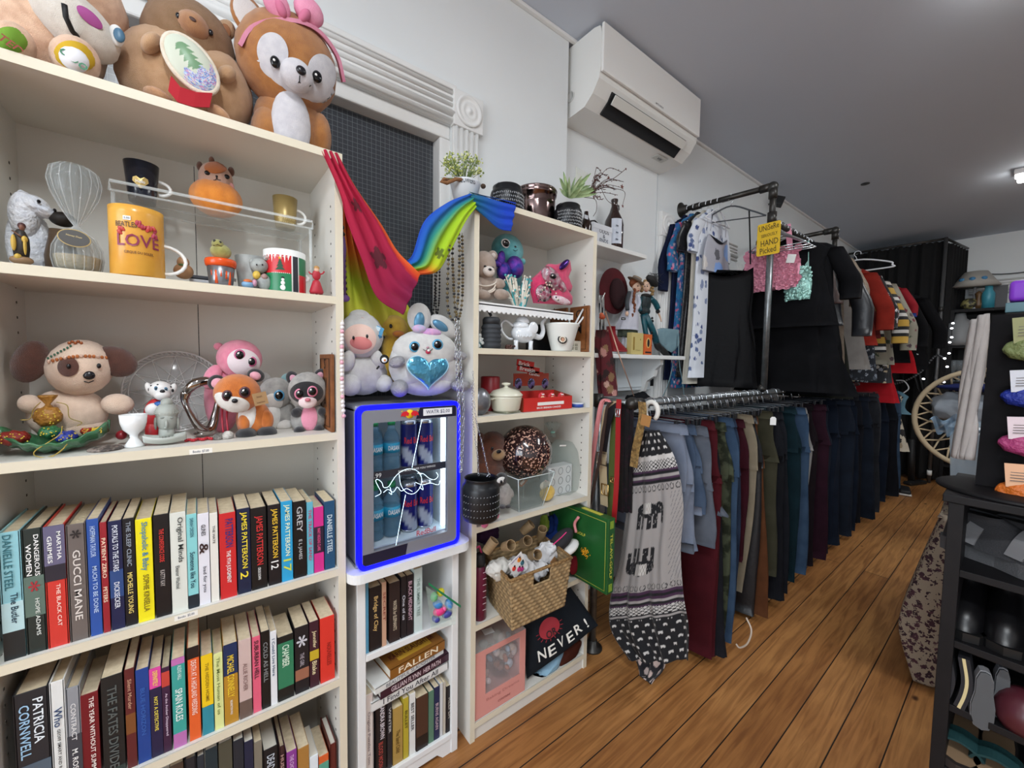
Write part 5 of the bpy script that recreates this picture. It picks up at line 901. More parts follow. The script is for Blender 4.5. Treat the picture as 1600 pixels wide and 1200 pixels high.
def pierced(lab,cx,cyb,w_,h,Y,hnd=True,z0=TZ):
 P=Pic(Y,**c8);o=thing('lantern',lab,'lantern',(P.p(cx,cyb).x,Y,z0));R=w_/2;g=W()
 x,y,zz,u=P.V(g,cx,cyb,[(R*.93,0),(R,8),(R,h*.66),(R*.95,h*.76),(R*.86,h*.8),(R*.86,h*.93),(R*.8,h*.96)],blm,z0=z0,t=.0015);g.part('jar',o)
 g=W();hm=M('#a4a6a8',.5)
 for j in range(5):
  for i in range(26):
   a=-PI+.04+i*PI/26+(j%2)*.06;rr=R*u*1.003;g.box((x+rr*math.cos(a),y+rr*math.sin(a),z0+u*h*(.1+.12*j)),(.001,.0026,.0075),hm,(0,0,math.degrees(a)),sg=1)if 0 else g.ell((x+rr*math.cos(a),y+rr*math.sin(a),z0+u*h*(.1+.12*j)),(.0016,.0016,.0042),hm,(0,(i*50+j*30)%90-45,0),6,4)
 g.part('pierced_pattern',o)
 if hnd:g=W();g.tube([(x-R*u*.88,y,z0+u*h*.86)]+[(x-R*u*.95*math.cos(t_*PI/8),y-.02,z0+u*h*(.86+.1*math.sin(t_*PI/8)))for t_ in range(1,8)]+[(x+R*u*.88,y,z0+u*h*.86)],.0012,M('#9a9c9e',.3,.8));g.part('wire_handle',o)
 return o,x,y,u
pierced('black pierced metal lantern between the scarf and the mirrored pot',510,610,262,235,1.2)
P=Pic(1.27,**c8);o=thing('mirrored_pot','large mirrored rose silver pot with rolled rim on top of the right bookcase','pot',(P.p(735,650).x,1.27,TZ))
g=W();x,y,zz,u=P.V(g,735,640,[(90,0),(130,20),(148,90),(152,200),(150,262),(160,268),(163,285),(158,298),(166,306),(160,318),(140,316),(135,250),(2,245)],M('#9a8582',.14,1.,vary='#5c4a48',vs=16,edge=.5),z0=TZ,n=40);g.part('pot_body',o)
o,x,y,u=pierced('black pierced metal lantern holding a leafy plant at the bookcase right corner',985,735,222,200,1.17)
g=W();P=Pic(1.17,**c8);lm=[M('#a9bd8a',.55,vary='#7fa06a',vs=40),M('#c3d0a8',.55,vary='#8fae7a',vs=40)]
for i in range(26):leafy(g,P.p(1000,548),P.p(rnd.uniform(900,1190),rnd.uniform(370,520),rnd.uniform(-.05,.04)),rnd.uniform(.012,.02),lm[rnd.randrange(2)],.012)
for q,w_ in(((935,350),.03),((980,390),.026),((1030,390),.022),((1150,360),.03),((1090,400),.024),((1180,490),.03),((905,480),.022),((1130,460),.026),((1200,520),.02),((960,420),.02),((1060,440),.026)):leafy(g,P.p(1000,545),P.p(*q,rnd.uniform(-.03,.02)),w_*.62,lm[rnd.randrange(2)],.01)
for i in range(12):g.tube([P.p(1010,540),P.p(1050+i*3,420,.01),P.p(1050+i*9,300+i*5,.015)],.0006,M('#d3d6b8',.8),n=4)
g.solo('leafy_plant','soft green leafy plant with pale grass plumes in the pierced lantern','plant')
o2=Pic(1.2,**c8);g=W();o2.V(g,1128,740,[(42,0),(46,10),(46,110),(20,170),(16,215)],M('#2a1a12',.15),z0=TZ,n=24);g.box(o2.p(1130,695,-.03),(.022,.001,.016),M('#b8bcc4',.5));g.solo('brown_bottle','small brown glass bottle behind the pierced lantern holding twigs','bottle')
g=W();tw=M('#4a2f28',.8);st_=M('#6d3a30',.7);P=Pic(1.2,**c8)
def star(g,c,r,m):g.prism([(r*(1 if k%2==0 else .42)*math.sin(k*PI/5),r*(1 if k%2==0 else .42)*math.cos(k*PI/5))for k in range(10)],.002,m,c=c)
for i in range(22):
 a=(rnd.uniform(1200,1430),rnd.uniform(340,560));pts=smooth_path([P.p(1110,540),P.p(1160+rnd.uniform(-10,30),500+rnd.uniform(-20,20),rnd.uniform(-.02,.02)),P.p((1170+a[0])/2,a[1]+rnd.uniform(-30,10),rnd.uniform(-.03,.02)),P.p(a[0],a[1],rnd.uniform(-.03,.02))],5);g.tube(pts,.0013,tw,n=4)
 for p in pts[6::2]:g.ell(p+Vector((rnd.uniform(-.004,.004),0,rnd.uniform(-.004,.004))),.0022,M('#5c2620',.6),None,6,4)
for pts in(((1110,540),(1290,420),(1350,390),(1440,320)),((1110,540),(1250,470),(1330,470),(1430,500),(1415,600)),((1110,540),(1200,560),(1210,640),(1185,690)),((1250,480),(1290,560),(1340,600))):g.tube(smooth_path([P.p(*q)for q in pts],6),.0014,tw,n=4)
star(g,P.p(1410,460),.013,st_);star(g,P.p(1305,388),.009,st_);star(g,P.p(1415,610),.008,st_);star(g,P.p(1190,540),.008,st_);star(g,P.p(1440,320),.006,st_)
g.solo('twig_spray','dark berry twig spray with rusty metal stars above the growler bottle','dried twigs')
SZ2=1.906
P=Pic(1.42,**c8);o=thing('growler_bottle','brown glass growler bottle with white label on the small wall shelf','bottle',(P.p(1340,990).x,1.42,SZ2));am=M('#2b1610',.08,coat=.6)
g=W();x,y,zz,u=P.V(g,1340,990,[(66,0),(74,8),(76,200),(70,240),(40,300),(24,350),(24,385),(28,390),(28,405),(22,408)],am,z0=SZ2,n=32);g.tube([(x+24*u,y,SZ2+375*u),(x+52*u,y,SZ2+372*u),(x+56*u,y,SZ2+345*u),(x+36*u,y,SZ2+320*u)],.005,am);g.part('glass',o)
f=cyl(x,y,77*u)
g=W();g.sheet(lambda a,b:f(x-.022+.06*a*1,SZ2+.03+.13*b),8,4,M('#c9d0dc',.4));
for k in range(3):g.box(f(x+.01,SZ2+.05+k*.035)-Vector((0,.002,0)),(.03,.001,.006),M('#5a6474',.5))
g.part('paper_label',o)
P=Pic(1.40,**c8);o=thing('metal_tin','white ODDS AND ENDS tin with black handle beside the growler bottle','tin',(P.p(1240,985).x,1.41,SZ2));a=P.p(1165,860).x;b=P.p(1312,860).x;hh=P.p(1235,760).z-SZ2
g=W();g.box(((a+b)/2,1.43,SZ2+hh/2),(b-a,.09,hh),M('#d9dce2',.4),bv=.004);g.box(((a+b)/2,1.43,SZ2+hh-.014),(b-a+.004,.094,.03),M('#dfe2e8',.4),bv=.004)
for i,s_ in enumerate(('ODDS','&','ENDS')):g.text(s_,((a+b)/2+.01,1.384,SZ2+hh*(.68-.22*i)),.02,M('#4a505c'))
g.part('canister',o);g=W();g.tube([(a+.03,1.43,SZ2+hh),(a+.032,1.43,SZ2+hh+.022),(a+.06,1.43,SZ2+hh+.03),(a+.085,1.43,SZ2+hh+.02),(a+.088,1.43,SZ2+hh)],.004,BLK);g.part('handle',o)
# ---- compartment A: riser and toys
A=RZ[0];RTZ=1.497
P=Pic(1.13,**c5);x0,x1=P.p(832,455).x,P.p(1368,480).x;x0=max(x0,RX0+.021);wm=M('#eceeee',.35)
o=thing('metal_riser','white metal tray riser with scalloped rim in the top compartment','display riser',(x0,1.13,A))
G().box(((x1-x0)/2,.06,RTZ-A-.004),(x1-x0,.14,.008),wm,bv=.002).obj('tray',o)
g=G();g.box(((x1-x0)/2,-.008,RTZ-A-.01),(x1-x0,.004,.028),wm,bv=.001)
for i in range(int((x1-x0)/.02)):g.ell((.01+i*.02,-.0085,RTZ-A-.024),(.008,.002,.006),wm,None,8,5)
g.obj('rim',o)
for x in(.01,x1-x0-.01):
 for y in(.0,.12):G().tube([(x,y,0),(x,y,RTZ-A-.006)],.003,wm).obj('leg',o)
z=RTZ
P=Pic(1.17,**c5);tb=fur('#a39184','#958275');lb=fur('#cfc5bd')
furry('plush_bear','grey brown teddy bear wearing pearl strands on the white riser',P,dict(at=(900,430),parts=[('body',[('E',905,380,72,72,tb,.03)]),('leg',[('E',985,418,45,30,tb,.02,-.03)]),('leg',[('E',880,418,48,28,tb,.02,-.03)]),('arm',[('E',970,360,38,30,tb,.018,-.025)]),('arm',[('E',855,380,26,42,tb,.018,-.02)]),('head',[('E',893,258,66,76,tb,.034,-.01,-6),('K','h')]),('muzzle',[('E',918,292,34,28,lb,.016,-.038)]),('nose',[('E',924,282,10,7,NOSE,.004,-.054)]),('eye',[('H','h'),('d',898,265,8,6,EYEB,.8)]),('eye',[('H','h'),('d',938,272,8,6,EYEB,.8)]),('ear',[('E',845,190,22,26,tb,.01),('E',846,192,13,17,lb,.008,-.005)]),('ear',[('E',940,205,26,26,tb,.01),('E',941,207,15,16,lb,.008,-.005)])]),z)
g=W()
for(cx,cy,rx,rz)in((900,340,60,40),(890,365,62,50),(905,385,45,30)):
 for i in range(26):a=PI*i/25;q=P.p(cx+rx*math.cos(a),cy+rz*math.sin(a)*.8,-.034-.004*math.sin(a));g.ell(q,.0032,M('#d9cfc2',.25),None,8,5)
g.solo('pearl_strand','strands of cream pearls draped over the grey brown teddy','necklace')
P=Pic(1.26,**c5);te=fur('#5fb0b4','#4f9ea4')
furry('plush_mermaid','teal one eyed plush with shiny purple and blue sequin tail',P,dict(at=(1040,400),parts=[('head',[('E',1020,178,88,88,te,.045,-.0),('K','h')]),('body',[('E',1030,330,70,110,te,.035)]),('eye',[('H','h')]+big_eye(1010,140,26,WHT)),('nose',[('H','h'),('d',1062,158,6,5,NOSE)]),('mouth',[('H','h'),('L',[(1050,175),(1062,182),(1075,175)],.001,BLK)]),('tail',[('E',1060,270,48,62,M('#2c3fa0',.2,.7,vary='#7a3aa8',vs=45,edge=.2,bump=1,bs=300),.03,-.05,-15),('E',1000,290,40,50,M('#2c3fa0',.2,.7,vary='#7a3aa8',vs=45,edge=.2,bump=1,bs=300),.022,-.055,20)]),('tail_fin',[('E',985,222,22,44,M('#2c3fa0',.2,.7,vary='#7a3aa8',vs=45,edge=.2,bump=1,bs=300),.01,-.06,10),('E',962,250,30,18,M('#2c3fa0',.2,.7,vary='#7a3aa8',vs=45,edge=.2,bump=1,bs=300),.01,-.06,10)]),('hand',[('E',1102,240,16,18,te,.01,-.03)])]),z)
P=Pic(1.15,**c5);g=W();cm_=[M('#d9d3c4',.7,bump=1,bs=120),M('#4fa9ae',.6),M('#e6e2d8',.7)]
for i in range(60):
 a=rnd.uniform(-1,1);h=rnd.random();b=P.p(1085+a*30,450,rnd.uniform(-.01,.02));t_=P.p(1080+a*78,440-h*130,rnd.uniform(-.02,.02));m_=b.lerp(t_,.5)+Vector((rnd.uniform(-.01,.01),0,0));g.tube([(b.x,b.y,z+.001),m_,t_],[.004,.0035,.002],cm_[i%3],n=6)
 g.ell(t_,.0045,cm_[(i+1)%3],None,6,4)
g.solo('coral_ornament','cream and turquoise branching coral ornament in the middle of the riser','ornament')
P=Pic(1.145,**c5);hp_=fur('#d12a62','#b81f54');sq=M('#c9c4c8',.2,.8,vary='#b02c5c',vs=70,edge=.3,bump=1,bs=350)
o=thing('plush_unicorn','hot pink sequin unicorn cushion at the right of the white riser','plush toy',(P.p(1270,460).x,1.145,z))
def outl(P,pts,y,t,m,g,close=True):
 q=[P.p(a,b)for a,b in pts];cx=sum(v.x for v in q)/len(q);cz=sum(v.z for v in q)/len(q);n=len(q);R1=[]
 for s_,k in((0,1.),(.35,.985),(.8,.9),(1.,.6),(1.05,.0001)):
  R1.append([(cx+(v.x-cx)*k,y-t*s_,cz+(v.z-cz)*k)for v in q])
 vs=[v for r_ in R1 for v in r_]+[(v.x,y+t*.6,v.z)for v in q];fs=[]
 for i in range(len(R1)-1):
  for j in range(n):fs.append((i*n+j,i*n+(j+1)%n,(i+1)*n+(j+1)%n,(i+1)*n+j))
 L_=len(R1)*n;fs+=[(j,L_+j,L_+(j+1)%n,(j+1)%n)for j in range(n)]+[tuple(L_+j for j in range(n))];g.add(vs,fs,m,True)
g=W();outl(P,[(1175,462),(1160,400),(1165,330),(1210,290),(1250,250),(1290,255),(1330,240),(1355,230),(1362,280),(1345,320),(1368,380),(1360,405),(1330,405),(1300,385),(1330,420),(1368,440),(1368,474)],1.15,.02,hp_,g);g.part('body',o)
g=W();P.E(g,1260,330,62,52,sq,ry=.016,dy=-.014,rot=30);P.E(g,1215,410,44,48,sq,ry=.012,dy=-.014);P.E(g,1310,370,34,28,sq,ry=.012,dy=-.014,rot=40);P.E(g,1310,448,52,20,fur('#e3dfe2','#c9889c'),ry=.012,dy=-.016,rot=8);g.part('sequin_panel',o)
g=W();P.E(g,1268,318,18,15,EYEB,ry=.006,dy=-.032);P.E(g,1264,314,4,4,WHT,ry=.003,dy=-.038);g.part('eye',o)
g=W();P.E(g,1328,255,34,18,M('#4a2a78',.2,.8),ry=.008,dy=-.022,rot=-40);g.part('horn',o)
g=W();q0=Pic(1.125,**c5)
for i in range(30):t_=i/29;q=q0.p(1180+t_*110,455-95*math.sin(PI*t_)+12*math.sin(i));g.ell((q.x,1.118+.003*math.sin(i*2),max(q.z,z+.004)),.0035,M('#d6ccb8' if i%2 else '#3a2a30',.3),None,8,5)
for q in((1250,375),(1250,405),(1250,430),(1220,450)):g.ell(q0.p(*q),.0055,BLK,None,8,6)
g.solo('bead_necklace','dark and cream bead strands lying against the pink unicorn cushion','necklace')
# under the riser
z=A
P=Pic(1.145,**c5);gp_=M('#2f3338',.7)
o=thing('water_bottle','charcoal collapsible ribbed water bottle under the white riser','bottle',(P.p(930,700).x,1.145,z))
g=W();P.V(g,930,702,[(48,0),(52,6)]+[q for k in range(5)for q in((54,12+k*24),(56,20+k*24),(50,30+k*24))]+[(47,132),(2,134)],gp_,z0=z,n=28);g.part('body',o)
g=W();P.V(g,930,702,[(48,132),(48,158),(40,170),(18,173)],M('#24272b',.6),z0=z,n=28);g.tube([P.p(930,535),P.p(915,505),P.p(905,490)],.005,gp_);g.part('cap',o)
P=Pic(1.165,**c5);wp=M('#e4e8ec',.15,coat=.5)
o=thing('elephant_teapot','white porcelain elephant shaped teapot with trunk spout','teapot',(P.p(1105,700).x,1.165,z))
g=W();P.E(g,1105,630,68,52,wp,ry=.035);P.E(g,1090,590,48,30,wp,ry=.03)
for i in range(9):q=P.p(1070+i*10,642+4*(i%2),-.037);g.ell(q,(.004,.002,.005),wp,None,8,5)
g.part('body',o)
for q in((1065,.012),(1065,-.018),(1145,.012),(1145,-.018)):g=W();c=P.p(q[0],690,q[1]);g.lathe([(.0085,0),(.0075,.02),(.009,.035)],wp,c=(c.x,c.y,z),n=16);g.part('leg',o)
g=W();g.tube(smooth_path([P.p(1160,640),P.p(1195,650),P.p(1212,620),P.p(1208,575),P.p(1222,555),P.p(1232,545)],5),[.012-.0003*i for i in range(26)],wp,n=12);g.part('trunk_spout',o)
g=W();P.E(g,1160,600,26,34,wp,ry=.006,dy=-.03,rot=20);g.part('ear',o)
g=W();g.tube(smooth_path([P.p(1050,590),P.p(1010,560),P.p(985,580),P.p(990,620),P.p(1020,655),P.p(1045,660)],5),.0045,wp,n=10);g.part('handle',o)
g=W();P.V(g,1100,580,[(40,0),(36,22),(22,36),(8,40),(8,46),(12,54),(10,64),(1,68)],wp,z0=P.p(1100,575).z,n=24);g.part('lid',o)
P=Pic(1.15,**c5)
o=thing('printed_cup','wide white tapered cup printed with a portrait, beside a tea set','cup',(P.p(1310,705).x,1.15,z))
g=W();x,y,zz,u=P.V(g,1312,712,[(52,0),(56,4),(92,140),(96,148)],M('#e9ebe6',.3),z0=z+.001,t=.003);g.part('cup',o)
g=W();f=cyl(x,y,74*u);q=f(x-.006,z+.045);
for r_,c_,dy in((.0145,'#1b1b1d',.0),(.0115,'#d6cbb8',.001),(.008,'#4a2f26',.002)):g.ell(q-Vector((dy*.7,dy+.001,0)),(r_*1.3,.0045,r_*1.3),M(c_,.4),(-22,0,-35),20,6)
g.ell(q-Vector((.0035,.0065,.001)),(.006,.002,.008),M('#b98a6c',.5),(-22,0,-35),12,6);g.text("IT'S GOOD",(q.x+.027,q.y-.006,q.z+.008),.005,M('#33353a'),rot=(-15,0,-12));g.text('FORTUNE',(q.x+.027,q.y-.0045,q.z),.005,M('#33353a'),rot=(-15,0,-12));g.part('print',o)
g=W();
for s_ in((1372,605,1430,498),(1395,590,1455,510)):g.tube([P.p(s_[0],s_[1],-.005),P.p(s_[2],s_[3],-.005)],.004,wm,n=8)
g.tube([P.p(1385,575,-.005),P.p(1410,590,-.005)],.003,wm);g.solo('spoon_pair','pair of white spoons standing in the printed cup','spoons')
g=W();a=P.p(1352,700).x;b=P.p(1455,700).x;g.box(((a+b)/2,1.18,z+.023),(b-a,.05,.046),M('#dcd8c8',.6),bv=.001)
for i in range(2):
 for j in range(2):g.box((a+.026+i*.023,1.1545,z+.015+j*.014),(.015,.001,.01),M('#8a8672',.7));g.box((a+.026+i*.023,1.1538,z+.015+j*.014),(.012,.001,.002),M('#dcd8c8',.6))
g.solo('patterned_box','small cream box with printed symbols beside the printed cup','box')
g=W();a=P.p(1240,640).x;b=P.p(1410,640).x;g.box(((a+b)/2,1.26,z+.055),(b-a,.05,.11),M('#17181b',.35),bv=.003);g.solo('black_box','black box standing at the back under the white riser','box')
g=W();c=P.p(862,660);
for i in range(26):g.ell((c.x+rnd.uniform(-.022,.022),1.16+rnd.uniform(-.015,.015),z+.006+rnd.uniform(0,.04)),rnd.uniform(.005,.009),M('#d5d8d4' if i%3 else '#4f7c80',.6),None,7,5)
g.solo('shell_cluster','pale shell cluster at the left under the white riser','ornament')
g=W();c=P.p(1030,700)
for i in range(10):g.ell((c.x+rnd.uniform(-.03,.03),1.15+rnd.uniform(-.01,.01),z+.006+.006*(i%2)),.0065,M('#4a2a20',.3),None,8,6)
g.solo('bead_bracelet','dark brown bead bracelet lying in front of the teapot','bracelet')
def leaning_sign(lab,xi,y0,y1,z0,z1,ch):return carved(lab,xi,y0,y1,z0,z1,ch)
leaning_sign('orange brown carved wooden sign in the top compartment right end',RX1-.028,1.115,1.22,A+.001,A+.19,'OMS')
leaning_sign('second orange brown carved sign standing behind the first',RX1-.042,1.225,1.33,A+.001,A+.19,'MAY')
# ---- compartment B
z=RZ[1]
P=Pic(1.25,**c5);g=W();P.V(g,925,930,[(50,0),(52,4),(52,178),(46,184),(2,180)],M('#8c1420',.4),z0=z,n=32);g.solo('pillar_candle','tall red pillar candle standing behind the cream pot','candle')
P=Pic(1.15,**c5);g=W();P.E(g,868,1000,62,76,M('#8e9096',.3,.7,vary='#5f6066',vs=18,edge=.3),ry=.03);g.v=[(a,b,max(c,z+.0005))for a,b,c in g.v];g.v=[(max(a,RX0+.0195),b,c)for a,b,c in g.v];g.solo('marbled_candle','round silver grey marbled ornament at the left of the candle shelf','ornament')
P=Pic(1.16,**c5);crm=M('#d8d6c2',.25,coat=.4);o=thing('casserole_pot','small cream lidded casserole pot on a square tile','pot',(P.p(1008,1030).x,1.16,z+.008))
zz0=z+.008
g=W();x,y,_,u=P.V(g,1010,1045,[(68,0),(76,10),(86,70),(88,80)],crm,z0=zz0,t=.003);g.part('bowl',o)
g=W();P.V(g,1010,1045,[(92,80),(92,86),(70,108),(20,122),(12,126),(10,134),(24,140),(24,148),(2,152)],crm,z0=zz0);g.part('lid',o)
for s_ in(-1,1):g=W();g.tube([(x+s_*84*u,y-.012,zz0+70*u),(x+s_*100*u,y-.008,zz0+66*u),(x+s_*100*u,y+.008,zz0+66*u),(x+s_*84*u,y+.012,zz0+70*u)],.003,crm);g.part('handle',o)
g=W();g.box((x+.004,1.16,z+.004),(.075,.07,.007),M('#8f917c',.4),(0,0,12),bv=.002);g.solo('trivet_tile','square olive tile under the cream casserole pot','tile')
P=Pic(1.13,**c5);a=P.p(1105,1000).x;b=P.p(1366,1000).x;h=P.p(1240,950).z-z
red=M('#c22a24',.45);bk=cloth('#7a2a22','#5c1d18')
o=thing('candy_display','red candy display box of round tins with Brick Breakin header','candy display',((a+b)/2,1.13,z))
g=W();g.box(((a+b)/2,1.128,z+h*.38),(b-a,.003,h*.72),red);g.box(((a+b)/2,1.23,z+h*.5),(b-a,.003,h),red);g.box(((a+b)/2,1.18,z+.002),(b-a,.1,.003),red)
for x in(a,b):g.prism([(-.05,0),(.05,0),(.05,h),(-.05,h*.75)],.003,M('#8c3a24',.5),c=(x,1.18,z),rot=(0,0,90))
g.text('BRICK BREAKIN CANDIES',((a+b)/2,1.1255,z+.012),.007,WHT,wd=(b-a)*.5);g.box(((a+b)/2+.01,1.1262,z+.027),((b-a)*.55,.0012,.012),M('#e8e4e0',.5));g.part('tray',o)
g=W();hz=z+h*.95
for i,(s_,cx,cy,w_)in enumerate((('Brick',1112,795,62),('Breakin',1128,825,84),('Candies',1165,852,58))):
 q=Pic(1.235,**c5);g.box(q.p(cx+5,cy,.003),(w_*.0013+.008,.003,.026),red,(0,8,0));c=q.p(cx,cy,-.0005);g.text(s_,c,.016 if i<2 else .011,WHT,wd=q.sz(cx,cy,w_/2,5)[0]*2,rot=(0,8,0))
q=Pic(1.237,**c5);c0=q.p(1150,880);g.box(c0,(q.sz(1150,880,95,10)[0]*2,.002,.05),M('#a33b24',.5));g.part('header_card',o)
for r_,(cy,yy)in enumerate(((985,1.145),(900,1.2))):
 for i in range(3):
  P_=Pic(yy,**c5);cx=(1205,1258,1310)[i]if r_==0 else(1060,1130,1205)[i];
  if r_==0:
   c=P_.p(cx,975);t_=thing('candy_tin',('left','middle','right')[i]+' round red candy tin in the front row of the display','tin',(c.x,yy,c.z),0,'round tins in the candy display');G().lathe([(.0165,-.004),(.018,-.002),(.018,.003),(.016,.005),(.0003,.005)],M('#c22630',.3),rot=(78,0,0)).obj('tin',t_)
   g=G();g.ell((0,-.0065,-.003),(.011,.002,.008),M('#e0b48c',.5),(-12,0,0),14,6);g.box((0,-.0075,.011),(.012,.001,.004),WHT);g.obj('printed_face',t_)
  else:
   c=P_.p(cx,cy);t_=thing('candy_packet',('left','middle','right')[i]+' dark foil candy packet in the rear row of the display','packet',(c.x,yy-.02,c.z),0,'foil packets in the candy display');G().ell((0,0,0),(.018,.006,.021),M('#211c2c',.2,.5,vary='#6a5c8a',vs=60,edge=.1,bump=1,bs=100)).obj('foil_wrapper',t_)
P=Pic(1.14,**c5);c=P.p(1407,1020);g=W();g.lathe([(.02,0),(.026,0),(.026,.013),(.02,.013),(.02,0)],M('#2b4a9c',.4),c=(c.x,1.15,z+.001),n=36);g.lathe([(.0255,.013),(.0265,.014),(.0265,.017),(.0195,.017)],M('#dfe6ee',.3),c=(c.x,1.15,z+.0005),n=36);g.solo('tape_roll','roll of blue and white tape at the right of the candy display','tape')
# ---- compartment C (z = .75)
z=RZ[2];P=Pic(1.25,**c6);lf=fur('#6a3a26','#57301f')
furry('plush_lion','dark brown shaggy plush lion at the back of the shelf',P,dict(at=(930,500),parts=[('mane',[('E',935,370,92,112,lf,.05)]),('body',[('E',920,480,90,110,lf,.045)]),('muzzle',[('E',970,385,38,30,fur('#9c7850'),.02,-.05)]),('nose',[('E',972,368,14,10,NOSE,.005,-.07)]),('eye',[('E',935,352,8,10,EYEB,.004,-.056)]),('ear',[('E',870,290,24,26,lf,.012)])]),z)
P=Pic(1.2,**c6);c=P.p(1115,370);R=P.sz(1115,370,113,113)[0];o=thing('mosaic_ball','dark mottled mosaic glass ball resting on the square glass vase','ball',(c.x,1.2,c.z-R))
g=W();g.ell(c,R,M('#241014',.15,coat=.8,vary='#c9a08c',vs=120,edge=.0),None,40,24);m_=g.mats[0];rp=[n for n in m_.node_tree.nodes if n.type=='VALTORGB'][0].color_ramp;rp.elements[0].position=.56;rp.elements[1].position=.6;g.part('ball',o)
g=W();g.box(c+Vector((.018,-R*.93,.012)),(.012,.001,.007),WHT,(15,0,0));g.part('price_sticker',o)
P=Pic(1.17,**c6);q0,q1=P.p(1040,650),P.p(1180,650);t0,t1=P.p(1000,470),P.p(1228,480);gz=M('#8fa09e',.03,alpha=.22);cx_=(q0.x+q1.x)/2
o=thing('glass_vase','square flared clear glass vase under the mosaic ball','vase',(cx_,1.19,z));hb=(q1.x-q0.x)/2*.9;ht_=(t1.x-t0.x)/2*.85;H_=(t0.z+t1.z)/2-z
g=W();r_=[[(cx_+sx*s_,1.19+sy*s_,zz)for sx,sy in((-1,-1),(1,-1),(1,1),(-1,1))]for s_,zz in((hb,z+.001),(ht_,z+H_),(ht_-.004,z+H_),(hb-.004,z+.008))]
vs=[v for q in r_ for v in q];fs=[(0,3,2,1),(12,13,14,15)]+[(i*4+j,i*4+(j+1)%4,i*4+4+(j+1)%4,i*4+4+j)for i in range(3)for j in range(4)];g.add(vs,fs,gz,False);g.part('glass',o)
g=W()
for j in range(4):
 a,b=Vector(r_[0][j]),Vector(r_[1][j]);g.tube([a,b],.0015,M('#dfeaea',.1));g.tube([b,Vector(r_[1][(j+1)%4])],.0015,M('#dfeaea',.1))
g.part('edge_highlight',o)if 0 else g.part('glass_edges',o)
g=W();g.box(P.p(1105,530,.02),(.045,.02,.012),M('#b4652c',.4),(0,-35,0),bv=.003);g.box(P.p(1100,535,.008),(.02,.002,.01),M('#d9c8b8',.5),(0,-35,0));g.solo('lip_balm','orange tube lying inside the square glass vase','tube')
P=Pic(1.14,**c6);gy_=fur('#a7a29e','#928d89')
furry('plush_penguin','small grey plush penguin chick with black head beside the glass vase',P,dict(at=(1005,670),parts=[('body',[('E',1005,605,38,68,gy_,.02)]),('head',[('E',985,515,36,34,fur('#19181c'),.019),('K','h'),('d',985,522,24,17,WHT,.2)]),('eye',[('H','h'),('d',968,520,4,4,EYEB,.8,0,.003)]),('beak',[('E',985,532,8,9,NOSE,.006,-.02)]),('wing',[('E',1038,590,14,30,gy_,.008,-.004,-25)]),('foot',[('E',990,668,20,10,fur('#2a2628'),.012,-.014)]),('foot',[('E',1020,665,18,9,fur('#2a2628'),.012,-.012)])]),z)
P=Pic(1.15,**c6)
furry('plush_chick','tiny round yellow plush chick in front of the candle box',P,dict(at=(1233,630),parts=[('body',[('E',1235,592,42,42,fur('#dcb948','#cfa838'),.018),('K','h'),('d',1225,550,30,24,fur('#e3d9c4'),.4)]),('eye',[('H','h'),('d',1218,560,5,5,EYEB,.8,0,.003)]),('eye',[('H','h'),('d',1243,558,5,5,EYEB,.8,0,.003)]),('comb',[('E',1225,530,8,10,fur('#d9b4a8'),.005)])]),z)
P=Pic(1.19,**c6);a=P.p(1235,600).x;b=P.p(1362,600).x;zt=P.p(1300,445).z
g=W();g.box(((a+b)/2,1.21,(z+.001+zt)/2),(b-a,.05,zt-z-.002),M('#e3e4e6',.5),bv=.002)
for i in range(3):
 for j in range(3):c=Vector((a+(b-a)*(.17+.33*i),1.184,z+(zt-z)*(.17+.33*j)));g.tube([c+Vector((.0125*math.cos(k*PI/9),0,.0145*math.sin(k*PI/9)))for k in range(18)],.0009,M('#55585c',.5),closed=True,n=4)
g.solo('tealight_pack','white pack of round tealights inside the clear plastic bag','tealights')
g=W();fm=film('#a8bcb6',.2);P.Y=1.22
P.E(g,1310,470,118,165,fm,ry=.08,n=36,k=20);g.v=[(x+.004*math.sin(90*zz+60*y),y+.004*math.sin(110*x+70*zz),max(zz+.003*math.sin(120*x),z+.0008))for x,y,zz in g.v]
g.v=[(min(x,RX1-.02),max(y,1.118),zz)for x,y,zz in g.v];c=P.p(1265,262);g.lathe([(.012,-.02),(.006,0),(.022,.02),(.03,.04)],fm,c=tuple(c),n=18,fn=lambda a,z_:1+.3*math.sin(5*a));g.ell(c,(.012,.008,.006),M('#8fc2b4',.4));g.solo('plastic_bag','clear knotted plastic bag of candles on the shelf right side','plastic bag')
g=W();g.box(P.p(1320,335,-.085),(.036,.001,.006),WHT,(20,6,0));g.solo('price_sticker','white price sticker on the clear plastic bag','sticker')
# hanging lantern in front of the shelf
P=Pic(1.02,**c6);lx=P.p(872,620);o=thing('hanging_lantern','black pierced metal lantern hanging on chains in front of the shelf','lantern',(lx.x,1.02,P.p(872,735).z))
g=W();x,y,zz,u=P.V(g,872,738,[(70,0),(92,12),(103,40),(104,170),(98,190),(86,205),(86,225),(90,230)],blm,t=.0015,n=36);g.part('jar',o)
g=W()
for j in range(4):
 for i in range(20):a_=-PI+i*PI/19;g.ell((x+104.5*u*math.cos(a_),y+104.5*u*math.sin(a_),zz+(50+j*35)*u),(.0012,.0012,.0024),M('#85888c',.5),(0,40*(i%3),0),6,4)
g.part('pierced_pattern',o)
g=W();chain(g,[P.p(918,500),P.p(880,320),P.p(845,170),P.p(830,-80)],.0028);g.tube([P.p(905,505),P.p(918,490),P.p(932,505)],.0015,sb);g.part('chain',o)
g=W();chain(g,[P.p(862,500),P.p(855,380),P.p(832,200),P.p(826,0)],.0028);g.part('chain',o)
P=Pic(1.125,**c6)
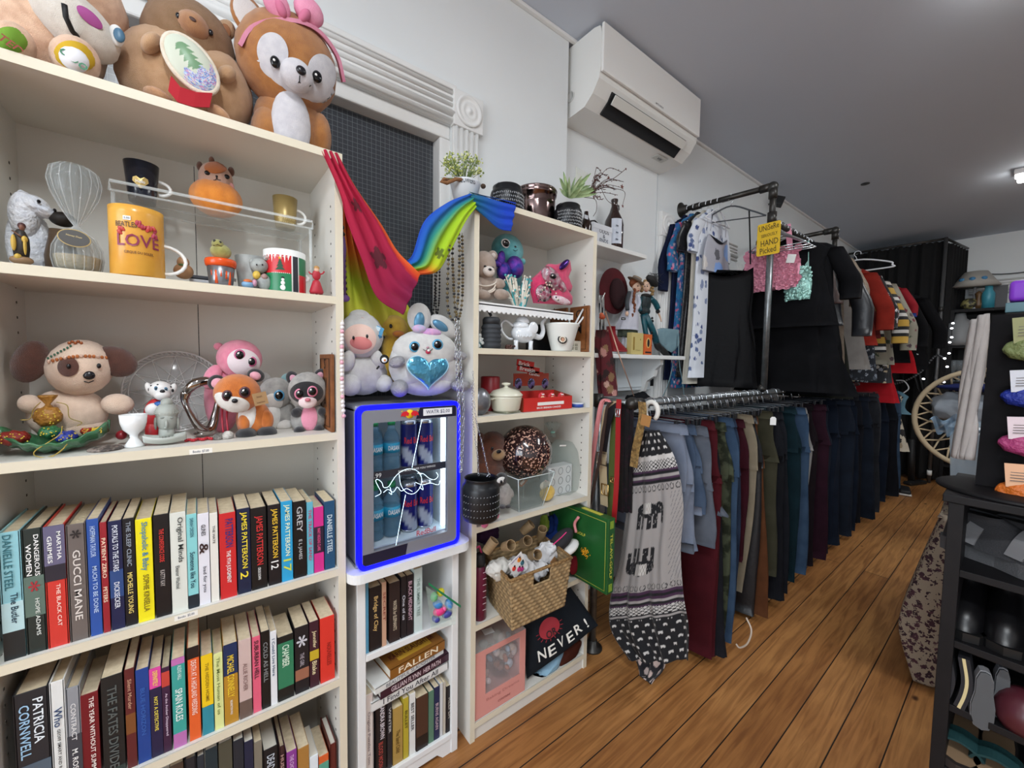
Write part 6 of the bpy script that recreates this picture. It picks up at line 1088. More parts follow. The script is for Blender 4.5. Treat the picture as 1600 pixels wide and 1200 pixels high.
g=W();pkt=fur('#c45078','#b03f68');P.E(g,895,755,22,28,pkt,ry=.012,dy=-.02);P.E(g,950,725,26,14,pkt,ry=.008,dy=-.02,rot=-15);P.E(g,855,745,30,12,pkt,ry=.01,dy=-.02);g.v=[(a,b,c)for a,b,c in g.v];g.v=[(a_,b_,max(c_,z+.0005))if b_>1.108 else(a_,b_,c_)for a_,b_,c_ in g.v];g.solo('plush_octopus','pink plush legs showing beneath the hanging black lantern','plush toy')
# ---- compartment D: basket, tumbler
z=RZ[3]
P=Pic(1.14,**c6);mg=M('#5c1430',.3);o=thing('tumbler','burgundy measuring water bottle with pink flip lid beside the basket','bottle',(P.p(865,1100).x,1.14,z))
g=W();x,y,_,u=P.V(g,866,1240,[(34,0),(38,6),(38,230),(30,270),(26,285)],mg,z0=z,n=28);
for k in range(7):g.box((x+.004,y-38*u-.0006,z+.04+k*.022),(.014,.001,.0015),M('#d9c3cb',.5))
g.part('body',o);g=W();P.V(g,866,1240,[(28,282),(30,300),(26,340),(10,348)],BLK,z0=z,n=20);g.part('lid',o);g=W();g.tube([P.p(850,890),P.p(866,882),P.p(878,920)],.004,M('#d2447c',.4));g.part('flip_tab',o)
def wicker(h1='#b99566',h2='#8c6a3e'):
 m=bpy.data.materials.new('woven_straw');m.use_nodes=True;nt=m.node_tree;N=nt.nodes;L=nt.links;b=N['Principled BSDF'];uv=N.new('ShaderNodeAttribute');uv.attribute_name='Col';
 L.new(uv.outputs['Color'],b.inputs['Base Color']);b.inputs['Roughness'].default_value=.7;return m
BW=(0.27,.21,.15);th=math.radians(-34);bc=Vector((PZ(799,972,z).x,0,z))
P=Pic(1.1,**c6)
# basket corners read from the photo: front-bottom corner, left-top, front-top, right-top
o=thing('wicker_basket','woven straw basket full of small goods jutting from the shelf','basket',(1.0,1.14,z+.001))
def bpt(px,py,zz):return PZ(px,py,zz)
zb,ztp=z+.001,z+.155
FT=PY(797,908,1.0);ztp=FT.z
FTc=Vector((FT.x,FT.y));Rc=PZ(893,871,ztp).xy;Lc=PZ(757,864,ztp).xy
FBc=FTc.lerp((FTc+(Rc-FTc)+(Lc-FTc)),.07);RBc=FBc+(Rc-FTc)*.86;LBc=FBc+(Lc-FTc)*.86;BTc=Rc+Lc-FTc;BBc=RBc+LBc-FBc
top_=[Lc,FTc,Rc,BTc];bot_=[LBc,FBc,RBc,BBc]
wk=wicker();g=W()
def wall_(i):
 a0,a1,b0,b1=bot_[i],bot_[(i+1)%4],top_[i],top_[(i+1)%4];L_=(a1-a0).length;nrm=Vector(((a1-a0).y,-(a1-a0).x)).normalized();cen=(top_[0]+top_[2])/2
 if nrm.dot((a0+a1)/2-cen)<0:nrm=-nrm
 nu=max(8,int(L_/.004));nv=52
 def f(u,v):
  p=a0.lerp(a1,u).lerp(b0.lerp(b1,u),v);row_=int(v*13);d=.0035*math.sin(PI*((v*13)%1))*(1 if 1 else 0)*(.6+.4*math.sin(u*L_*PI/.011+PI*row_));p=p+nrm*d;return(p.x,p.y,lerp(zb,ztp,v))
 def c(u,v):row_=int(v*13);s_=math.sin(u*L_*PI/.011+PI*row_);e=math.sin(PI*((v*13)%1));k=.45+.55*e*(.65+.35*s_);n_=.85+.15*math.sin(row_*7.3+u*31);return tuple(q*k*n_ for q in(.52,.35,.17))
 if i==1:
  g.sheet(lambda u,v:f(u,v*.72),nu,nv,wk,lambda u,v:c(u,v*.72),.006);g.sheet(lambda u,v:f(u*.36,.72+.28*v),nu//2,14,wk,lambda u,v:c(u*.36,.72+.28*v),.006);g.sheet(lambda u,v:f(.64+u*.36,.72+.28*v),nu//2,14,wk,lambda u,v:c(.64+u*.36,.72+.28*v),.006)
 else:g.sheet(f,nu,nv,wk,c,.006)
for i in range(4):wall_(i)
g.add([(p.x,p.y,zb)for p in bot_],[(0,1,2,3)],M('#8c6a3e',.8),False);g.part('woven_sides',o)
g=W();rm_=M('#a88352',.75,vary='#7d5c34',vs=120,bump=1,bs=200,bd=.01)
g.tube([(p.lerp(top_[(i+1)%4],t_/6).x,p.lerp(top_[(i+1)%4],t_/6).y,ztp)for i,p in enumerate(top_)for t_ in range(6)],.0055,rm_,closed=True,n=10);g.part('rim',o)
# goods in the basket
cen=(top_[0]+top_[2])/2
P=Pic(cen.y,**c6);wv=lambda u,v:tuple(q*(.45+.55*abs(math.sin(v*40)))for q in(.36,.24,.12))
for i,(cx,cy,a,b,ay)in enumerate(((925,880,30,20,60),(1020,880,-10,62,0),(1115,858,-20,55,0),(1125,782,35,30,0),(1205,810,-12,25,0),(1165,930,-20,60,0))):
 c=P.p(cx,cy,(.0,-.03,.0,.06,.05,-.04)[i]);g=W();R_=rotm((b,a,0));r0=.0185
 g.sheet(lambda u,v:c+R_@Vector((r0*(.85+.15*v)*math.cos(2*PI*u),r0*(.85+.15*v)*math.sin(2*PI*u),.05*(v-.5))),20,30,wk,wv,.002);g.solo('cane_ring_cup',('leftmost','front left','middle','rear top','rear right','front right')[i]+' little brown ribbed cane cup in the straw basket','cane cup','ribbed cane cups in the basket')
g=W();c=P.p(1075,985,-.075);R_=(6,-28,0);g.box(c,(.062,.0015,.07),M('#e8e6e4',.5),R_);rm=rotm(R_)
for i,(dx,dz,cc)in enumerate(((-.018,.004,'#e0483a'),(.012,.016,'#e0862c'),(-.002,-.016,'#d23c78'),(.018,-.006,'#3a6f7c'),(.008,-.026,'#c83a86'))):
 g.ell(c+rm@Vector((dx,-.002,dz)),(.0085,.0015,.0085),M(cc,.5));
 for k in range(3):g.ell(c+rm@Vector((dx+(-.004,.003,0)[k],-.0035,dz+(.003,.002,-.004)[k])),(.0016,.0008,.0016),BLK,None,6,4)
 g.ell(c+rm@Vector((dx+.005,-.0025,dz+.007)),(.0035,.0015,.0035),BLK,None,8,5)
g.text('LADYBUGS',c+rm@Vector((0,-.0012,.029)),.006,M('#6a4a9c'),rot=R_);g.solo('ladybug_card','white card printed with colourful ladybugs leaning out of the basket','card')
g=W();wc=cloth('#e3e3e4','#cfcfd2');P.E(g,1230,925,66,62,wc,ry=.03,dy=-.0,n=40,k=26);P.E(g,970,1000,70,50,cloth('#d6d3cc','#bdb9b2'),ry=.04,dy=-.0,n=40,k=26);P.E(g,1190,1010,50,45,wc,ry=.025,dy=-.03,n=40,k=26);P.E(g,1080,990,90,40,wc,ry=.05,dy=-.0,n=40,k=26);crump(g,.012,45);g.solo('white_cloth','crumpled white cloths filling the straw basket','cloth')
g=W();g.box(P.p(1270,965,-.045),(.03,.004,.026),cloth('#8a6442','#70502f'),(0,-30,0),bv=.002);crump(g,.003,80);g.solo('leather_patch','small brown leather patch on the white cloth in the basket','patch')
g=W();P.E(g,1310,850,72,44,M('#232226',.8),ry=.03,dy=.0,rot=-25);P.E(g,1350,890,60,22,WHT,ry=.034,dy=-.004,rot=-22);g.strap([P.p(x,y,-.031)for x,y in((1270,870),(1310,835),(1335,810))],.01,.004,M('#e0357c',.5),side=(1,0,.6));g.solo('sneaker','black sneaker with white sole and pink stripe above the basket','shoe')
g=W();gl_=cloth('#24408c','#1a2f68');P.Y=1.25
for i in range(7):P.E(g,1220+i*28,760+8*math.sin(i*2),26,52,gl_ if i%3 else M('#8ca63a',.7),ry=.022,rot=10*math.sin(i));
P.E(g,1320,820,110,60,gl_,ry=.04,n=36,k=22);crump(g,.008,55);g.v=[(min(a,RX1-.02),b,max(c,z+.001))for a,b,c in g.v];g.solo('blue_gloves','heap of blue gloves with green cuffs behind the basket','gloves')
g=W();P.E(g,900,800,70,60,cloth('#4a2c50','#3a2a3c'),ry=.04,dy=.02,n=36,k=22);crump(g,.012,40);g.v=[(max(a,RX0+.02),b,c)for a,b,c in g.v];g.v=[(a,b,min(c,RZ[2]-.025))for a,b,c in g.v];g.solo('purple_cloth','dark purple cloth bundle behind the basket at left','cloth')
g=W();P=Pic(1.12,**c6);P.E(g,1380,985,28,50,cloth('#7c1f28','#5a141c'),ry=.012);g.v=[(min(a,RX1-.02),b,c)for a,b,c in g.v];g.solo('red_pouch','dark red patterned pouch between the basket and the right panel','pouch')
# green game box
BX=1.222;p0=PX(878,778,BX);p1=PX(952,813,BX);p2=PX(947,930,BX);yN=(p1.y+p2.y)/2;h_=p1.z-p2.z;yF=min(yN+.33,1.375);L_=yF-yN
gn=M('#1f5a2a',.35,vary='#194d22',vs=9);gd2=M('#c9c44a',.4);o=thing('board_game_box','green board game box with yellow lettering jutting from the bookcase','game box',(BX,yN,p2.z))
G().box((.02,L_/2,h_/2),(.04,L_,h_),gn,bv=.002).obj('box',o);g=G()
g.tube([(-.0006,.012,.012),(-.0006,L_-.014,.012),(-.0006,L_-.014,h_-.014),(-.0006,.012,h_-.014)],.0009,gd2,closed=True,n=4)
def ytext(st,y,zz,h,w_,x=-.0009):fs_=font_mesh(st);g.add([(x,y-a*w_,zz+b*h)for a,b in fs_[0]],fs_[1],gd2,False)
ytext('GOLF',L_*.42,h_*.66,.012,.05);fs_=font_mesh('TEL-AVI-GOLF');g.add([(.02+b*.015,-.0009,h_*.5-a*h_*.6)for a,b in fs_[0]],fs_[1],gd2,False)
for zc in(.08,.92):g.box((.02,-.0006,h_*zc),(.02,.001,h_*.1),M('#7f9a30',.5))
g.box((.02,L_*.3,h_+.0006),(.02,L_*.3,.001),gd2);g.obj('printed_panel',o)
# ---- compartment E: pink gift box, pillow
z=RZ[4];P=Pic(1.115,**c7);a=max(P.p(836,700).x,RX0+.021);b=P.p(1116,600).x;zt=P.p(1116,445).z;pkm=M('#d9958c',.6);D=.2
o=thing('pink_gift_box','pink gift box with clear window at the bottom of the right bookcase','gift box',((a+b)/2,1.115+D/2,z));H_=zt-z;W_=b-a
g=W();yf=1.116
g.box(((a+b)/2,yf+D,z+H_/2),(W_,.003,H_-.004),pkm);g.box((a+.0015,yf+D/2,z+H_/2),(.003,D,H_-.004),pkm);g.box((b-.0015,yf+D/2,z+H_/2),(.003,D,H_-.004),pkm);g.box(((a+b)/2,yf+D/2,z+.002),(W_,D,.003),pkm)
wx0,wx1,wz0,wz1=a+W_*.2,b-W_*.12,z+H_*.32,zt-.02
for x0_,x1_,z0_,z1_ in((a,wx0,z+.001,zt),(wx1,b,z+.001,zt),(wx0,wx1,z+.001,wz0),(wx0,wx1,wz1,zt)):g.box(((x0_+x1_)/2,yf,(z0_+z1_)/2),(x1_-x0_,.002,z1_-z0_),pkm)
g.text('CONTAINS',((a+b)/2+.015,yf-.0015,z+H_*.1),.008,M('#8a3a3a'));g.text('Baking Dreams',((a+b)/2+.01,yf-.0015,z+H_*.22),.013,M('#b8726c'),wd=W_*.65);g.part('carton',o)
g=W();g.box(((a+b)/2,yf+D*.5,zt+.001),(W_,D,.0015),film('#d9d9d4',.35));g.box(((wx0+wx1)/2,yf+.002,(wz0+wz1)/2),(wx1-wx0,.001,wz1-wz0),film('#e6eaee',.14));g.part('clear_lid',o)
g=W();g.box(((a+b)/2-.01,yf+.07,zt+.003),(.04,.03,.001),WHT,(0,0,-10));g.part('price_label',o)
g=W();cols=('#8fa3bc','#b5694c','#cfc8c4','#a8b2c4','#6a4a40','#c9a890','#dfe0e4','#9a5a48')
for i in range(46):m_=cloth(cols[i%8],cols[(i+3)%8]);g.ell((rnd.uniform(a+.02,b-.02),yf+.03+rnd.uniform(0,.06),rnd.uniform(wz0-.02,wz1-.01)),(rnd.uniform(.008,.022),.012,rnd.uniform(.008,.02)),m_,(0,rnd.uniform(0,180),0),10,7)
g.part('tissue_contents',o)
# black NEVER pillow
P=Pic(1.12,**c7);blk=cloth('#1c2026','#14171b');q=[P.p(1085,400,.05),P.p(1360,215,.02),P.p(1512,425,-.08),P.p(1125,715,.02)]
o=thing('never_pillow','black cushion lettered OR NEVER leaning in the bottom compartment','cushion',(1.1,1.12,z))
nrm=((q[1]-q[0]).cross(q[3]-q[0])).normalized();nrm=nrm if nrm.y<0 else-nrm
def pil(u,v,s_=1):
 b_=q[0].lerp(q[1],u).lerp(q[3].lerp(q[2],u),v);pinch=1-.10*math.sin(PI*u)*0;k=(max(0,math.sin(PI*u))*max(0,math.sin(PI*v)))**.45
 c_=(q[0]+q[1]+q[2]+q[3])/4;e=abs(2*u-1)**2+abs(2*v-1)**2;b_=b_.lerp(c_,.09*(2-e)*.5*0+.06*(1-max(abs(2*u-1),abs(2*v-1)))*0);return b_+nrm*s_*(.034*k+.0012*math.sin(u*23)*math.sin(v*17)*k)
g=W();g.sheet(lambda u,v:pil(u,v,1),30,30,blk);g.sheet(lambda u,v:pil(1-u,v,-1),30,30,blk);g.part('cover',o)
def ptxt(g,s_,u0,v0,wu,hv,m):vs,fs,asp=font_mesh(s_);g.add([pil(u0+x*wu,v0-zz*hv,1)+nrm*.0025 for x,zz in vs],fs,m,False)
g=W()
bl_=[(.16*math.cos(t_*PI/12)*(1 if t_ else 1),.17*math.sin(t_*PI/12))for t_ in range(24)]
g.sheet(lambda u,v:pil(.38+.16*u*math.cos(2*PI*v),.34+.17*u*math.sin(2*PI*v),1)+nrm*.0015,8,30,M('#9c2430',.7))
for k in range(10):a_=k*PI/9;g.tube([pil(.38+.17*math.cos(a_),.34+.18*math.sin(a_),1)+nrm*.002,pil(.38+.21*math.cos(a_),.34+.22*math.sin(a_),1)+nrm*.002],.0016,M('#9c2430',.7),n=4)
n0=len(g.v);ptxt(g,'OR',.38,.42,.16,.13,BLK);g.v[n0:]=[tuple(Vector(v)+nrm*.003)for v in g.v[n0:]]
for i,c in enumerate('NEVER!'):ptxt(g,c,.20+i*.135,.70+(.03 if i%2 else 0),(.105,.1,.09,.09,.1,.03)[i],.21,M('#e4e2da',.7))
g.part('lettering',o)
g=W();P.E(g,1340,560,90,40,cloth('#5a2c20','#3d1d15'),ry=.05,dy=.03,rot=-20);P.E(g,1240,640,90,30,cloth('#8fb0c4','#7d9fb4'),ry=.04,dy=.03,rot=-25,n=36,k=22);crump(g,.006,40);g.v=[(min(a_,RX1-.02),max(b_,1.115),max(c_,z+.001))for a_,b_,c_ in g.v];g.solo('folded_cloth','folded light blue and brown cloths under the black cushion','cloth')
# zip bag of toys in the small cabinet
P=Pic(1.1,**c7);z=CZ[0];g=W()
for i,(cx,cy,r_,cc)in enumerate(((650,345,36,'#d8377c'),(640,310,30,'#3a7fc0'),(700,310,30,'#4a8cc8'),(620,270,26,'#5aa06a'),(655,245,24,'#c9c02c'),(690,360,30,'#3b3f8c'),(630,390,24,'#3b3f8c'),(670,330,20,'#e0609c'))):P.E(g,cx,cy,r_,r_*.7,M(cc,.4),ry=.014,dy=.01,rot=i*35)
g.solo('toy_figures','bright little plastic toys inside the green zip bag','toys')
g=W();g.sheet(lambda u,v:P.p(575+u*30+v*(170-40*u),210+v*125+u*(235-150*v),-.006+.012*math.sin(v*PI)*math.sin(u*PI)+.003*math.sin(u*17)),14,14,film('#c9e0d4',.3));g.sheet(lambda u,v:P.p(590+v*175,205+v*125-u*14,-.008),2,12,M('#1f7a50',.4));g.solo('zip_bag','clear zip bag with green seal spilling from the small cabinet','plastic bag')
# ================= pipe racks
pipe=M('#4b4a48',.4,.7,vary='#35322f',vs=14);galv=M('#8c9092',.35,.8,vary='#75797b',vs=30)
RY,RZL=.99,1.14
def joint(g,c,r,m,ax=(0,0,1)):g.tube([Vector(c)-Vector(ax)*r*1.3,Vector(c)+Vector(ax)*r*1.3],r,m,n=14)
o=thing('clothes_rack','low galvanised pipe clothes rail carrying the trousers and jeans','clothes rack',(1.40,RY,0))
g=W();g.tube([(1.40,RY,RZL),(6.15,RY,RZL)],.0165,galv,n=16);g.part('rail',o)
g=W();g.ell((1.395,RY,RZL),(.03,.028,.028),pipe);joint(g,(1.43,RY,RZL),.022,pipe,(1,0,0));g.part('end_knob',o)
g=W();g.tube([(1.40,1.17,.01),(1.40,1.17,RZL+.0)],.0165,galv,n=14);g.tube([(1.40,1.17,RZL),(1.40,RY,RZL)],.0165,galv,n=14);joint(g,(1.40,1.17,RZL),.022,pipe);g.lathe([(.045,0),(.045,.008),(.024,.012),(.022,.04)],pipe,c=(1.40,1.17,0));g.part('leg',o)
g=W();g.tube([(6.15,RY,.01),(6.15,RY,RZL)],.0165,galv,n=14);g.lathe([(.045,0),(.045,.008),(.024,.012),(.022,.04)],pipe,c=(6.15,RY,0));joint(g,(6.15,RY,RZL),.022,pipe);g.part('leg',o)
UZ,UR,UX1,UX2=2.335,2.14,2.64,3.84;AY=.965
o=thing('clothes_rack','tall black iron pipe clothes rack fixed to the wall by a flange','clothes rack',(UX1,AY,0))
for X in(UX1,UX2):
 g=W();g.lathe([(.05,0),(.05,.006),(.03,.01),(.026,.04)],pipe,c=(X-.05 if X==UX1 else X,1.5,UZ),rot=(90,0,0),n=24);g.part('flange',o)
 g=W();g.tube([(X-.05 if X==UX1 else X,1.49,UZ),(X,AY+.01,UZ)],.0165,pipe,n=14);joint(g,(X-.04 if X==UX1 else X,1.40,UZ),.021,pipe,(0,1,0));joint(g,(X-.02 if X==UX1 else X,1.22,UZ),.0175,M('#7c7a76',.5),(0,1,0));g.part('wall_arm',o)
 g=W();g.ell((X,AY+.004,UZ-.004),(.026,.03,.03),pipe);joint(g,(X,AY,UZ-.04),.023,pipe);joint(g,(X,AY+.04,UZ),.023,pipe,(0,1,0));g.part('elbow',o)
 g=W();g.tube([(X,AY,UZ-.02),(X,AY,UR)],.0165,pipe,n=14);g.tube([(X,AY,UR),(X,AY,RZL+.03)],.0175,galv,n=14);joint(g,(X,AY,UR+.015),.024,pipe);g.tube([(X,AY,RZL+.04),(X,AY+.02,RZL+.02)],.024,pipe,n=12);g.part('post',o)
g=W();g.tube([(UX1,AY,UR),(5.9,AY,UR)],.0155,pipe,n=14);g.part('rail',o)
g=W();g.tube([(5.9,AY,UR),(5.9,AY,.01)],.0165,pipe,n=12);g.part('post',o)
o=thing('yellow_sign','yellow handwritten hand picked card taped to the rack post','sign',(UX1-.025,AY,2.02));g=G();p0=Vector((0,0,0));hy=M('#e0b826',.7)
a,b=PX(1184,352,UX1-.03),PX(1218,395,UX1-.03);wv_=abs(a.y-b.y);
o.location=((UX1-.03),(a.y+b.y)/2,(a.z+b.z)/2);o.rotation_euler.z=math.radians(-90);ht=abs(a.z-b.z)
g.prism(rrect(-wv_/2,-ht/2,wv_/2,ht/2,.01),.002,hy);g.obj('card',o);g=G()
for i,(t_,hh)in enumerate((('UNiSeRe',.032),('SERIOUSLY',.018),('HAND',.034),('Picked',.034))):g.text(t_,((.0,.004,.006,0)[i],-.0016,ht*(.36-.235*i)),hh,M('#5a4a14',.7),wd=wv_*(.85,.7,.75,.7)[i],rot=(0,-4,0))
g.obj('handwriting',o)
# ================= hangers and garments (local frame: hook point at the origin, width along x)
mt=M('#c4c8cc',.2,.9)
def hook(g,m,r=.021,drop=.05):g.tube([(r*math.cos(a),0,r*math.sin(a)-.0)for a in[math.radians(q)for q in range(200,-80,-20)]]+[(0,0,-drop)],.0026,m,n=6)
def clip_hanger(loc,lab,grp):
 o=thing('clip_hanger',lab,'hanger',loc,90,grp);g=G();hook(g,mt,.021,.062);g.obj('hook',o);G().tube([(-.15,0,-.062),(.15,0,-.062)],.0016,M('#55585c',.4,.6),n=6).obj('bar',o)
 for s_ in(-1,1):G().box((s_*.125,0,-.078),(.014,.016,.036),M('#26272b',.4,.4),bv=.002).obj('clip',o)
 return o
def shirt_hanger(loc,rz,lab,m,grp=None,w=.2,hm=None):
 o=thing('coat_hanger',lab,'hanger',loc,rz,grp);g=G();hook(g,hm or m,.021,.05);g.obj('hook',o);g=G();g.tube(smooth_path([(-w,0,-.135),(-w*.6,0,-.095),(0,0,-.05),(w*.6,0,-.095),(w,0,-.135)],5),.005,m,n=8);g.tube([(-w,0,-.135),(w,0,-.135)],.0035,m,n=6);g.obj('shoulder_bar',o);return o
def fold(n,x0,x1,y0,y1,z0,z1,t0,t1,nf,amp,seed,e=.75):
 r_=random.Random(seed);ph=r_.uniform(0,6);out=[]
 for i in range(n+1):
  t_=i/n;k=t_**1.0;out.append(((lerp(x0,x1,k)+.006*math.sin(t_*5+ph),lerp(y0,y1,k),lerp(z0,z1,t_)),lerp(t0[0],t1[0],k),lerp(t0[1],t1[1],k)*(1+.12*math.sin(t_*7+ph)),nf,amp*(.3+.9*t_),ph+t_*1.2,e))
 return out
def trousers(nm,lab,X,mat,ztop,zhem,hw=.18,th=.02,leg=.09,y0=RY,seed=1,belt=None,flare=1.,cat='trousers',sk=0,cuff=None,frac=None):
 o=thing(nm,lab,cat,(X,y0,ztop),90);L_=ztop-zhem;cr=-min(.26,L_*.55);g=G()
 g.loft(fold(8,0,0,0,0,-.035,cr,(hw*.93,th),(hw*1.12,th*1.15),5,.05,seed),mat,44);g.obj('seat',o)
 G().loft([((0,0,0),hw*.9,th*.95,5,.03,seed),((0,0,-.018),hw*.93,th*1.05,5,.03,seed),((0,0,-.04),hw*.95,th,5,.04,seed)],belt or mat,44).obj('waistband',o)
 for s_ in(-1,1):
  G().loft(fold(14,s_*hw*.55,s_*(hw*.55+.01),s_*.004,s_*.006,cr+.03,-L_,(hw*.56,th*1.1),(leg*flare,th*1.2),4,.1,seed+s_),mat,36).obj('leg',o)
  if cuff:G().loft([((s_*(hw*.55+.01),s_*.006,-L_+.03),leg*flare*1.06,th*1.4,4,.08,seed),((s_*(hw*.55+.01),s_*.006,-L_-.004),leg*flare*1.1,th*1.45,4,.08,seed)],cuff,36).obj('cuff',o)
 return o
def xpx(px,py,y):return PY(px,py,y).x
lowlab='metal clip hanger hooked on the low galvanised clothes rail'
dn={k:denim(a,b)for k,(a,b)in dict(light=('#5d6678','#787f8e'),mid=('#334054','#4a586c'),grey=('#474c56','#626771'),dark=('#12161f','#1b222e'),blue=('#26384e','#3a4d64'),blotch=('#2c384c','#161f30'),navy=('#0d131e','#161e2c')).items()}
dark=lambda h,v=None:cloth(h,v or h)
LOW=[(1052,850,dn['light'],'faded light blue denim shorts nearest the rail end',dict(leg=.1,th=.028,cuff=dn['grey'])),(1086,800,dn['mid'],'mid blue denim shorts with wide turned up cuff',dict(leg=.105,th=.03,cuff=dn['light'])),(1104,850,dn['grey'],'grey blue denim capri trousers behind the cuffed shorts',dict(leg=.1,th=.024)),(1112,1046,dark('#47141b','#3a1016'),'dark red velvet trousers hanging below the shorts',dict(leg=.1,th=.03)),(1124,1058,dark('#141418','#1c1c22'),'black flared trousers trailing to the floor beside the red pair',dict(leg=.12,th=.026,flare=1.2)),(1134,1020,M('#434838',.9,spec=.12,vary='#24281e',vs=22,edge=.12),'camouflage patterned trousers below the grey denim skirt',dict(leg=.08,th=.02)),(1142,1026,dn['blue'],'narrow blue jeans beside the camouflage trousers',dict(leg=.08,th=.018)),(1152,960,dn['blotch'],'dark blotchy distressed jeans with frayed hem',dict(leg=.1,th=.026)),(1163,880,dark('#360f19','#2a0d15'),'maroon trousers between the blotchy jeans and the cream pair',dict(leg=.09,th=.022)),(1171,930,dark('#857a68','#756a58'),'cream trousers showing as a thin edge beside the maroon pair',dict(leg=.05,th=.008)),(1181,975,M('#15161a',.4,bump=.4,bs=60),'black leather look trousers with a small fold shine',dict(leg=.09,th=.02)),(1191,965,dark('#5a3620','#4a2c1a'),'chocolate brown flared trousers reaching near the floor',dict(leg=.11,th=.024,flare=1.2)),(1201,900,dark('#3c3a2d','#313024'),'olive khaki trousers behind the brown flared pair',dict(leg=.09,th=.02)),(1213,935,dark('#17181d','#101116'),'first of the two black trousers with white tag nearby',dict(leg=.11,th=.026)),(1226,935,dark('#15161b','#1b1c22'),'wide black trousers carrying the small white price tag',dict(leg=.12,th=.026)),(1240,910,dark('#11252c','#0c1c22'),'dark teal trousers between the black pair and the blue jeans',dict(leg=.1,th=.022)),(1253,895,dn['blue'],'bright mid blue jeans standing out on the low rail',dict(leg=.09,th=.026)),(1262,892,dark('#8d8a88','#7b7876'),'pale grey trousers showing as a strip beside the blue jeans',dict(leg=.06,th=.012)),(1270,900,dark('#1c1519','#150f13'),'black trousers beside the pale grey strip',dict(leg=.09,th=.022)),(1281,898,dark('#2c1420','#220f19'),'dark burgundy trousers half way along the rail',dict(leg=.09,th=.02)),(1291,890,dn['dark'],'dark blue jeans beside the burgundy trousers',dict(leg=.09,th=.02)),(1305,872,dn['navy'],'first wide navy jeans under the beige sweater',dict(leg=.11,th=.035)),(1321,866,dn['dark'],'second navy jeans under the beige sweater',dict(leg=.11,th=.03)),(1331,850,dn['navy'],'third navy jeans under the dark round skirt',dict(leg=.1,th=.026)),(1341,842,dark('#16181f','#0f1116'),'black trousers beneath the dark green skirt',dict(leg=.11,th=.03)),(1352,836,dn['dark'],'dark jeans flaring to a point past the rail middle',dict(leg=.12,th=.03,flare=1.25)),(1361,822,dark('#1b1d22','#26282e'),'charcoal trousers near the far end of the low rail',dict(leg=.1,th=.026)),(1369,815,dark('#3b3d42','#2f3136'),'grey trousers near the far end of the low rail',dict(leg=.08,th=.02)),(1378,808,dn['navy'],'navy trousers third from the far end',dict(leg=.11,th=.035)),(1388,806,dark('#12141b','#0d0f14'),'very dark trousers second from the far end',dict(leg=.11,th=.035)),(1398,795,dn['blue'],'blue jeans last before the striped garments',dict(leg=.1,th=.03))]
h0=clip_hanger((1.47,RY,RZL-.002+.0),lowlab,'clip hangers on the low rail')
for i,(px,hy_,m,lab,kw)in enumerate(LOW):
 X=xpx(px,760,.81)if i>2 else(1.515,1.60,1.675)[i];zh=max(PX(px,hy_,X).z,.035);kw=dict(kw)
 if zh<.1:zh=max(zh,.035)
 tr_=trousers('denim_shorts' if i<2 else 'trousers',lab,X,m,RZL-.075-.01*(i%3),zh,seed=i+3,cat='shorts' if i<2 else 'trousers',**kw);tr_.rotation_euler.z+=math.radians(5*math.sin(i*2.7));tr_.location.y+=.016*math.sin(i*1.9)
 if i:dup(h0,(X,RY,RZL-.002),label='clip hanger of the '+' '.join(lab.split()[:12]))
 else:h0.location=(X,RY,RZL-.002)
for i in range(13):
 X=1.53+i*.1;dup(h0,(X+.012*math.sin(i*3),RY,RZL-.002),rz=90+8*math.sin(i*2.3),label='empty clip hanger between the nearest garments on the low rail')
# grey denim skirt with frayed hem and red accent
X=1.74;o=thing('denim_skirt','grey denim mini skirt with frayed hem and coral panel','skirt',(X,RY,RZL-.09),90);zh=PX(1125,795,X).z-(RZL-.09)
G().loft(fold(10,0,0,0,0,-.03,zh,(.155,.02),(.2,.026),6,.07,5),dn['grey'],48).obj('skirt_body',o);G().loft([((0,0,0),.15,.02,5,.03,1),((0,0,-.035),.158,.021,5,.03,1)],dn['light'],40).obj('waistband',o)
G().loft([((0,0,zh+.01),.2,.028,17,.09,1),((0,0,zh-.025),.215,.033,17,.16,1)],dn['grey'],80).obj('ruffle',o)
g=G();g.add([(-.15,-.026,-.005),(-.09,-.026,-.005),(-.075,-.028,-.16),(-.09,-.028,-.12)],[(0,1,2,3)],M('#d0434a',.8));g.obj('coral_panel',o)
X=1.79;o=thing('shorts','coral shorts showing beneath the grey denim skirt','shorts',(X,RY,RZL-.1),90);zh=PX(1115,812,X).z-(RZL-.1);G().loft(fold(8,0,0,0,0,-.02,zh,(.15,.02),(.18,.022),5,.06,9),dark('#c0484c','#a83c42'),40).obj('body',o);G().loft([((0,0,0),.15,.021,5,.03,1),((0,0,-.03),.152,.021,5,.03,1)],dark('#c0484c'),36).obj('waistband',o)
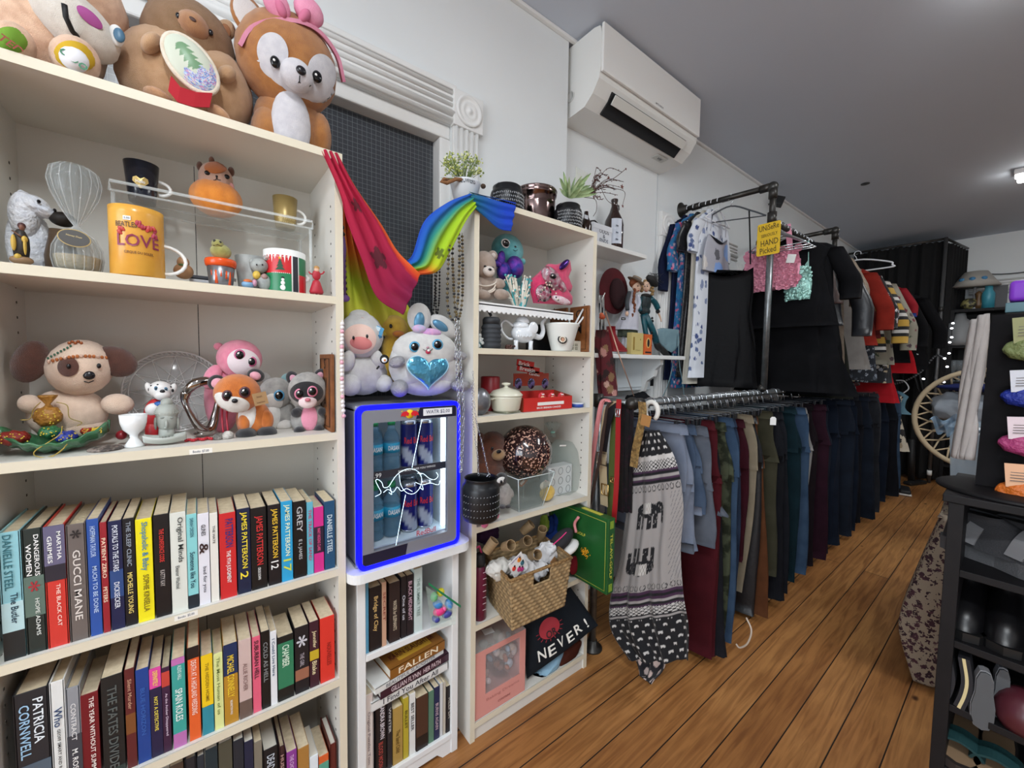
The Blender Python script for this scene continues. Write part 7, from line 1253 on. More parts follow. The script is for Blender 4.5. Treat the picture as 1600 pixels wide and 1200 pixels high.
# far end striped and patterned pieces
def printm(base,cols,sc=40,thr=.35,rough=.85,shape=1):
 m=bpy.data.materials.new('printed_cloth');m.use_nodes=True;nt=m.node_tree;N=nt.nodes;L=nt.links;b=N['Principled BSDF'];tc=N.new('ShaderNodeTexCoord');v=N.new('ShaderNodeTexVoronoi');v.inputs['Scale'].default_value=sc
 nz=N.new('ShaderNodeTexNoise');nz.inputs['Scale'].default_value=sc*1.4;mx0=N.new('ShaderNodeMix');mx0.data_type='RGBA';mx0.inputs[0].default_value=.12*shape*.25;L.new(tc.outputs['Object'],mx0.inputs[6]);L.new(nz.outputs['Color'],mx0.inputs[7]);L.new(mx0.outputs[2],v.inputs['Vector'])
 sp=N.new('ShaderNodeSeparateColor');L.new(v.outputs['Color'],sp.inputs[0]);r=N.new('ShaderNodeValToRGB');r.color_ramp.interpolation='CONSTANT'
 while len(r.color_ramp.elements)<len(cols):r.color_ramp.elements.new(.5)
 for i,c in enumerate(cols):r.color_ramp.elements[i].position=i/len(cols);r.color_ramp.elements[i].color=lin(c)
 L.new(sp.outputs[0],r.inputs['Fac']);lt=N.new('ShaderNodeMath');lt.operation='LESS_THAN';lt.inputs[1].default_value=thr;L.new(v.outputs['Distance'],lt.inputs[0])
 mx=N.new('ShaderNodeMix');mx.data_type='RGBA';mx.inputs[6].default_value=lin(base);L.new(lt.outputs[0],mx.inputs[0]);L.new(r.outputs['Color'],mx.inputs[7]);L.new(mx.outputs[2],b.inputs['Base Color']);b.inputs['Roughness'].default_value=rough;return m
def stripem(cols,ax='Z',per=.03,rough=.85):
 m=bpy.data.materials.new('striped_cloth');m.use_nodes=True;nt=m.node_tree;N=nt.nodes;L=nt.links;b=N['Principled BSDF'];tc=N.new('ShaderNodeTexCoord');sp=N.new('ShaderNodeSeparateXYZ');L.new(tc.outputs['Object'],sp.inputs[0]);a=N.new('ShaderNodeMath');a.operation='MULTIPLY';a.inputs[1].default_value=1/per;L.new(sp.outputs[ax],a.inputs[0]);f=N.new('ShaderNodeMath');f.operation='FRACT';L.new(a.outputs[0],f.inputs[0]);r=N.new('ShaderNodeValToRGB');r.color_ramp.interpolation='CONSTANT'
 while len(r.color_ramp.elements)<len(cols):r.color_ramp.elements.new(.5)
 for i,c in enumerate(cols):r.color_ramp.elements[i].position=i/len(cols);r.color_ramp.elements[i].color=lin(c)
 L.new(f.outputs[0],r.inputs['Fac']);L.new(r.outputs['Color'],b.inputs['Base Color']);b.inputs['Roughness'].default_value=rough;return m
def garment(nm,lab,cat,loc,rz,mat,ln,hw=.2,hem=None,th=.022,sleeve=None,straps=False,neck=.05,seed=1,nf=5,amp=.06,smat=None,drop=.14,top=-.10,strap_m=None,cuffm=None):
 o=thing(nm,lab,cat,loc,rz);hem=hem or hw*1.15;sh=top-.05
 if straps:
  g=G();g.loft(fold(14,0,0,0,0,top-drop,-ln,(hw*.72,th*.9),(hem,th*1.2),nf,amp,seed),mat,60);g.v=[(x*(1-.16*math.exp(-((z+drop-top+.28)/.14)**2)),y,z+(.05*(abs(x)/(hw*.72))**2-.035)*max(0,1+(z-(top-drop))/.1))for x,y,z in g.v];g.obj('body',o)
  for s_ in(-1,1):
   g=G();g.strap([(s_*hw*.5,0,top+.02),(s_*hw*.56,-.008,top-drop*.5),(s_*hw*.6,-.006,top-drop+.03)],.008,.002,strap_m or mat,side=(1,0,0));g.obj('strap',o)
 else:
  r=[((0,0,top+.045),neck,th*.7,2,.02,0),((0,0,top+.02),neck*1.5,th*.8,3,.03,0),((0,0,top-.005),hw*.72,th*.95,4,.03,1),((0,0,sh),hw,th,4,.04,1),((0,0,sh-.06),hw*.94,th*1.15,5,.04,2)]
  G().loft(r+fold(12,0,0,0,0,sh-.12,-ln,(hw*.9,th*1.1),(hem,th*1.25),nf,amp,seed),mat,48).obj('body',o)
  if sleeve:
   for s_ in(-1,1):
    a=Vector((s_*hw*.86,0,sh+.005));b=Vector((s_*(hw+sleeve*.22),.004,sh-sleeve));g=G()
    g.loft([((lerp(a.x,b.x,min(1,t_*1.6)),lerp(a.y,b.y,t_)-.004*math.sin(t_*9),lerp(a.z,b.z,t_)),lerp(.055,.048,t_),th*1.05*(1-.1*t_),3,.07,seed+t_)for t_ in[k/9 for k in range(10)]],smat or mat,28);g.obj('sleeve',o)
    if cuffm:G().loft([((b.x,b.y,b.z+.02),.05,th*1.1,3,.05,1),((b.x,b.y,b.z-.012),.05,th*1.15,3,.05,1)],cuffm,24).obj('cuff',o)
 return o
zebra=stripem(['#1a1a1c','#d8d4cc'],'Z',.055)
garment('striped_shirt','black and cream striped garment hanging at the far end of the low rail','top',(5.55,.985,RZL),90,zebra,1.0,.17,th=.02,seed=4)
garment('patterned_dress','black and cream patterned dress at the far end of the low rail','dress',(5.85,.985,RZL),90,printm('#c9c0ae',['#1c1a1c','#2b282a','#a8977c'],14,.5),.72,.17,hem=.24,th=.03,seed=8)
garment('blue_shirt','pale blue top at the very end of the low rail','top',(6.0,.985,RZL),90,dark('#6a8fa0','#4c7083'),.34,.19,th=.03,seed=2)
g=W();g.tube(smooth_path([(6.02,.90,RZL+.02),(6.04,.84,RZL+.015),(6.05,.8,RZL-.06),(6.03,.84,RZL-.12)],6),.006,M('#d8dade',.4),n=8);g.solo('coat_hanger','white plastic hanger loop at the far end of the low rail','hanger')
g=W();g.box((6.3,.73,.02),(.28,.08,.04),BLK,(0,0,-20),bv=.012);g.tube([(6.3,.76,.02),(6.28,.78,.5)],.03,BLK,n=12);g.solo('mannequin_stand','black stand foot on the floor beyond the end of the low rail','stand')
g=W();g.box((5.75,.74,.035),(.25,.09,.05),M('#17171a',.6),(0,0,10),bv=.02,sg=3);g.box((5.75,.738,.014),(.26,.096,.02),M('#c9c5bf',.6),(0,0,10),bv=.008);g.solo('sneaker','black and white sneaker on the floor under the striped garment','shoe')
# price tag on black trousers, ties, drawstring and trouser end on floor
g=W();c=PY(1208,658,.80);g.prism([(-.014,-.02),(.014,-.02),(.014,.014),(.007,.022),(-.007,.022),(-.014,.014)],.001,WHT,c=c,rot=(0,0,-50));g.solo('price_tag','small white price tag on the black trousers','tag')
g=W();g.tube(smooth_path([PX(1166,965,1.95),PX(1174,985,1.93),PX(1168,1005,1.92),PX(1156,1012,1.92),PX(1150,1006,1.92)],6),.004,M('#c9b8a8',.9),n=6);g.solo('drawstring','pale drawstring loop hanging at the hem of the blotchy jeans','string')
# elephant print shawl
gx=1.415
def eleph(x,y):
 if(x/.62)**2+((y-.25)/.38)**2<1:return True
 if((x-.62)/.26)**2+((y-.3)/.3)**2<1:return True
 if .74<x<.9 and-.55<y<.3:return True
 for l in(-.5,-.18,.2,.46):
  if abs(x-l)<.1 and-.75<y<.1:return True
 return False
def band(yy,u):
 G_,K,Wc,Pu=(.30,.28,.27),(.01,.01,.012),(.5,.48,.46),(.05,.02,.05)
 def dots(n,m_,bg,fg,r=.33):
  a,b=(u*n+(int(yy*m_)%2)*.5)%1-.5,(yy*m_)%1-.5
  return fg if((a*1.1)**2+b*b*1.6)<r*r*.5 or(r*.25<abs(a)<r*.6 and 0<b<.27)else bg
 if yy<.13:return dots(7,27,K,Wc,.3)
 if yy<.15:return Wc
 if yy<.19:return K if(abs(((u*16+yy*60)%1)-.5)<.12 or abs(((u*16-yy*60)%1)-.5)<.12)else Wc
 if yy<.24:return(Pu,K,G_,Pu,K)[int((yy-.19)*100)%5]
 if yy<.275:a,b=(u*14)%1-.5,(yy-.257)*34;r=math.hypot(a,b);return K if .28<r<.38 else G_
 if yy<.60:
  x=(u-.48)/.30;y=(.437-yy)/.088
  if abs(x)<1.1 and abs(y)<2:
   s_=1 if y>0 else-1;ly=(abs(y)-1)*1.25
   if eleph(x*s_,ly):
    if abs(x*s_)<.26 and .05<ly<.6:return(.30,.28,.26)if(int(u*80)+int(yy*90))%2 else(.55,.53,.5)
    return G_ if noise.noise(Vector((u*60,yy*90,0)))>.42 else K
  if abs(x)>1.25 and abs(math.sin((u*26+yy*34)*3))<.22:return(.12,.12,.13)
  return G_
 if yy<.63:a,b=(u*14)%1-.5,(yy-.615)*34;r=math.hypot(a,b);return K if .28<r<.38 else G_
 if yy<.695:return(Pu,K,Pu,G_,K)[int((yy-.63)*90)%5]
 if yy<.735:return K if(abs(((u*16+yy*60)%1)-.5)<.12 or abs(((u*16-yy*60)%1)-.5)<.12)else Wc
 if yy<.765:return K if yy<.745 or yy>.755 else G_
 return dots(9,27,K,Wc,.28)
Lp=[PX(x,y,gx-.0)for x,y in((1008,672),(985,730),(978,800),(968,870),(952,940),(955,985),(985,1030))];Rp=[PX(x,y,gx)for x,y in((1030,672),(1055,720),(1066,790),(1062,860),(1068,930),(1078,980),(1078,1030))]
g=W();A_,B_=smooth_path(Lp,8),smooth_path(Rp,8)
def shawl(u,v):
 p=seg(A_,v).lerp(seg(B_,v),u);p.x+=-.028*math.sin(PI*u)+.009*math.sin(u*19+v*4)*(.4+v)+.006*math.sin(u*41-v*6)*v;p.z=max(p.z,.012);return p
g.sheet(shawl,150,260,PRINT,lambda u,v:band(v,u),.002);g.solo('elephant_shawl','black and grey elephant print shawl draped over the rail end','shawl')
Lp2=[PX(x,y,gx+.02)for x,y in((968,985),(990,1030),(1000,1062),(1012,1076))];Rp2=[PX(x,y,gx+.02)for x,y in((1040,985),(1040,1040),(1024,1062),(1016,1078))]
A2,B2=smooth_path(Lp2,6),smooth_path(Rp2,6)
def spots(u,v):a,b=(u*4+(int(v*5)%2)*.5)%1-.5,(v*5)%1-.5;return(.55,.45,.42)if a*a*1.3+b*b*.8<.1 else((.35,.03,.05)if v<.15 and .3<u<.5 else(.015,.015,.02))
g=W()
def tail(u,v):p=seg(A2,v).lerp(seg(B2,v),u);p.x+=.012*math.sin(u*15+v*3);p.z=max(p.z,.006+.004*abs(math.sin(u*9)));return p
g.sheet(tail,50,60,PRINT,spots,.002);g.solo('spotted_scarf','black scarf with pale pink spots trailing under the elephant shawl','scarf')
# belts over the arm
def belt(nm,lab,pts,m,w=.03,X=1.372,side=(.1,1,0),t=.003,extra=None,Xs=0):
 o=thing(nm,lab,'belt' if nm=='belt' else nm.split('_')[-1],(X,1.05,1.16));P_=smooth_path([PX(x,y,X+Xs*i)for i,(x,y)in enumerate(pts)],6);g=W();g.strap(P_,w,t,m,side=side);g.part('strap',o)
 if extra:extra(o)
 return o
def buckle(px,py,X,w,h,m,name='buckle'):
 def f(o):g=W();c=PX(px,py,X-.006);g.tube([c+Vector((0,a*w/2,b*h/2))for a,b in((-1,-1),(1,-1),(1,1),(-1,1))],.0035,m,closed=True,n=6);g.tube([c+Vector((0,0,h/2)),c+Vector((-.003,0,-h/2))],.002,m,n=6);g.part(name,o)
 return f
gold,pew=M('#c9a86a',.25,.9),M('#8a7d6e',.3,.9);pnk=M('#d98a8c',.55)
belt('belt','pink rope strap hanging leftmost over the rack arm',[(952,626),(941,628),(934,660),(928,700),(922,745),(918,782)],pnk,.016,1.34,t=.012)
g=W();g.tube([PX(918,780,1.335),PX(917,800,1.335)],.007,M('#2a211e',.6));P_=smooth_path([PX(x,y,1.31)for x,y in((905,812),(898,822),(903,838))],4);g.tube(smooth_path([PX(x,y,1.315)for x,y in((926,806),(934,818),(939,834),(933,842))],5),.008,pnk);g.tube(smooth_path([PX(x,y,1.2)for x,y in((904,808),(898,818),(900,832))],5),.006,pnk);g.solo('cord_handle','pink cord handle loop below the dangling strap','cord')
belt('belt','thin brown leather strap beside the pink one, hanging lowest',[(956,628),(948,640),(940,700),(926,770),(912,830),(905,900),(903,950)],M('#3a2a24',.5),.014,1.35,Xs=-.012)
g=W();c=PX(903,962,1.27);g.tube([c+Vector((0,.006*math.cos(a),.012+.012*math.sin(a)))for a in[k*PI/5 for k in range(10)]],.0018,M('#7a5a4a',.4,.7),closed=True,n=5);g.box(c+Vector((0,0,-.014)),(.004,.012,.022),M('#e4dfd8',.4),bv=.002);g.solo('key_charm','small metal charm with white tab hanging at the brown strap end','charm')
g=W();c=PX(920,802,1.325);g.box(c,(.002,.026,.034),M('#a37e5c',.8),(0,0,0));g.text('1.00',c+Vector((-.002,0,.004)),.005,M('#6a4c34'),rot=(0,0,-90));g.solo('cardboard_tag','small brown cardboard tag on the pink rope strap','tag')
belt('belt','cream leather belt with gold buckle hanging over the rack arm',[(965,627),(950,640),(944,680),(942,720),(944,790)],M('#b8a583',.5),.042,1.36,extra=buckle(945,765,1.36,.035,.045,gold))
belt('belt','black leather belt with pewter buckle crossing the cream one',[(968,630),(955,642),(947,670),(942,705)],M('#17171c',.4),.042,1.352,extra=buckle(940,717,1.352,.05,.05,pew))
belt('belt','olive green belt hanging between the cream and red belts',[(962,640),(957,700),(955,760),(952,830)],M('#55602c',.6),.032,1.38,extra=buckle(957,750,1.37,.02,.02,gold))
belt('belt','bright red belt with silver keeper hanging over the rack arm',[(967,624),(966,650),(965,700),(963,760),(959,815)],M('#a81e24',.45),.024,1.335,extra=buckle(965,645,1.335,.02,.03,mt))
br_=printm('#121114',['#4a1c34','#2a2428','#1c1a1e'],90,.3,.5)
for i,(x0_,x1_)in enumerate(((973,970),(980,977),(986,983))):belt('belt',('left','middle','right')[i]+' of the three black braided belts hanging by the rail knob',[(x0_,632),(x0_-1,680),(x1_+1,740),(x1_,800)],br_,.026,1.375+.004*i,t=.006)
belt('belt','gold and black mesh belt hanging at the rail knob with paper tag',[(1003,628),(1004,650),(998,680),(993,705),(990,730)],printm('#2a2118',['#c29a5c','#a37c44','#d8b878'],160,.5,.35),.036,1.345)
g=W();g.box(PX(1009,657,1.325),(.002,.04,.042),M('#a67742',.8),(10,0,0));g.solo('cardboard_tag','orange brown cardboard tag on the gold mesh belt','tag')
g=W();c=PX(1018,638,1.37);g.tube([c+Vector((0,.028*math.cos(a),.035*math.sin(a)-.01))for a in[k*PI/10 for k in range(-3,14)]],.009,M('#d9d7d0',.4),n=8);g.solo('coat_hanger','white plastic hanger hook beside the rail knob','hanger')
g=W();c=PX(922,860,1.25);yw=M('#e0a01a',.9)
for i in range(420):
 d=Vector((rnd.gauss(0,1),rnd.gauss(0,1),rnd.gauss(0,1))).normalized();g.tube([c+d*.004,c+d*.037*rnd.uniform(.88,1.05)],[.0012,.0022],yw,n=4)
g.ell(c,.027,yw);g.solo('yellow_pompom','fluffy mustard yellow pompom hanging in front of the green game box','pompom')
# ----- wall shelf items, hat, dolls
k9=dict(k=.1833,ox=920,oy=400);P=Pic(1.44,**k9)
felt=M('#571019',.95,vary='#460c14',vs=8,bump=.4,bs=200)
o=thing('felt_hat','dark red felt hat hanging on the wall above the red boot','hat',(PY(958,490,1.47).x,1.47,PY(958,490,1.47).z));g=W();c=P.p(215,300);a,b=P.sz(215,300,122,198);g.ell(c,(a,.014,b),felt,(0,-8,0),40,16);g.part('brim',o)
g=W();c2=P.p(245,320,-.02);g.ell(c2,(a*.5,.03,b*.66),M('#2c0c12',.95,vary='#24090e',vs=8),(0,-8,0),30,16);g.part('crown',o)
SHZ=1.353
P=Pic(1.37,**k9)
def doll(lab,P,sp):
 cx,base=sp['x'],sp['base'];o=thing('porcelain_doll',lab,'doll',(P.p(cx,base).x,P.Y,SHZ));skin=M('#dcb8a0',.3)
 for nm,pr in sp['parts']:
  g=W()
  for q in pr:
   if q[0]=='E':P.E(g,*q[1:5],q[5]if not isinstance(q[5],str)else skin,ry=q[6],dy=q[7]if len(q)>7 else 0,rot=q[8]if len(q)>8 else 0)
   elif q[0]=='T':g.tube(smooth_path([P.p(*t_)for t_ in q[1]],4),q[2],q[3]if not isinstance(q[3],str)else skin,n=10)
   elif q[0]=='F':q[1](g)
  g.v=[(a_,min(b_,1.49),max(c_,SHZ+.001))for a_,b_,c_ in g.v];g.part(nm,o)
 return o
ginger,blond=M('#8a4a24',.6,vary='#6a3418',vs=200,bump=1,bs=300),M('#a8895a',.6,vary='#8a6c40',vs=200,bump=1,bs=300);whc=cloth('#c9cad4','#b5b6c2');sk_='skin'
def curls(pts,r,m):return lambda g:[g.ell(P.p(x+6*math.sin(i*2.4),y,d)+Vector((.002*math.sin(i),0,0)),(r,r,r*.9),m,None,10,7)for i,(x,y,d)in enumerate(pts)]
doll('doll with long ginger braids, white pinafore and straw hat on the wall shelf',P,dict(x=340,base=800,parts=[('dress',[('F',lambda g:g.loft([(tuple(P.p(375,300)),.018,.014,5,.03,0),(tuple(P.p(370,400)),.032,.022,6,.05,0),(tuple(P.p(350,500)),.052,.035,8,.07,1),(tuple(P.p(325,600)),.072,.045,9,.08,1),(tuple(P.p(318,632)),.076,.048,9,.08,1)],whc,48))]),('underskirt',[('F',lambda g:g.loft([(tuple(P.p(330,620)),.062,.038,9,.08,1),(tuple(P.p(330,690)),.066,.04,9,.08,1)],cloth('#50584c','#434a40'),40))]),('leg',[('T',[(300,680,0),(295,730,-.01),(290,790,-.02)],.009,whc),('E',285,790,24,14,BLK,.014,-.03)]),('leg',[('T',[(345,680,0),(345,730,-.01),(340,790,-.02)],.009,whc),('E',340,790,24,14,BLK,.014,-.03)]),('arm',[('T',[(345,310,-.01),(325,390,-.02),(330,460,-.03)],.011,M('#3a3f44',.8)),('E',325,492,16,22,sk_,.008,-.035)]),('arm',[('T',[(415,330,-.01),(430,400,-.015),(405,460,-.02)],.01,whc)]),('head',[('E',408,262,40,50,sk_,.018,-.005),('E',427,272,6,8,sk_,.004,-.024),('E',424,295,8,4,M('#b5454a',.5),.003,-.021)]),('eye',[('E',418,256,5,5,EYEB,.002,-.022)]),('eye',[('E',436,258,4,5,EYEB,.002,-.019)]),('hair',[('E',395,235,52,46,ginger,.022,.004),('F',lambda g:[g.ell(P.p(392-3*i%14,290+i*26,-.022-.001*i),(.0085,.008,.011),ginger,(0,30 if i%2 else-30,0),10,7)for i in range(8)]),('F',lambda g:g.loft([(tuple(P.p(370,490,-.03)),.008,.006,5,.1,0),(tuple(P.p(365,540,-.03)),.012,.007,6,.15,0),(tuple(P.p(372,600,-.03)),.003,.002,6,.15,0)],ginger,20))]),('hat',[('F',lambda g:(g.lathe([(.047,0),(.05,.002),(.028,.006),(.026,.022),(.0005,.028)],M('#8d7c68',.8),c=tuple(P.p(400,215,-.005)),rot=(18,20,0),n=36),g.lathe([(.0285,.006),(.0285,.012)],M('#4a4a50',.8),c=tuple(P.p(400,215,-.005)),rot=(18,20,0),n=36)))])]))
g=W();g.box(P.p(295,535,-.06),(.022,.012,.012),M('#24242a',.6));g.box(P.p(295,535,-.067),(.022,.001,.002),WHT);g.box(P.p(270,535,-.067),(.002,.001,.012),WHT);g.solo('doll_basket','tiny black and white book bundle held by the ginger doll','toy')
tl=M('#0c5560',.35,vary='#0a3c48',vs=30);bl2=M('#15191d',.6,vary='#1d3436',vs=60,edge=.2,bump=1,bs=200);P=Pic(1.38,**k9)
doll('blonde curly haired doll in teal satin with black feathered hat, seated',P,dict(x=530,base=800,parts=[('jacket',[('E',480,400,52,78,bl2,.022,-.01),('E',475,470,50,40,bl2,.022,-.012),('E',490,340,46,20,M('#14110f',.7),.022,-.012)]),('arm',[('T',[(525,360,-.01),(565,400,-.015),(590,450,-.02)],.016,tl),('T',[(585,465,-.02),(592,480,-.02)],.012,BLK),('T',[(592,485,-.02),(608,520,-.02),(618,560,-.022)],[.006-.00025*i for i in range(9)],sk_)]),('arm',[('T',[(440,360,-.01),(430,420,-.02),(440,470,-.03)],.013,tl)]),('leg',[('T',[(480,500,-.02),(510,560,-.04),(545,640,-.05),(575,740,-.05)],.018,tl),('E',590,770,42,30,BLK,.018,-.05,35)]),('leg',[('T',[(460,500,-.02),(475,590,-.03),(490,680,-.035),(520,770,-.035)],.014,tl),('E',640,815,60,26,BLK,.018,-.055,30)]),('ruffle',[('F',lambda g:[g.ell(P.p(540+5*math.sin(i*2),530+i*24,-.055),(.009,.005,.007),BLK,(0,i*40,0),8,6)for i in range(8)])]),('head',[('E',490,262,34,46,sk_,.017,-.008),('E',488,276,5,7,sk_,.004,-.026),('E',488,298,7,4,M('#b5454a',.5),.003,-.023)]),('eye',[('E',478,258,5,5,EYEB,.002,-.024)]),('eye',[('E',500,258,5,5,EYEB,.002,-.024)]),('hair',[('F',lambda g:[g.ell(P.p(x,y,d),(.011,.011,.010),blond,None,10,7)for x,y,d in((455,235,0),(450,265,.004),(480,215,0),(510,220,0),(530,240,.002),(540,270,.002),(545,300,.002),(540,325,.002),(450,295,.006),(525,290,.01),(500,210,.01))])]),('feather_hat',[('E',540,215,56,40,BLK,.02,-.005,20),('F',lambda g:[g.tube(smooth_path([P.p(540,200,-.005),P.p(540+rnd.uniform(-40,60),160+rnd.uniform(-10,60),rnd.uniform(-.02,.01)),P.p(540+rnd.uniform(-60,105),150+rnd.uniform(-15,120),rnd.uniform(-.03,.01))],4),.0008,BLK,n=4)for _ in range(46)])])]))
P=Pic(1.33,**k9);g=W();rb_=M('#8c1420',.35)
g.loft([(tuple(P.p(188,600)),.02,.022,2,.02,0),(tuple(P.p(190,660)),.021,.023,2,.02,0),(tuple(P.p(205,720)),.03,.026,2,.02,0),(tuple(P.p(235,770)),.05,.03,2,.02,0),(tuple(P.p(255,800)),.058,.03,2,.02,0),(tuple(P.p(255,815)),.058,.03,2,.02,0)],rb_,28);g.v=[(a_,b_,max(c_,SHZ+.001))for a_,b_,c_ in g.v];g.solo('ankle_boot','shiny red ankle boot on the bracketed wall shelf','boot')
def pbox(nm,lab,P,x0_,x1_,yt,m,d=.03,deco=None):
 a_,b_=P.p(x0_,815),P.p(x1_,815);zt_=P.p((x0_+x1_)/2,yt).z;o=thing(nm,lab,'box',((a_.x+b_.x)/2,P.Y+d/2,SHZ));w_,h_=b_.x-a_.x,zt_-SHZ;G().box((0,0,h_/2+.0005),(w_,d,h_),m,bv=.001).obj('carton',o);g=G();deco(g,w_,h_,d);g.obj('printed_panel',o)
P=Pic(1.30,**k9)
pbox('incense_box','tall cream and gold box standing on the bracketed wall shelf',P,362,462,655,M('#c9b878',.5),deco=lambda g,w_,h_,d:(g.box((-w_*.3,-d/2-.0004,h_/2),(w_*.12,.001,h_*.6),M('#9a7c34',.5)),g.ell((w_*.25,-d/2,h_*.7),(.004,.001,.005),M('#8a7434'),None,8,5),g.text('BOTANICA',(.006,-d/2-.0006,h_*.2),.005,M('#7a6424'),wd=w_*.4)))
pbox('card_deck_box','small orange and black patterned box beside the cream box',P,474,536,668,M('#d2642c',.5),deco=lambda g,w_,h_,d:(g.ell((0,-d/2,h_*.58),(w_*.3,.001,h_*.26),M('#e2b46a',.5),None,16,6),g.ell((0,-d/2-.0006,h_*.58),(w_*.18,.001,h_*.2),M('#1f1a1c',.5),None,12,6),g.box((0,-d/2-.0005,h_*.12),(w_*.8,.001,h_*.08),M('#2a1c1c'))))
P=Pic(1.36,**k9);o=thing('handbag','pale blue grey shoulder bag with long strap on the wall shelf end','handbag',(P.p(670,800).x,1.36,SHZ));bgm=M('#7d9aa4',.45,vary='#718e98',vs=20)
g=W();g.box(P.p(668,715,.02),(.145,.05,.135),bgm,bv=.012,sg=3);g.part('body',o);g=W();outl(P,[(580,622),(760,626),(765,740),(740,790),(700,822),(660,800),(600,740)],1.355,.005,bgm,g);g.ell(P.p(656,752,-.012),.003,M('#d8dcde',.2,.9),None,8,6);g.part('flap',o)
g=W();g.strap(smooth_path([P.p(*q)for q in((752,640,.02),(765,700,-.02),(770,900,-.02),(800,1080,-.02),(812,1190,-.02))],5),.012,.003,bgm,side=(1,.3,0));g.strap(smooth_path([P.p(*q)for q in((720,830,-.02),(712,950,-.02),(680,1080,-.02),(630,1200,-.02))],5),.012,.003,bgm,side=(1,.3,0));g.part('shoulder_strap',o)
P=Pic(1.28,**k9);floral=printm('#5c1720',['#b9847c','#8a6a4a','#2c1818','#c9a090','#43201f'],22,.48)
g=W();g.loft([(tuple(P.p(x,y)),rx,.03,5,.13,i*.4)for i,(x,y,rx)in enumerate(((110,632,.022),(115,700,.035),(125,800,.045),(140,900,.05),(150,1000,.055),(160,1100,.06),(165,1190,.055)))],floral,48);g.solo('patterned_scarf','dark red scarf with pale leaf print hanging beside the right bookcase','scarf')
g=W()
for i in range(2):g.tube([P.p(95+i*26,335,.02),P.p(100+i*26,640,.02)],.006,stripem(['#1a1c24','#c9c7c4'],'X',.006),n=10)
g.tube([P.p(112,370,.0),P.p(138,315,.0)],.002,WHT);g.solo('striped_canes','two thin striped rods standing beside the red hat','rods')
g=W();g.ell(P.p(115,520,-.02),(.016,.014,.012),M('#b8502c',.5));g.ell(P.p(108,500,-.02),(.01,.01,.01),M('#c9603a',.5));g.solo('orange_ornament','small orange ornament beside the striped rods','ornament')
g=W();g.tube([P.p(140,470,-.05),P.p(260,850,-.1),P.p(385,1195,-.16)],[.004,.003,.0022],M('#b58f7c',.3,.5),n=8);g.solo('wand','thin rose gold wand leaning across the wall shelf','wand')
g=W();P=Pic(1.46,**k9);g.box(P.p(395,1075),(.36,.02,.055),M('#101114',.4),bv=.003);g.box(P.p(445,1125),(.012,.012,.09),M('#3a3b3e',.4));g.solo('black_bar','black wall mounted bar beneath the bracketed shelf','bracket')
g=W();P=Pic(1.36,**k9);P.E(g,440,1230,110,60,cloth('#16171a','#1f2024'),ry=.06,n=36,k=20);crump(g,.02,22);g.solo('black_bag','black crumpled bag under the wall shelf behind the low rail','bag')
g=W();P=Pic(1.44,**k9);g.box(P.p(380,1000),(.34,.008,.2),M('#d3dade',.4),bv=.002);g.box(P.p(380,1000,-.006),(.3,.004,.165),M('#dfe6ea',.35),bv=.002);g.solo('wall_board','white framed panel on the wall under the bracketed shelf','panel')
# ----- garments on the first arm (hanging along Y)
AXp=lambda y:UX1-.05+(1.49-y)*.095
grp_=None
whm=M('#e2e4e8',.35);floral_b=printm('#1f6c9c',['#c98aa8','#3a4fa0','#d8c2cc','#2b3c78','#e0607c'],42,.42)
for i,(y,nm,lab,cat,m,ln,kw)in enumerate([(1.452,'blouse','navy blouse hanging closest to the wall on the upper arm','blouse',cloth('#19203c','#141a30'),1.14,dict(sleeve=.42,th=.018)),(1.412,'kimono','turquoise floral kimono with wide sleeves on the upper arm','kimono',floral_b,1.19,dict(sleeve=.30,th=.022,hem=.2)),(1.372,'sequin_dress','black sequinned dress between the floral kimono and the white dress','dress',printm('#131316',['#a8a8ae','#55555c','#1a1a1e'],150,.3,.3),1.12,dict(sleeve=.18,th=.018)),(1.332,'dress','cream white dress partly hidden behind the blue flowered dress','dress',cloth('#c9c4b8','#b9b4a8'),1.16,dict(th=.016)),(1.300,'flowered_dress','white dress with blue flower print on the upper arm','dress',printm('#d4d8e0',['#3c4c80','#54648c','#7c88a8'],20,.3),1.12,dict(sleeve=.2,th=.02)),(1.262,'camisole','grey and light blue satin camisole on a white hanger','camisole',printm('#a9aab4',['#7fa4dc','#c9c4c0','#54565e'],9,.5,.5),.46,dict(straps=True,th=.016))]):
 garment(nm,lab,cat,(AXp(y),y,UZ+.006),0,m,ln,hw=.17,seed=i+20,top=-.105,**kw)
 shirt_hanger((AXp(y),y,UZ-.004),0,'white hanger on the upper arm carrying the '+nm.replace('_',' '),whm,w=.16)
slip=M('#08080b',.6,spec=.15,bump=.5,bs=40,bd=.004)
garment('slip_dress','long black slip dress on a charcoal hanger at the rack front','dress',(AXp(1.2),1.19,UZ+.0),-65,slip,1.17,hw=.2,hem=.16,straps=True,th=.03,drop=.34,seed=77,nf=7,amp=.16,top=-.11)
shirt_hanger((AXp(1.2),1.19,UZ-.004),-65,'charcoal grey plastic hanger holding the black slip dress',M('#3c4046',.5),w=.19,hm=mt)
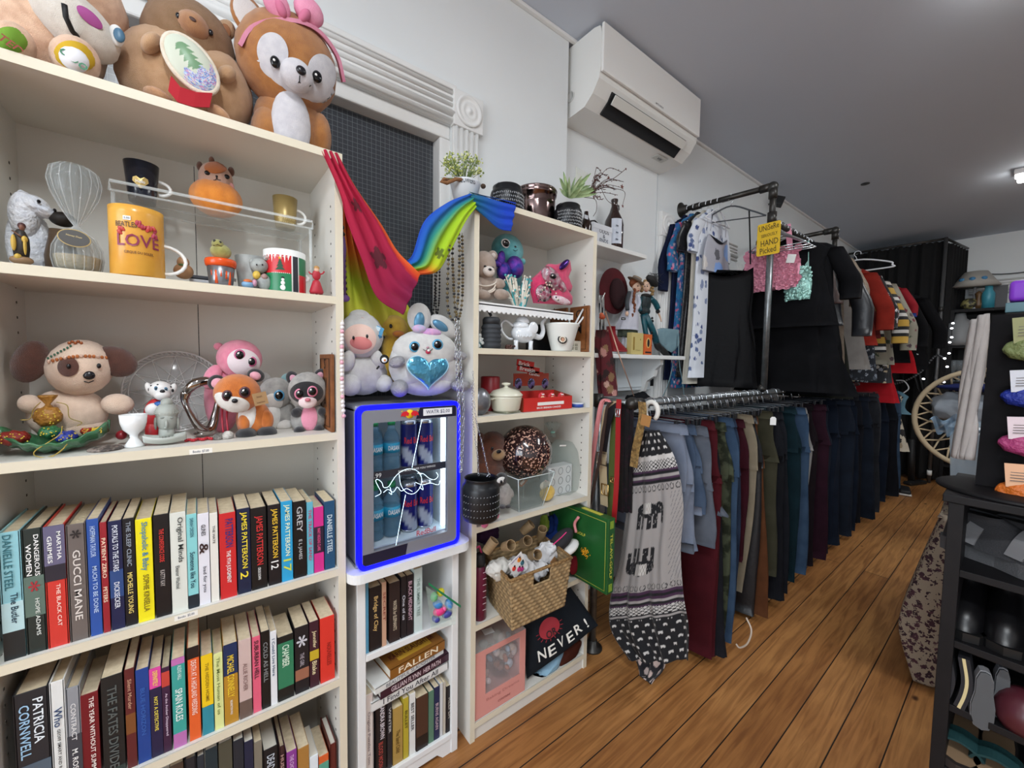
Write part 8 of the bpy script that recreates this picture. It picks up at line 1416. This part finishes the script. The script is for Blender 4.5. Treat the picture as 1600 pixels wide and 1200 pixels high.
# ----- garments on the upper rail (hanging across it)
def up(px,py,y=.80):return PY(px,py,y).x
def ug(nm,lab,cat,X,m,ln,hang=True,y=AY,**kw):
 o=garment(nm,lab,cat,(X,y,UR+.004),90,m,ln,**kw)
 if hang:shirt_hanger((X,y,UR-.004),90,'hanger on the upper rail under the '+nm.replace('_',' ')+f' {["in front", "in the middle", "at the back"][min(2, int((X-2.6)/1.3))]}',whm,w=.17)
 return o
blk_=cloth('#0a0a0c','#101013')
ug('black_dress','long black dress hanging directly behind the pink ruffled top','dress',2.98,blk_,1.0,hw=.24,hem=.25,th=.035,amp=.17,nf=9,sleeve=.3,seed=1)
ug('black_skirt','long black skirt beneath the black dress on the upper rail','skirt',3.06,cloth('#0b0b0e','#101014'),1.02,False,hw=.2,hem=.27,th=.03,amp=.2,nf=11,straps=True,seed=9)
ug('ruffled_blouse','black blouse with ruffled collar left of the yellow sign','blouse',2.93,blk_,.6,False,hw=.2,th=.03,seed=11,amp=.12)
# pink ruffled crop top
pkr=M('#e6a0b4',.85,vary='#dc90a6',vs=60)
def ruffled(nm,lab,X,y0,y1,z0,z1,m,n,seed,sq=False):
 o=thing(nm,lab,'crop top',(X,(y0+y1)/2,z0));g=W();r_=random.Random(seed);w_=abs(y1-y0);c=(y0+y1)/2
 g.loft([((X,c,z0),.03,w_*.46,6,.04,0),((X,c,(z0+z1)/2),.035,w_*.5,6,.05,0),((X,c,z1),.022,w_*.42,6,.04,0)],m,36);g.part('bodice',o);g=W()
 for i in range(n):
  yy=c+w_*.5*r_.uniform(-.95,.95);zz=r_.uniform(z0,z1+.01);k=math.sqrt(max(0,1-((yy-c)/(w_*.52))**2));xx=X-.036*k
  if sq:g.ell((xx,yy,zz),(.003,.009,.009),m,(r_.uniform(0,90),0,r_.uniform(-30,30)),8,5)
  else:
   rr=r_.uniform(.014,.024);a0=r_.uniform(0,6);g.sheet(lambda u,v:(xx-.002-.014*v*(1+.5*math.sin(5*u*2*PI)),yy+rr*v*math.cos(a0+u*2*PI),zz+rr*v*math.sin(a0+u*2*PI)),14,3,m)
 g.part('sequins' if sq else 'ruffles',o)
 for s_ in(-1,1):g=W();g.strap([(X-.005,c+s_*w_*.30,z1-.01),(X,c+s_*w_*.26,z1+.09),(X+.01,c+s_*w_*.22,z1+.16)],.03 if not sq else .02,.006,m,side=(0,1,0));g.part('strap',o)
 return o
q0,q1=PX(1166,425,2.88),PX(1252,425,2.88);zt_,zb_=PX(1210,392,2.88).z,PX(1210,455,2.88).z
ruffled('crop_top','pink ruffled crop top hanging behind the yellow sign',2.88,q0.y,q1.y,zb_+.01,zt_-.01,pkr,260,3)
zb_=PX(1250,466,2.9).z;zt_=PX(1250,412,2.9).z;q0,q1=PX(1228,425,2.905),PX(1270,425,2.905);ruffled('crop_top','mint green sequin crop top behind the pink ruffled one',2.905,q0.y+.0,q1.y,zb_-.01,zt_-.03,M('#86b8ae',.35,.3,vary='#a8d4ca',vs=80),160,5,True)
g=W();c=PX(1236,404,2.82);g.box(c,(.002,.045,.05),WHT,(12,0,0),bv=.0005);g.solo('price_tag','white price tag pinned on the pink ruffled crop top','tag')
ug('brown_skirt','brown leather skirt hanging beside the pink straps','skirt',3.08,M('#3d2520',.5,bump=.3,bs=60),.46,False,hw=.13,hem=.2,th=.03,straps=True,seed=5,y=.9)
ug('leather_jacket','black leather jacket with hanging sleeve on the upper rail','jacket',3.26,M('#1a1b1f',.4,bump=.5,bs=30,bd=.004),.58,hw=.2,hem=.2,th=.05,sleeve=.5,seed=6)
ug('sweater','beige knitted sweater showing under the leather jacket','sweater',3.36,M('#8f8070',.95,vary='#7f7060',vs=60,bump=1,bs=350),1.0,hw=.2,hem=.2,th=.05,sleeve=.3,seed=7)
ug('striped_shirt','black and grey striped shirt edge left of the beige sweater','shirt',3.2,stripem(['#19191c','#8d8a88'],'Z',.03),.94,hw=.17,th=.02,seed=8)
ug('round_skirt','dark olive round skirt low on the upper rail','skirt',3.5,cloth('#1b1c18','#14150f'),1.06,False,hw=.18,hem=.22,th=.05,straps=True,seed=10)
ug('red_blouse','rust red velvet blouse just past the second post','blouse',3.98,cloth('#8c2a20','#6f2018'),.68,hw=.2,hem=.24,th=.05,sleeve=.42,seed=12)
ug('jersey','dark red jersey with white lettering on its sleeve','jersey',4.15,cloth('#5c1418','#48100f'),.62,hw=.2,th=.05,sleeve=.4,seed=13,smat=printm('#17171b',['#d8d8dc','#c9c9cc','#8c1a20'],26,.3))
ug('grey_coat','pale grey woollen garment below the red blouses','coat',3.75,cloth('#7d7874','#6d6864'),.86,hw=.18,hem=.26,th=.06,seed=14)
ug('plaid_shirt','yellow black and white striped rugby shirt on the upper rail','shirt',4.4,stripem(['#b8923c','#b8923c','#1a1a1c','#c9c6c0','#1a1a1c'],'Z',.13),.72,hw=.2,th=.05,sleeve=.5,seed=15)
ug('print_shirt','grey shirt with dark diamond print on the upper rail','shirt',4.62,printm('#8a8678',['#4a3a40','#3c4a38','#6a2a34'],18,.32),.82,hw=.21,th=.05,sleeve=.55,seed=16)
ug('red_shirt','plain red short sleeved shirt near the far end of the upper rail','shirt',4.95,cloth('#8c1f28','#74171f'),.45,hw=.23,th=.06,sleeve=.24,seed=17,cuffm=cloth('#2a3a78','#2a3a78'))
ug('flower_blouse','black and white flowered blouse low on the upper rail','blouse',4.75,printm('#1a1c22',['#c9c6c4','#8c9098','#a89a80'],24,.35),.98,hw=.19,th=.05,seed=18)
ug('black_jacket','black jacket near the far end of the upper rail','jacket',5.25,blk_,.8,hw=.22,th=.06,sleeve=.5,seed=19)
ug('plaid_dress','dark plaid dress behind the grey woollen garment','dress',4.25,printm('#20242c',['#7c8490','#4c525c','#98a0ac'],30,.35),.95,hw=.18,th=.04,seed=23)
ug('red_dress','long bright red dress at the far end of the upper rail','dress',5.6,cloth('#b01c24','#98161e'),.9,hw=.26,hem=.26,th=.05,seed=20,straps=True)
ug('frilled_shirt','bright red frilled top low between the dark clothes','top',4.9,cloth('#b3202a','#9a1a22'),1.16,False,hw=.12,hem=.24,th=.04,straps=True,seed=21,amp=.12)
ug('black_coat','black coat last on the upper rail with a flower pin','coat',5.8,blk_,.86,hw=.28,th=.06,sleeve=.5,seed=22)
o=thing('coat_hanger','large empty white hanger sticking out above the clothes','hanger',(4.35,AY-.03,UR+.10),90);g=G();g.tube(smooth_path([(-.22,0,-.13),(-.2,0,-.10),(0,0,-.05),(.2,0,-.10),(.22,0,-.13),(.2,0,-.145),(-.2,0,-.145),(-.22,0,-.13)],5),.006,whm,n=8);g.obj('shoulder_bar',o);g=G();hook(g,whm,.022,.05);g.obj('hook',o)
for i in range(14):shirt_hanger((2.72+i*.055,AY,UR-.002),90+6*math.sin(i),'metal clip hanger crowded behind the yellow sign',mt,'empty hangers crowded behind the yellow sign',w=.15)
for i in range(5):shirt_hanger((5.15+i*.16,AY-.06,UR-.25-.08*i),80,'white hanger showing among the dark clothes at the far end',whm,'white hangers among the dark clothes',w=.2)
# ================= right side and far end of the shop
bk2=M('#0e0d0f',.55,vary='#151315',vs=12,spec=.25);KX=1.5;KY=.112
kz=[PX(1480,y,KX).z for y in(772,886,998,1100)];kz.append(kz[3]-.17)
o=thing('shoe_rack','black wooden shoe rack with grey sandals, black shoes and slippers','shoe rack',(KX,KY,0))
for y in(-.0145,-.93):G().box((.165,y,kz[0]/2-.01),(.33,.027,kz[0]-.02),bk2,bv=.001).obj('side_panel',o)
G().box((.165,-.47,kz[0]-.009),(.34,.96,.02),bk2,bv=.002).obj('top_board',o)
for z_ in kz[1:]:G().box((.165,-.47,z_-.009),(.32,.885,.018),bk2,bv=.001).obj('shelf',o)
G().box((.325,-.47,kz[0]/2),(.006,.9,kz[0]-.04),M('#0d0c0e',.7)).obj('back_panel',o)
def shoe(nm,lab,px,z_,rz,up_,sole,insole=None,L_=.27,w_=.046,h=.09,laces=None,straps_=None,dx=.12,cat='shoe',grp=None,st=.022):
 c=Vector((KX+dx,PX(px,900,KX+dx).y,z_+.001));o=thing(nm,lab,cat,c,rz,grp)
 out=lambda k,s_:[(s_*w_*x,L_*y)for x,y in((-.62,.46),(-.72,.2),(-.66,0),(-.92,-.2),(-.95,-.36),(-.6,-.48),(0,-.53),(.6,-.5),(.98,-.36),(.95,-.2),(.72,0),(.72,.2),(.6,.46),(0,.53))]
 g=G();q=out(1,1);n=len(q);g.add([(x,y,0)for x,y in q]+[(x*1.02,y*1.01,st)for x,y in q],[tuple(reversed(range(n))),tuple(range(n,2*n))]+[(i,(i+1)%n,n+(i+1)%n,n+i)for i in range(n)],sole,False);g.obj('sole',o)
 g=G()
 if up_:
  g.loft([((0,0,st-.002),w_*.93,L_*.5,2,.02,0,.85),((0,-.002,st+h*.25),w_*.92,L_*.49,2,.02,0,.85),((0,.012,st+h*.5),w_*.78,L_*.42,2,.02,0,.85),((0,.04,st+h*.8),w_*.6,L_*.28,2,.02,0,.9),((0,.06,st+h),w_*.56,L_*.2,2,.02,0,.9)],up_,28);g.obj('upper',o)
  if laces:
   for k in range(5):G().tube([(-w_*.42,-.055+k*.02,st+h*(.52+.09*k)),(0,-.06+k*.02,st+h*(.60+.09*k)),(w_*.42,-.055+k*.02,st+h*(.52+.09*k))],.0035,laces,n=6).obj('lace',o)
 if insole:G().add([(x*.86,y*.93,st+.001)for x,y in q],[tuple(range(n))],insole,False).obj('insole',o)
 for a,m in(straps_ or()):G().strap(smooth_path([(-w_*.95,a,st+.01),(-w_*.7,a-.01,st+h*.62),(0,a-.012,st+h*.85),(w_*.7,a-.01,st+h*.62),(w_*.95,a,st+.01)],5),.032,.006,m,side=(0,1,.15)).obj('strap',o)
 return o
gs,gd_=M('#4a4a4c',.8,bump=.4),M('#6a6a6c',.7)
shoe('sandal','dark grey strapped walking sandal on the upper level of the shoe rack',1566,kz[1],-28,M('#2c2c2f',.85,bump=.5),gs,straps_=((-.04,gd_),(.05,gd_)),L_=.25,h=.085,cat='sandal',st=.035)
shoe('sandal','second dark grey sandal cut off by the right edge',1650,kz[1],-28,M('#2c2c2f',.85,bump=.5),gs,straps_=((-.04,gd_),(.05,gd_)),L_=.25,h=.085,cat='sandal',st=.035)
lth=M('#0c0b0d',.34)
shoe('dress_shoe','left glossy black laced shoe on the middle level of the rack',1517,kz[2],-90,lth,M('#0a0a0b',.5),laces=M('#4a494e',.3),L_=.26,h=.1,dx=.155)
shoe('dress_shoe','right glossy black laced shoe on the middle level of the rack',1578,kz[2],-90,lth,M('#0a0a0b',.5),laces=M('#4a494e',.3),L_=.26,h=.1,dx=.155)
def slipper(lab,px0,px1,yt,yb,m1,m2,rx=0,X=1.53,cat='slipper'):
 a,b=PX(px0,(yt+yb)/2,X),PX(px1,(yt+yb)/2,X);t_=PX((px0+px1)/2,yt,X).z;u_=PX((px0+px1)/2,yb,X).z;w_=abs(a.y-b.y)/2;o=thing('slipper',lab,cat,(X,(a.y+b.y)/2,u_),-90+rx);h=t_-u_
 out=[(w_*x,h*y)for x,y in((0,0),(-.6,.04),(-.92,.2),(-.95,.4),(-.7,.62),(-.68,.85),(-.4,.98),(0,1),(.4,.98),(.68,.85),(.72,.62),(.95,.4),(.92,.2),(.6,.04))]
 G().prism(out,.022,m1,c=(0,.02,0)).obj('sole',o);G().prism([(x*.94,z_*.96+h*.02)for x,z_ in out],.006,m2,c=(0,.006,0)).obj('footbed',o);return o
for i,(a,b)in enumerate(((1474,1484),(1500,1512))):
 q=PX((a+b)/2,1064,1.53);z0_,z1_=kz[3]+.001,PX((a+b)/2,1022,1.53).z;o=thing('flip_flop',('left' if i==0 else 'right')+' dark flip flop with cream side stripe standing on edge','sandal',(1.53,q.y,z0_));H_=z1_-z0_
 pts=smooth_path([(0,.004,.0),(0,-.004,H_*.3),(.0,-.006,H_*.6),(0,.002,H_)],5);G().strap(pts,.05,.02,M('#17161c',.7),side=(1,0,0)).obj('sole',o);G().strap([Vector(p)+Vector((-.0255,0,0))for p in pts],.002,.006,M('#c9b98a',.6),side=(1,0,0)).obj('stripe',o)
slipper('grey rubber slipper standing in front on the fourth rack level',1516,1560,1050,1146,M('#77777a',.6),M('#4d4e50',.8),12,1.5)
slipper('grey rubber slipper behind the first on the fourth rack level',1548,1584,1045,1142,M('#6c6c70',.6),M('#4d4e50',.8),12,1.54)
g=W();q=PX(1600,1115,1.55);g.ell(q,(.06,.05,.06),M('#4c1f28',.3));g.v=[(a,b,max(c,kz[3]+.001))for a,b,c in g.v];g.solo('maroon_shoe','shiny maroon shoe at the right edge of the rack','shoe')
for i,px in enumerate((1522,1582)):shoe('mule',('left' if i==0 else 'right')+' teal slip on shoe with tan footbed on the lowest visible level',px,kz[4],-90,None,M('#2a2220',.7),M('#8f7458',.7),L_=.26,straps_=((-.075,M('#123a3c',.7)),(-.05,M('#123a3c',.7))),h=.05,dx=.14)
# display tower with bags on the rack
TX=1.62;zt0,zt1=kz[0]+.012,PX(1545,492,TX).z
o=thing('display_tower','black upright display tower standing on the shoe rack','display stand',(TX,0,kz[0]+.001));yl0,yl1=PX(1522,765,TX).y,PX(1546,492,TX).y
G().prism([(-.10,0),(yl0*-1-.0,0),(-yl1+.004,zt1-zt0),(.3,zt1-zt0),(.34,0)][1:],.12,M('#0d0c0e',.8,vary='#141214',vs=20,spec=.15),c=(.07,0,.011),rot=(0,0,-90)).obj('panel',o)
g=G();g.lathe([(.15,0),(.15,.006),(.14,.01),(.001,.01)],bk2,c=(.03,.0,0),n=40);g.obj('base',o)
for i,(y0_,y1_,c1,c2,lb)in enumerate(((492,566,'#6f7a4c','#8a8c62','olive'),(572,636,'#1a2c86','#c9ccd4','dark blue'),(642,708,'#a03a6c','#d9c9cf','magenta'),(712,782,'#c4641c','#e2b08c','orange'))):
 a,b=PX(1570-i*4,y0_,TX-.01),PX(1570-i*4,y1_,TX-.01);o=thing('organza_bag',lb+' filled favour bag hanging on the black display tower','gift bag',(TX-.02,a.y-.06,b.z),-90);h=a.z-b.z
 g=G();g.ell((0,0,h*.27),(.06,.025,h*.28),M(c1,.5,vary=c1,bump=1,bs=60,bd=.01),None,20,14);crump(g,.004,70);g.obj('pouch',o)
 for s_ in(-1,1):g=G();g.box((s_*.022,-.022-s_*.003,h*.66),(.045,.003,h*.52),M(c2,.6),(8,5*s_,0));[g.box((s_*.022,-.0245-s_*.003,h*(.55+.06*k)),(.028,.001,.0016),M('#6a6460',.7),(8,5*s_,0))for k in range(4)];g.obj('card',o)
g=W();wl_=cloth('#a39e9b','#918c89')
for k,(x0_,x1_)in enumerate((((1520,1533),(1491,1506)),((1532,1545),(1503,1520)))):
 A3=[PX(x0_[0],502-6*k,TX+.0),PX((x0_[0]+x1_[0])/2-1,610,TX-.0),PX(x1_[0],712,TX)];B3=[PX(x0_[1],498-6*k,TX-.01),PX((x0_[1]+x1_[1])/2+1,610,TX-.01),PX(x1_[1],716,TX-.01)];A3,B3=smooth_path(A3,6),smooth_path(B3,6)
 g.sheet(lambda u,v:seg(A3,v).lerp(seg(B3,v),u)+Vector((-.012*math.sin(PI*u)-.02-.012*k+.004*math.sin(u*11+v*9),0,0)),14,30,wl_,t=.006)
g.solo('white_scarf','folded white cloth hanging down beside the black display tower','scarf')
for i,(y0_,y1_,c,lb)in enumerate(((474,489,'#54747c','flat pale teal box beneath the purple box'),(440,472,'#7a34b8','glossy purple box on top of the display tower'))):
 zb_,za_=PX(1580,y1_,1.72).z,PX(1580,y0_,1.72).z;g=W();g.box((1.76,PX(1572-4*i*-1,470,1.72).y-.12,(za_+zb_)/2),(.12,.24,za_-zb_),M(c,.35),bv=.01 if i else .002,sg=3);g.solo('storage_box',lb,'box')
# table with floral cloth, plastic bin, hoop chair
o=thing('side_table','low table behind the shoe rack under a floral cloth','table',(2.75,-.1,0));G().box((0,-.02,.69),(.8,.6,.03),M('#5b4030',.5)).obj('tabletop',o)
for a in(-.36,.36):
 for b in(-.28,.24):G().box((a,b,.338),(.04,.04,.674),M('#5b4030',.5)).obj('leg',o)
TXc=2.33;Lc_=smooth_path([PX(x,y,TXc)for x,y in((1476,806),(1440,880),(1412,945),(1406,980),(1420,1035),(1430,1066))],8);fl_=printm('#9a8c7a',['#3c1f2a','#2e1822','#4a2a34'],52,.44)
g=W();g.sheet(lambda u,v:(lambda p:Vector((p.x-.02*math.sin(u*9+v*2)+.25*u*u*0,lerp(p.y,-.30,u),max(lerp(p.z,lerp(.708,.06,v),min(1,u*2.5)),.01))))(seg(Lc_,v)),60,40,fl_,t=.002);g.sheet(lambda u,v:Vector((lerp(2.33,3.14,v),lerp(.20,-.43,u),.708)),4,4,fl_,t=.002)
g.sheet(lambda u,v:(lambda p:Vector((lerp(p.x,3.1,u),lerp(p.y,.22,u)+.012*math.sin(u*20),p.z)))(seg(Lc_,v)),30,30,fl_,t=.002)
g.solo('floral_tablecloth','cream cloth with maroon flowers hanging behind the shoe rack','tablecloth')
fr=M('#b9cad6',.35,alpha=.5);a,b=PX(1467,806,2.4),PX(1460,668,2.4);zc=.7105
o=thing('plastic_bin','translucent plastic storage bin on the floral table','storage bin',(2.62,a.y-.2,zc));H_=b.z-zc
g=G()
for s_,L2,W2 in((1,.40,.38),):
 R4=[[(sx*L2*k/2,sy*W2*k/2,z_)for sx,sy in((-1,-1),(1,-1),(1,1),(-1,1))]for k,z_ in((.9,0),(1.,H_),(.985,H_),(.885,.004))];g.add([v for q in R4 for v in q],[(0,3,2,1),(12,13,14,15)]+[(i*4+j,i*4+(j+1)%4,i*4+4+(j+1)%4,i*4+4+j)for i in range(3)for j in range(4)],fr,False)
g.obj('tub',o);g=G();g.tube([(-.205,-.195,H_),(.205,-.195,H_),(.205,.195,H_),(-.205,.195,H_)],.009,fr,closed=True,n=6);g.obj('rim',o)
g=W();n_=cloth('#b4bcc4','#8f979f')
for i in range(9):g.ell((2.62+rnd.uniform(-.1,.1),a.y-.2+rnd.uniform(-.1,.1),zc+.06+i*.035),(.07,.07,.04),cloth(('#9aa4ac','#c4c8cc','#7c8a94')[i%3]),(rnd.uniform(0,40),0,rnd.uniform(0,90)),30,18)
crump(g,.018,22);g.solo('bagged_goods','pale wrapped goods filling the translucent bin','goods')
g=W();P_=[PX(x,y,2.38)for x,y in((1452,655),(1500,650),(1500,672),(1470,682))];g.sheet(lambda u,v:P_[0].lerp(P_[1],u).lerp(P_[3].lerp(P_[2],u),v)+Vector((.02*math.sin(u*12),0,.012*math.sin(u*9+v*7))),16,8,M('#7f9cb4',.4,alpha=.6));g.solo('plastic_wrap','bluish plastic wrap folded over the bin corner','plastic wrap')
hm_=M('#b3a184',.9);hc=PX(1530,650,3.6);o=thing('hoop_chair','round macrame hoop chair behind the plastic bin','chair',(3.6,hc.y-.15,.3));g=W();R=.30;cz_=hc.z-.03;cy_=hc.y-.03
ring_=lambda r,a,d=0:Vector((3.6+d-.05*math.sin(a),cy_+r*math.cos(a),cz_+r*math.sin(a)))
g.tube([ring_(R,k*PI/24)for k in range(48)],.014,hm_,closed=True);g.part('hoop',o);g=W()
for k in range(24):a=k*PI/12;g.tube([ring_(R,a),ring_(R*.8,a+PI/24,.04)],.005,hm_,n=5);g.tube([ring_(R,a+PI/12),ring_(R*.8,a+PI/24,.04)],.005,hm_,n=5);g.tube([ring_(R*.8,a+PI/24,.04),ring_(R*.6,a,.1)],.005,hm_,n=5);g.tube([ring_(R*.8,a+PI/24,.04),ring_(R*.6,a+PI/12,.1)],.005,hm_,n=5);g.tube([ring_(R*.6,a,.1),ring_(R*.1,a,.2)],.005,hm_,n=5)
g.part('net_seat',o)
for s_ in(-1,1):g=W();g.tube([(3.7,cy_-.2+s_*.12,cz_-.2),(3.85,cy_-.4+s_*.2,.01)],.014,hm_,n=8);g.part('leg',o)
g=W();crump((g.ell(ring_(.12,.6,.05),(.08,.14,.09),cloth('#9aa0a8','#7f858c'),None,26,16),g)[1],.02,20);crump((g.ell(ring_(.2,1.3,.02),(.06,.16,.02),cloth('#232b5c','#1a2046'),None,20,12),g)[1],.01,20);g.solo('cushion','grey and navy cushions resting in the macrame chair','cushion')
# fitting room curtain
CX,CY0,CY1=6.55,.655,1.44;ctop=2.70;cb=M('#0c0c0e',.95,bump=.4,bs=30)
g=W();g.sheet(lambda u,v:(CX+.035*math.sin(u*52)*(.4+.6*v)+.02*math.sin(u*23+v*2)+(.10*math.sin(PI*u)if v>.5 else 0)*(v-.5),lerp(CY0,CY1,u),lerp(ctop,.03,v)+(.012*abs(math.sin(u*52))if v==0 else 0)),200,30,cb,t=.003);g.solo('curtain','black gathered fitting room curtain across the far end','curtain')
g=W();g.sheet(lambda u,v:(lerp(CX+.02,7.2,u),CY0-.03-.09*u+.02*math.sin(u*40),lerp(ctop-.02,.03,v)),90,10,cb,t=.003);g.solo('curtain','black side curtain of the fitting room returning to the far wall','curtain')
g=W();g.sheet(lambda u,v:PX(1392+u*24+v*42-u*v*10,470+v*140+u*18,CX-.08)+Vector((-.03*math.sin(u*9),0,0)),20,20,cb,t=.003);g.solo('curtain','slanting black curtain flap tied back over the big curtain','curtain')
o=thing('curtain_stand','thin grey pipe frame with rod and post holding the curtain','curtain rod',(CX,CY0,0));g=W();g.tube([(CX-.03,CY0-.01,ctop+.02),(CX-.03,1.49,ctop+.02)],.013,pipe);g.part('rod',o);g=W();g.tube([(CX-.05,CY0-.01,.005),(CX-.05,CY0-.01,ctop+.03)],.017,M('#5f5f60',.4,.6));joint(g,(CX-.05,CY0-.01,1.95),.021,pipe);joint(g,(CX-.05,CY0-.01,.12),.021,WHT);g.part('post',o);g=W();g.tube([(CX-.03,CY0-.01,ctop+.02),(7.24,CY0-.12,ctop+.02)],.013,pipe);g.part('side_rod',o)
g=W();g.tube([PX(1397,520,CX-.12),PX(1388,600,CX-.12)],.022,M('#a3a5aa',.35,.7),n=10);g.solo('silver_pole','short slanted silver pole in front of the curtain','pole')
g=W();A_=smooth_path([PX(x,y,CX-.11)for x,y in((1390,602),(1415,595),(1440,580),(1462,556),(1478,562))],14)
for i,p in enumerate(A_):g.ell(p,.012,M('#6f7074',.3,.6)if i%2 else BLK,None,7,5)
g.solo('bead_garland','dark beaded garland looped across the black curtain','garland')
o=thing('string_lights','small white fairy lights running down the far black shelf edge','string lights',(6.5,.6,1.2));em=M('#f4f8ff',.5,emit=9);L3=[(1489,505),(1487,513),(1487,527),(1484,535),(1483,552),(1476,560),(1480,573),(1475,597),(1443,592)]
for x,y in L3:g=W();g.ell(PX(x,y,6.42),(.012,.012,.008),em,None,8,6);g.part('bulb',o)
g=W();g.tube([PX(x,y,6.43)for x,y in L3[:-1]],.003,BLK,n=4);g.part('cable',o)
# far shelf unit with wares
SX=6.72;o=thing('shelf_unit','black shelf unit with lamp, jug and glasses against the far wall','shelf unit',(SX,.1,0));zs=[PX(1500,y,SX).z for y in(484,540,597)]
for z_ in zs+[.7,.2]:g=W();g.box((SX+.19,.04,z_-.012),(.38,1.04,.03),bk2);g.part('shelf',o)
for y_ in(.575,-.49):g=W();g.box((SX+.19,y_,zs[0]/2),(.38,.03,zs[0]),bk2);g.part('side_panel',o)
g=W();g.box((SX+.385,.04,zs[0]/2),(.01,1.04,zs[0]),M('#0c0b0d',.7));g.part('back_panel',o)
P6=lambda px:PX(px,500,SX+.05).y
o=thing('table_lamp','white lamp shade with blue dots on the far black shelf','lamp',(SX+.1,P6(1519),zs[0]+.004));g=G();g.lathe([(.05,0),(.05,.02),(.012,.03),(.012,.24)],M('#8a8c90',.4),n=20);g.obj('base',o);g=G();zq=PX(1519,447,SX).z-zs[0];g.shell([(.19,zq),(.15,zq+.06),(.09,zq+.16)],M('#a5a19a',.7),.004,n=30);[g.ell((-.145*math.cos(a),.145*math.sin(a),zq+.07),(.02,.025,.02),M('#3c7ca8',.5),None,10,6)for a in(-.5,.1,.7)];g.obj('lamp_shade',o)
def ware(nm,lab,px,pr,m,z_=0,cat=None,dx=.08,fn=None):g=W();g.lathe([(r,q)for r,q in pr],m,c=(SX+dx,P6(px),zs[z_]+.004),n=20);return g.solo(nm,lab,cat or nm.replace('_',' '))
ware('spray_can','blue capped can on the far shelf beside the lamp',1541,[(.05,0),(.05,.16),(.03,.2),(.03,.24),(.001,.24)],M('#3a8ca0',.4))
ware('vase','small patterned vase under the far lamp shade',1512,[(.03,0),(.07,.04),(.06,.09),(.03,.12),(.001,.12)],M('#8a8454',.5,vary='#2c2a24',vs=30,edge=.1))
ware('figurine','small bronze figurine on the far shelf',1526,[(.03,0),(.04,.05),(.02,.12),(.03,.17),(.001,.2)],M('#5c4226',.4))
ware('jug','white ceramic jug on the second level of the far shelf',1500,[(.11,0),(.12,.05),(.12,.24),(.05,.3),(.04,.36),(.001,.36)],M('#7f8183',.5),1)
ware('jar','dark glass jar beside the white jug on the far shelf',1524,[(.07,0),(.07,.16),(.09,.18),(.02,.22),(.001,.22)],M('#3a3b3d',.2),1)
for i,px in enumerate((1494,1504,1514,1526)):ware('drinking_glass','row of stemmed clear glasses on the third level of the far shelf',px,[(.04,0),(.01,.02),(.01,.1),(.05,.15),(.05,.24)],M('#8c9498',.05,alpha=.45),2)['group']='stemmed glasses on the far shelf'
g=W();g.box((SX+.2,P6(1552),zs[0]+.13),(.04,.16,.25),M('#2b2c31',.4));g.solo('picture','black framed picture standing on the far shelf','picture')
g=W();g.tube(smooth_path([(7.22,.48,2.42),(7.22,.2,2.37),(7.22,-.3,2.39)],6),.006,M('#55585a',.6));g.solo('cable','thin dark cable sagging across the far wall','cable')
g=W();c=PY(1217,315,1.42);g.box(c,(.07,.07,.07),M('#1a1b1e',.5),(20,10,30),bv=.004);g.tube([c,c+Vector((0,.09,0))],.008,BLK);g.solo('wall_speaker','tiny black cube speaker high on the wall behind the rack','speaker')
g=W();c=PZ(1352,287,CEIL-.003);g.lathe([(.03,-.004),(.03,0),(.001,0)],M('#3a3b3e',.6),c=tuple(c),n=16);g.solo('ceiling_sensor','small dark disc fixed to the ceiling','sensor')
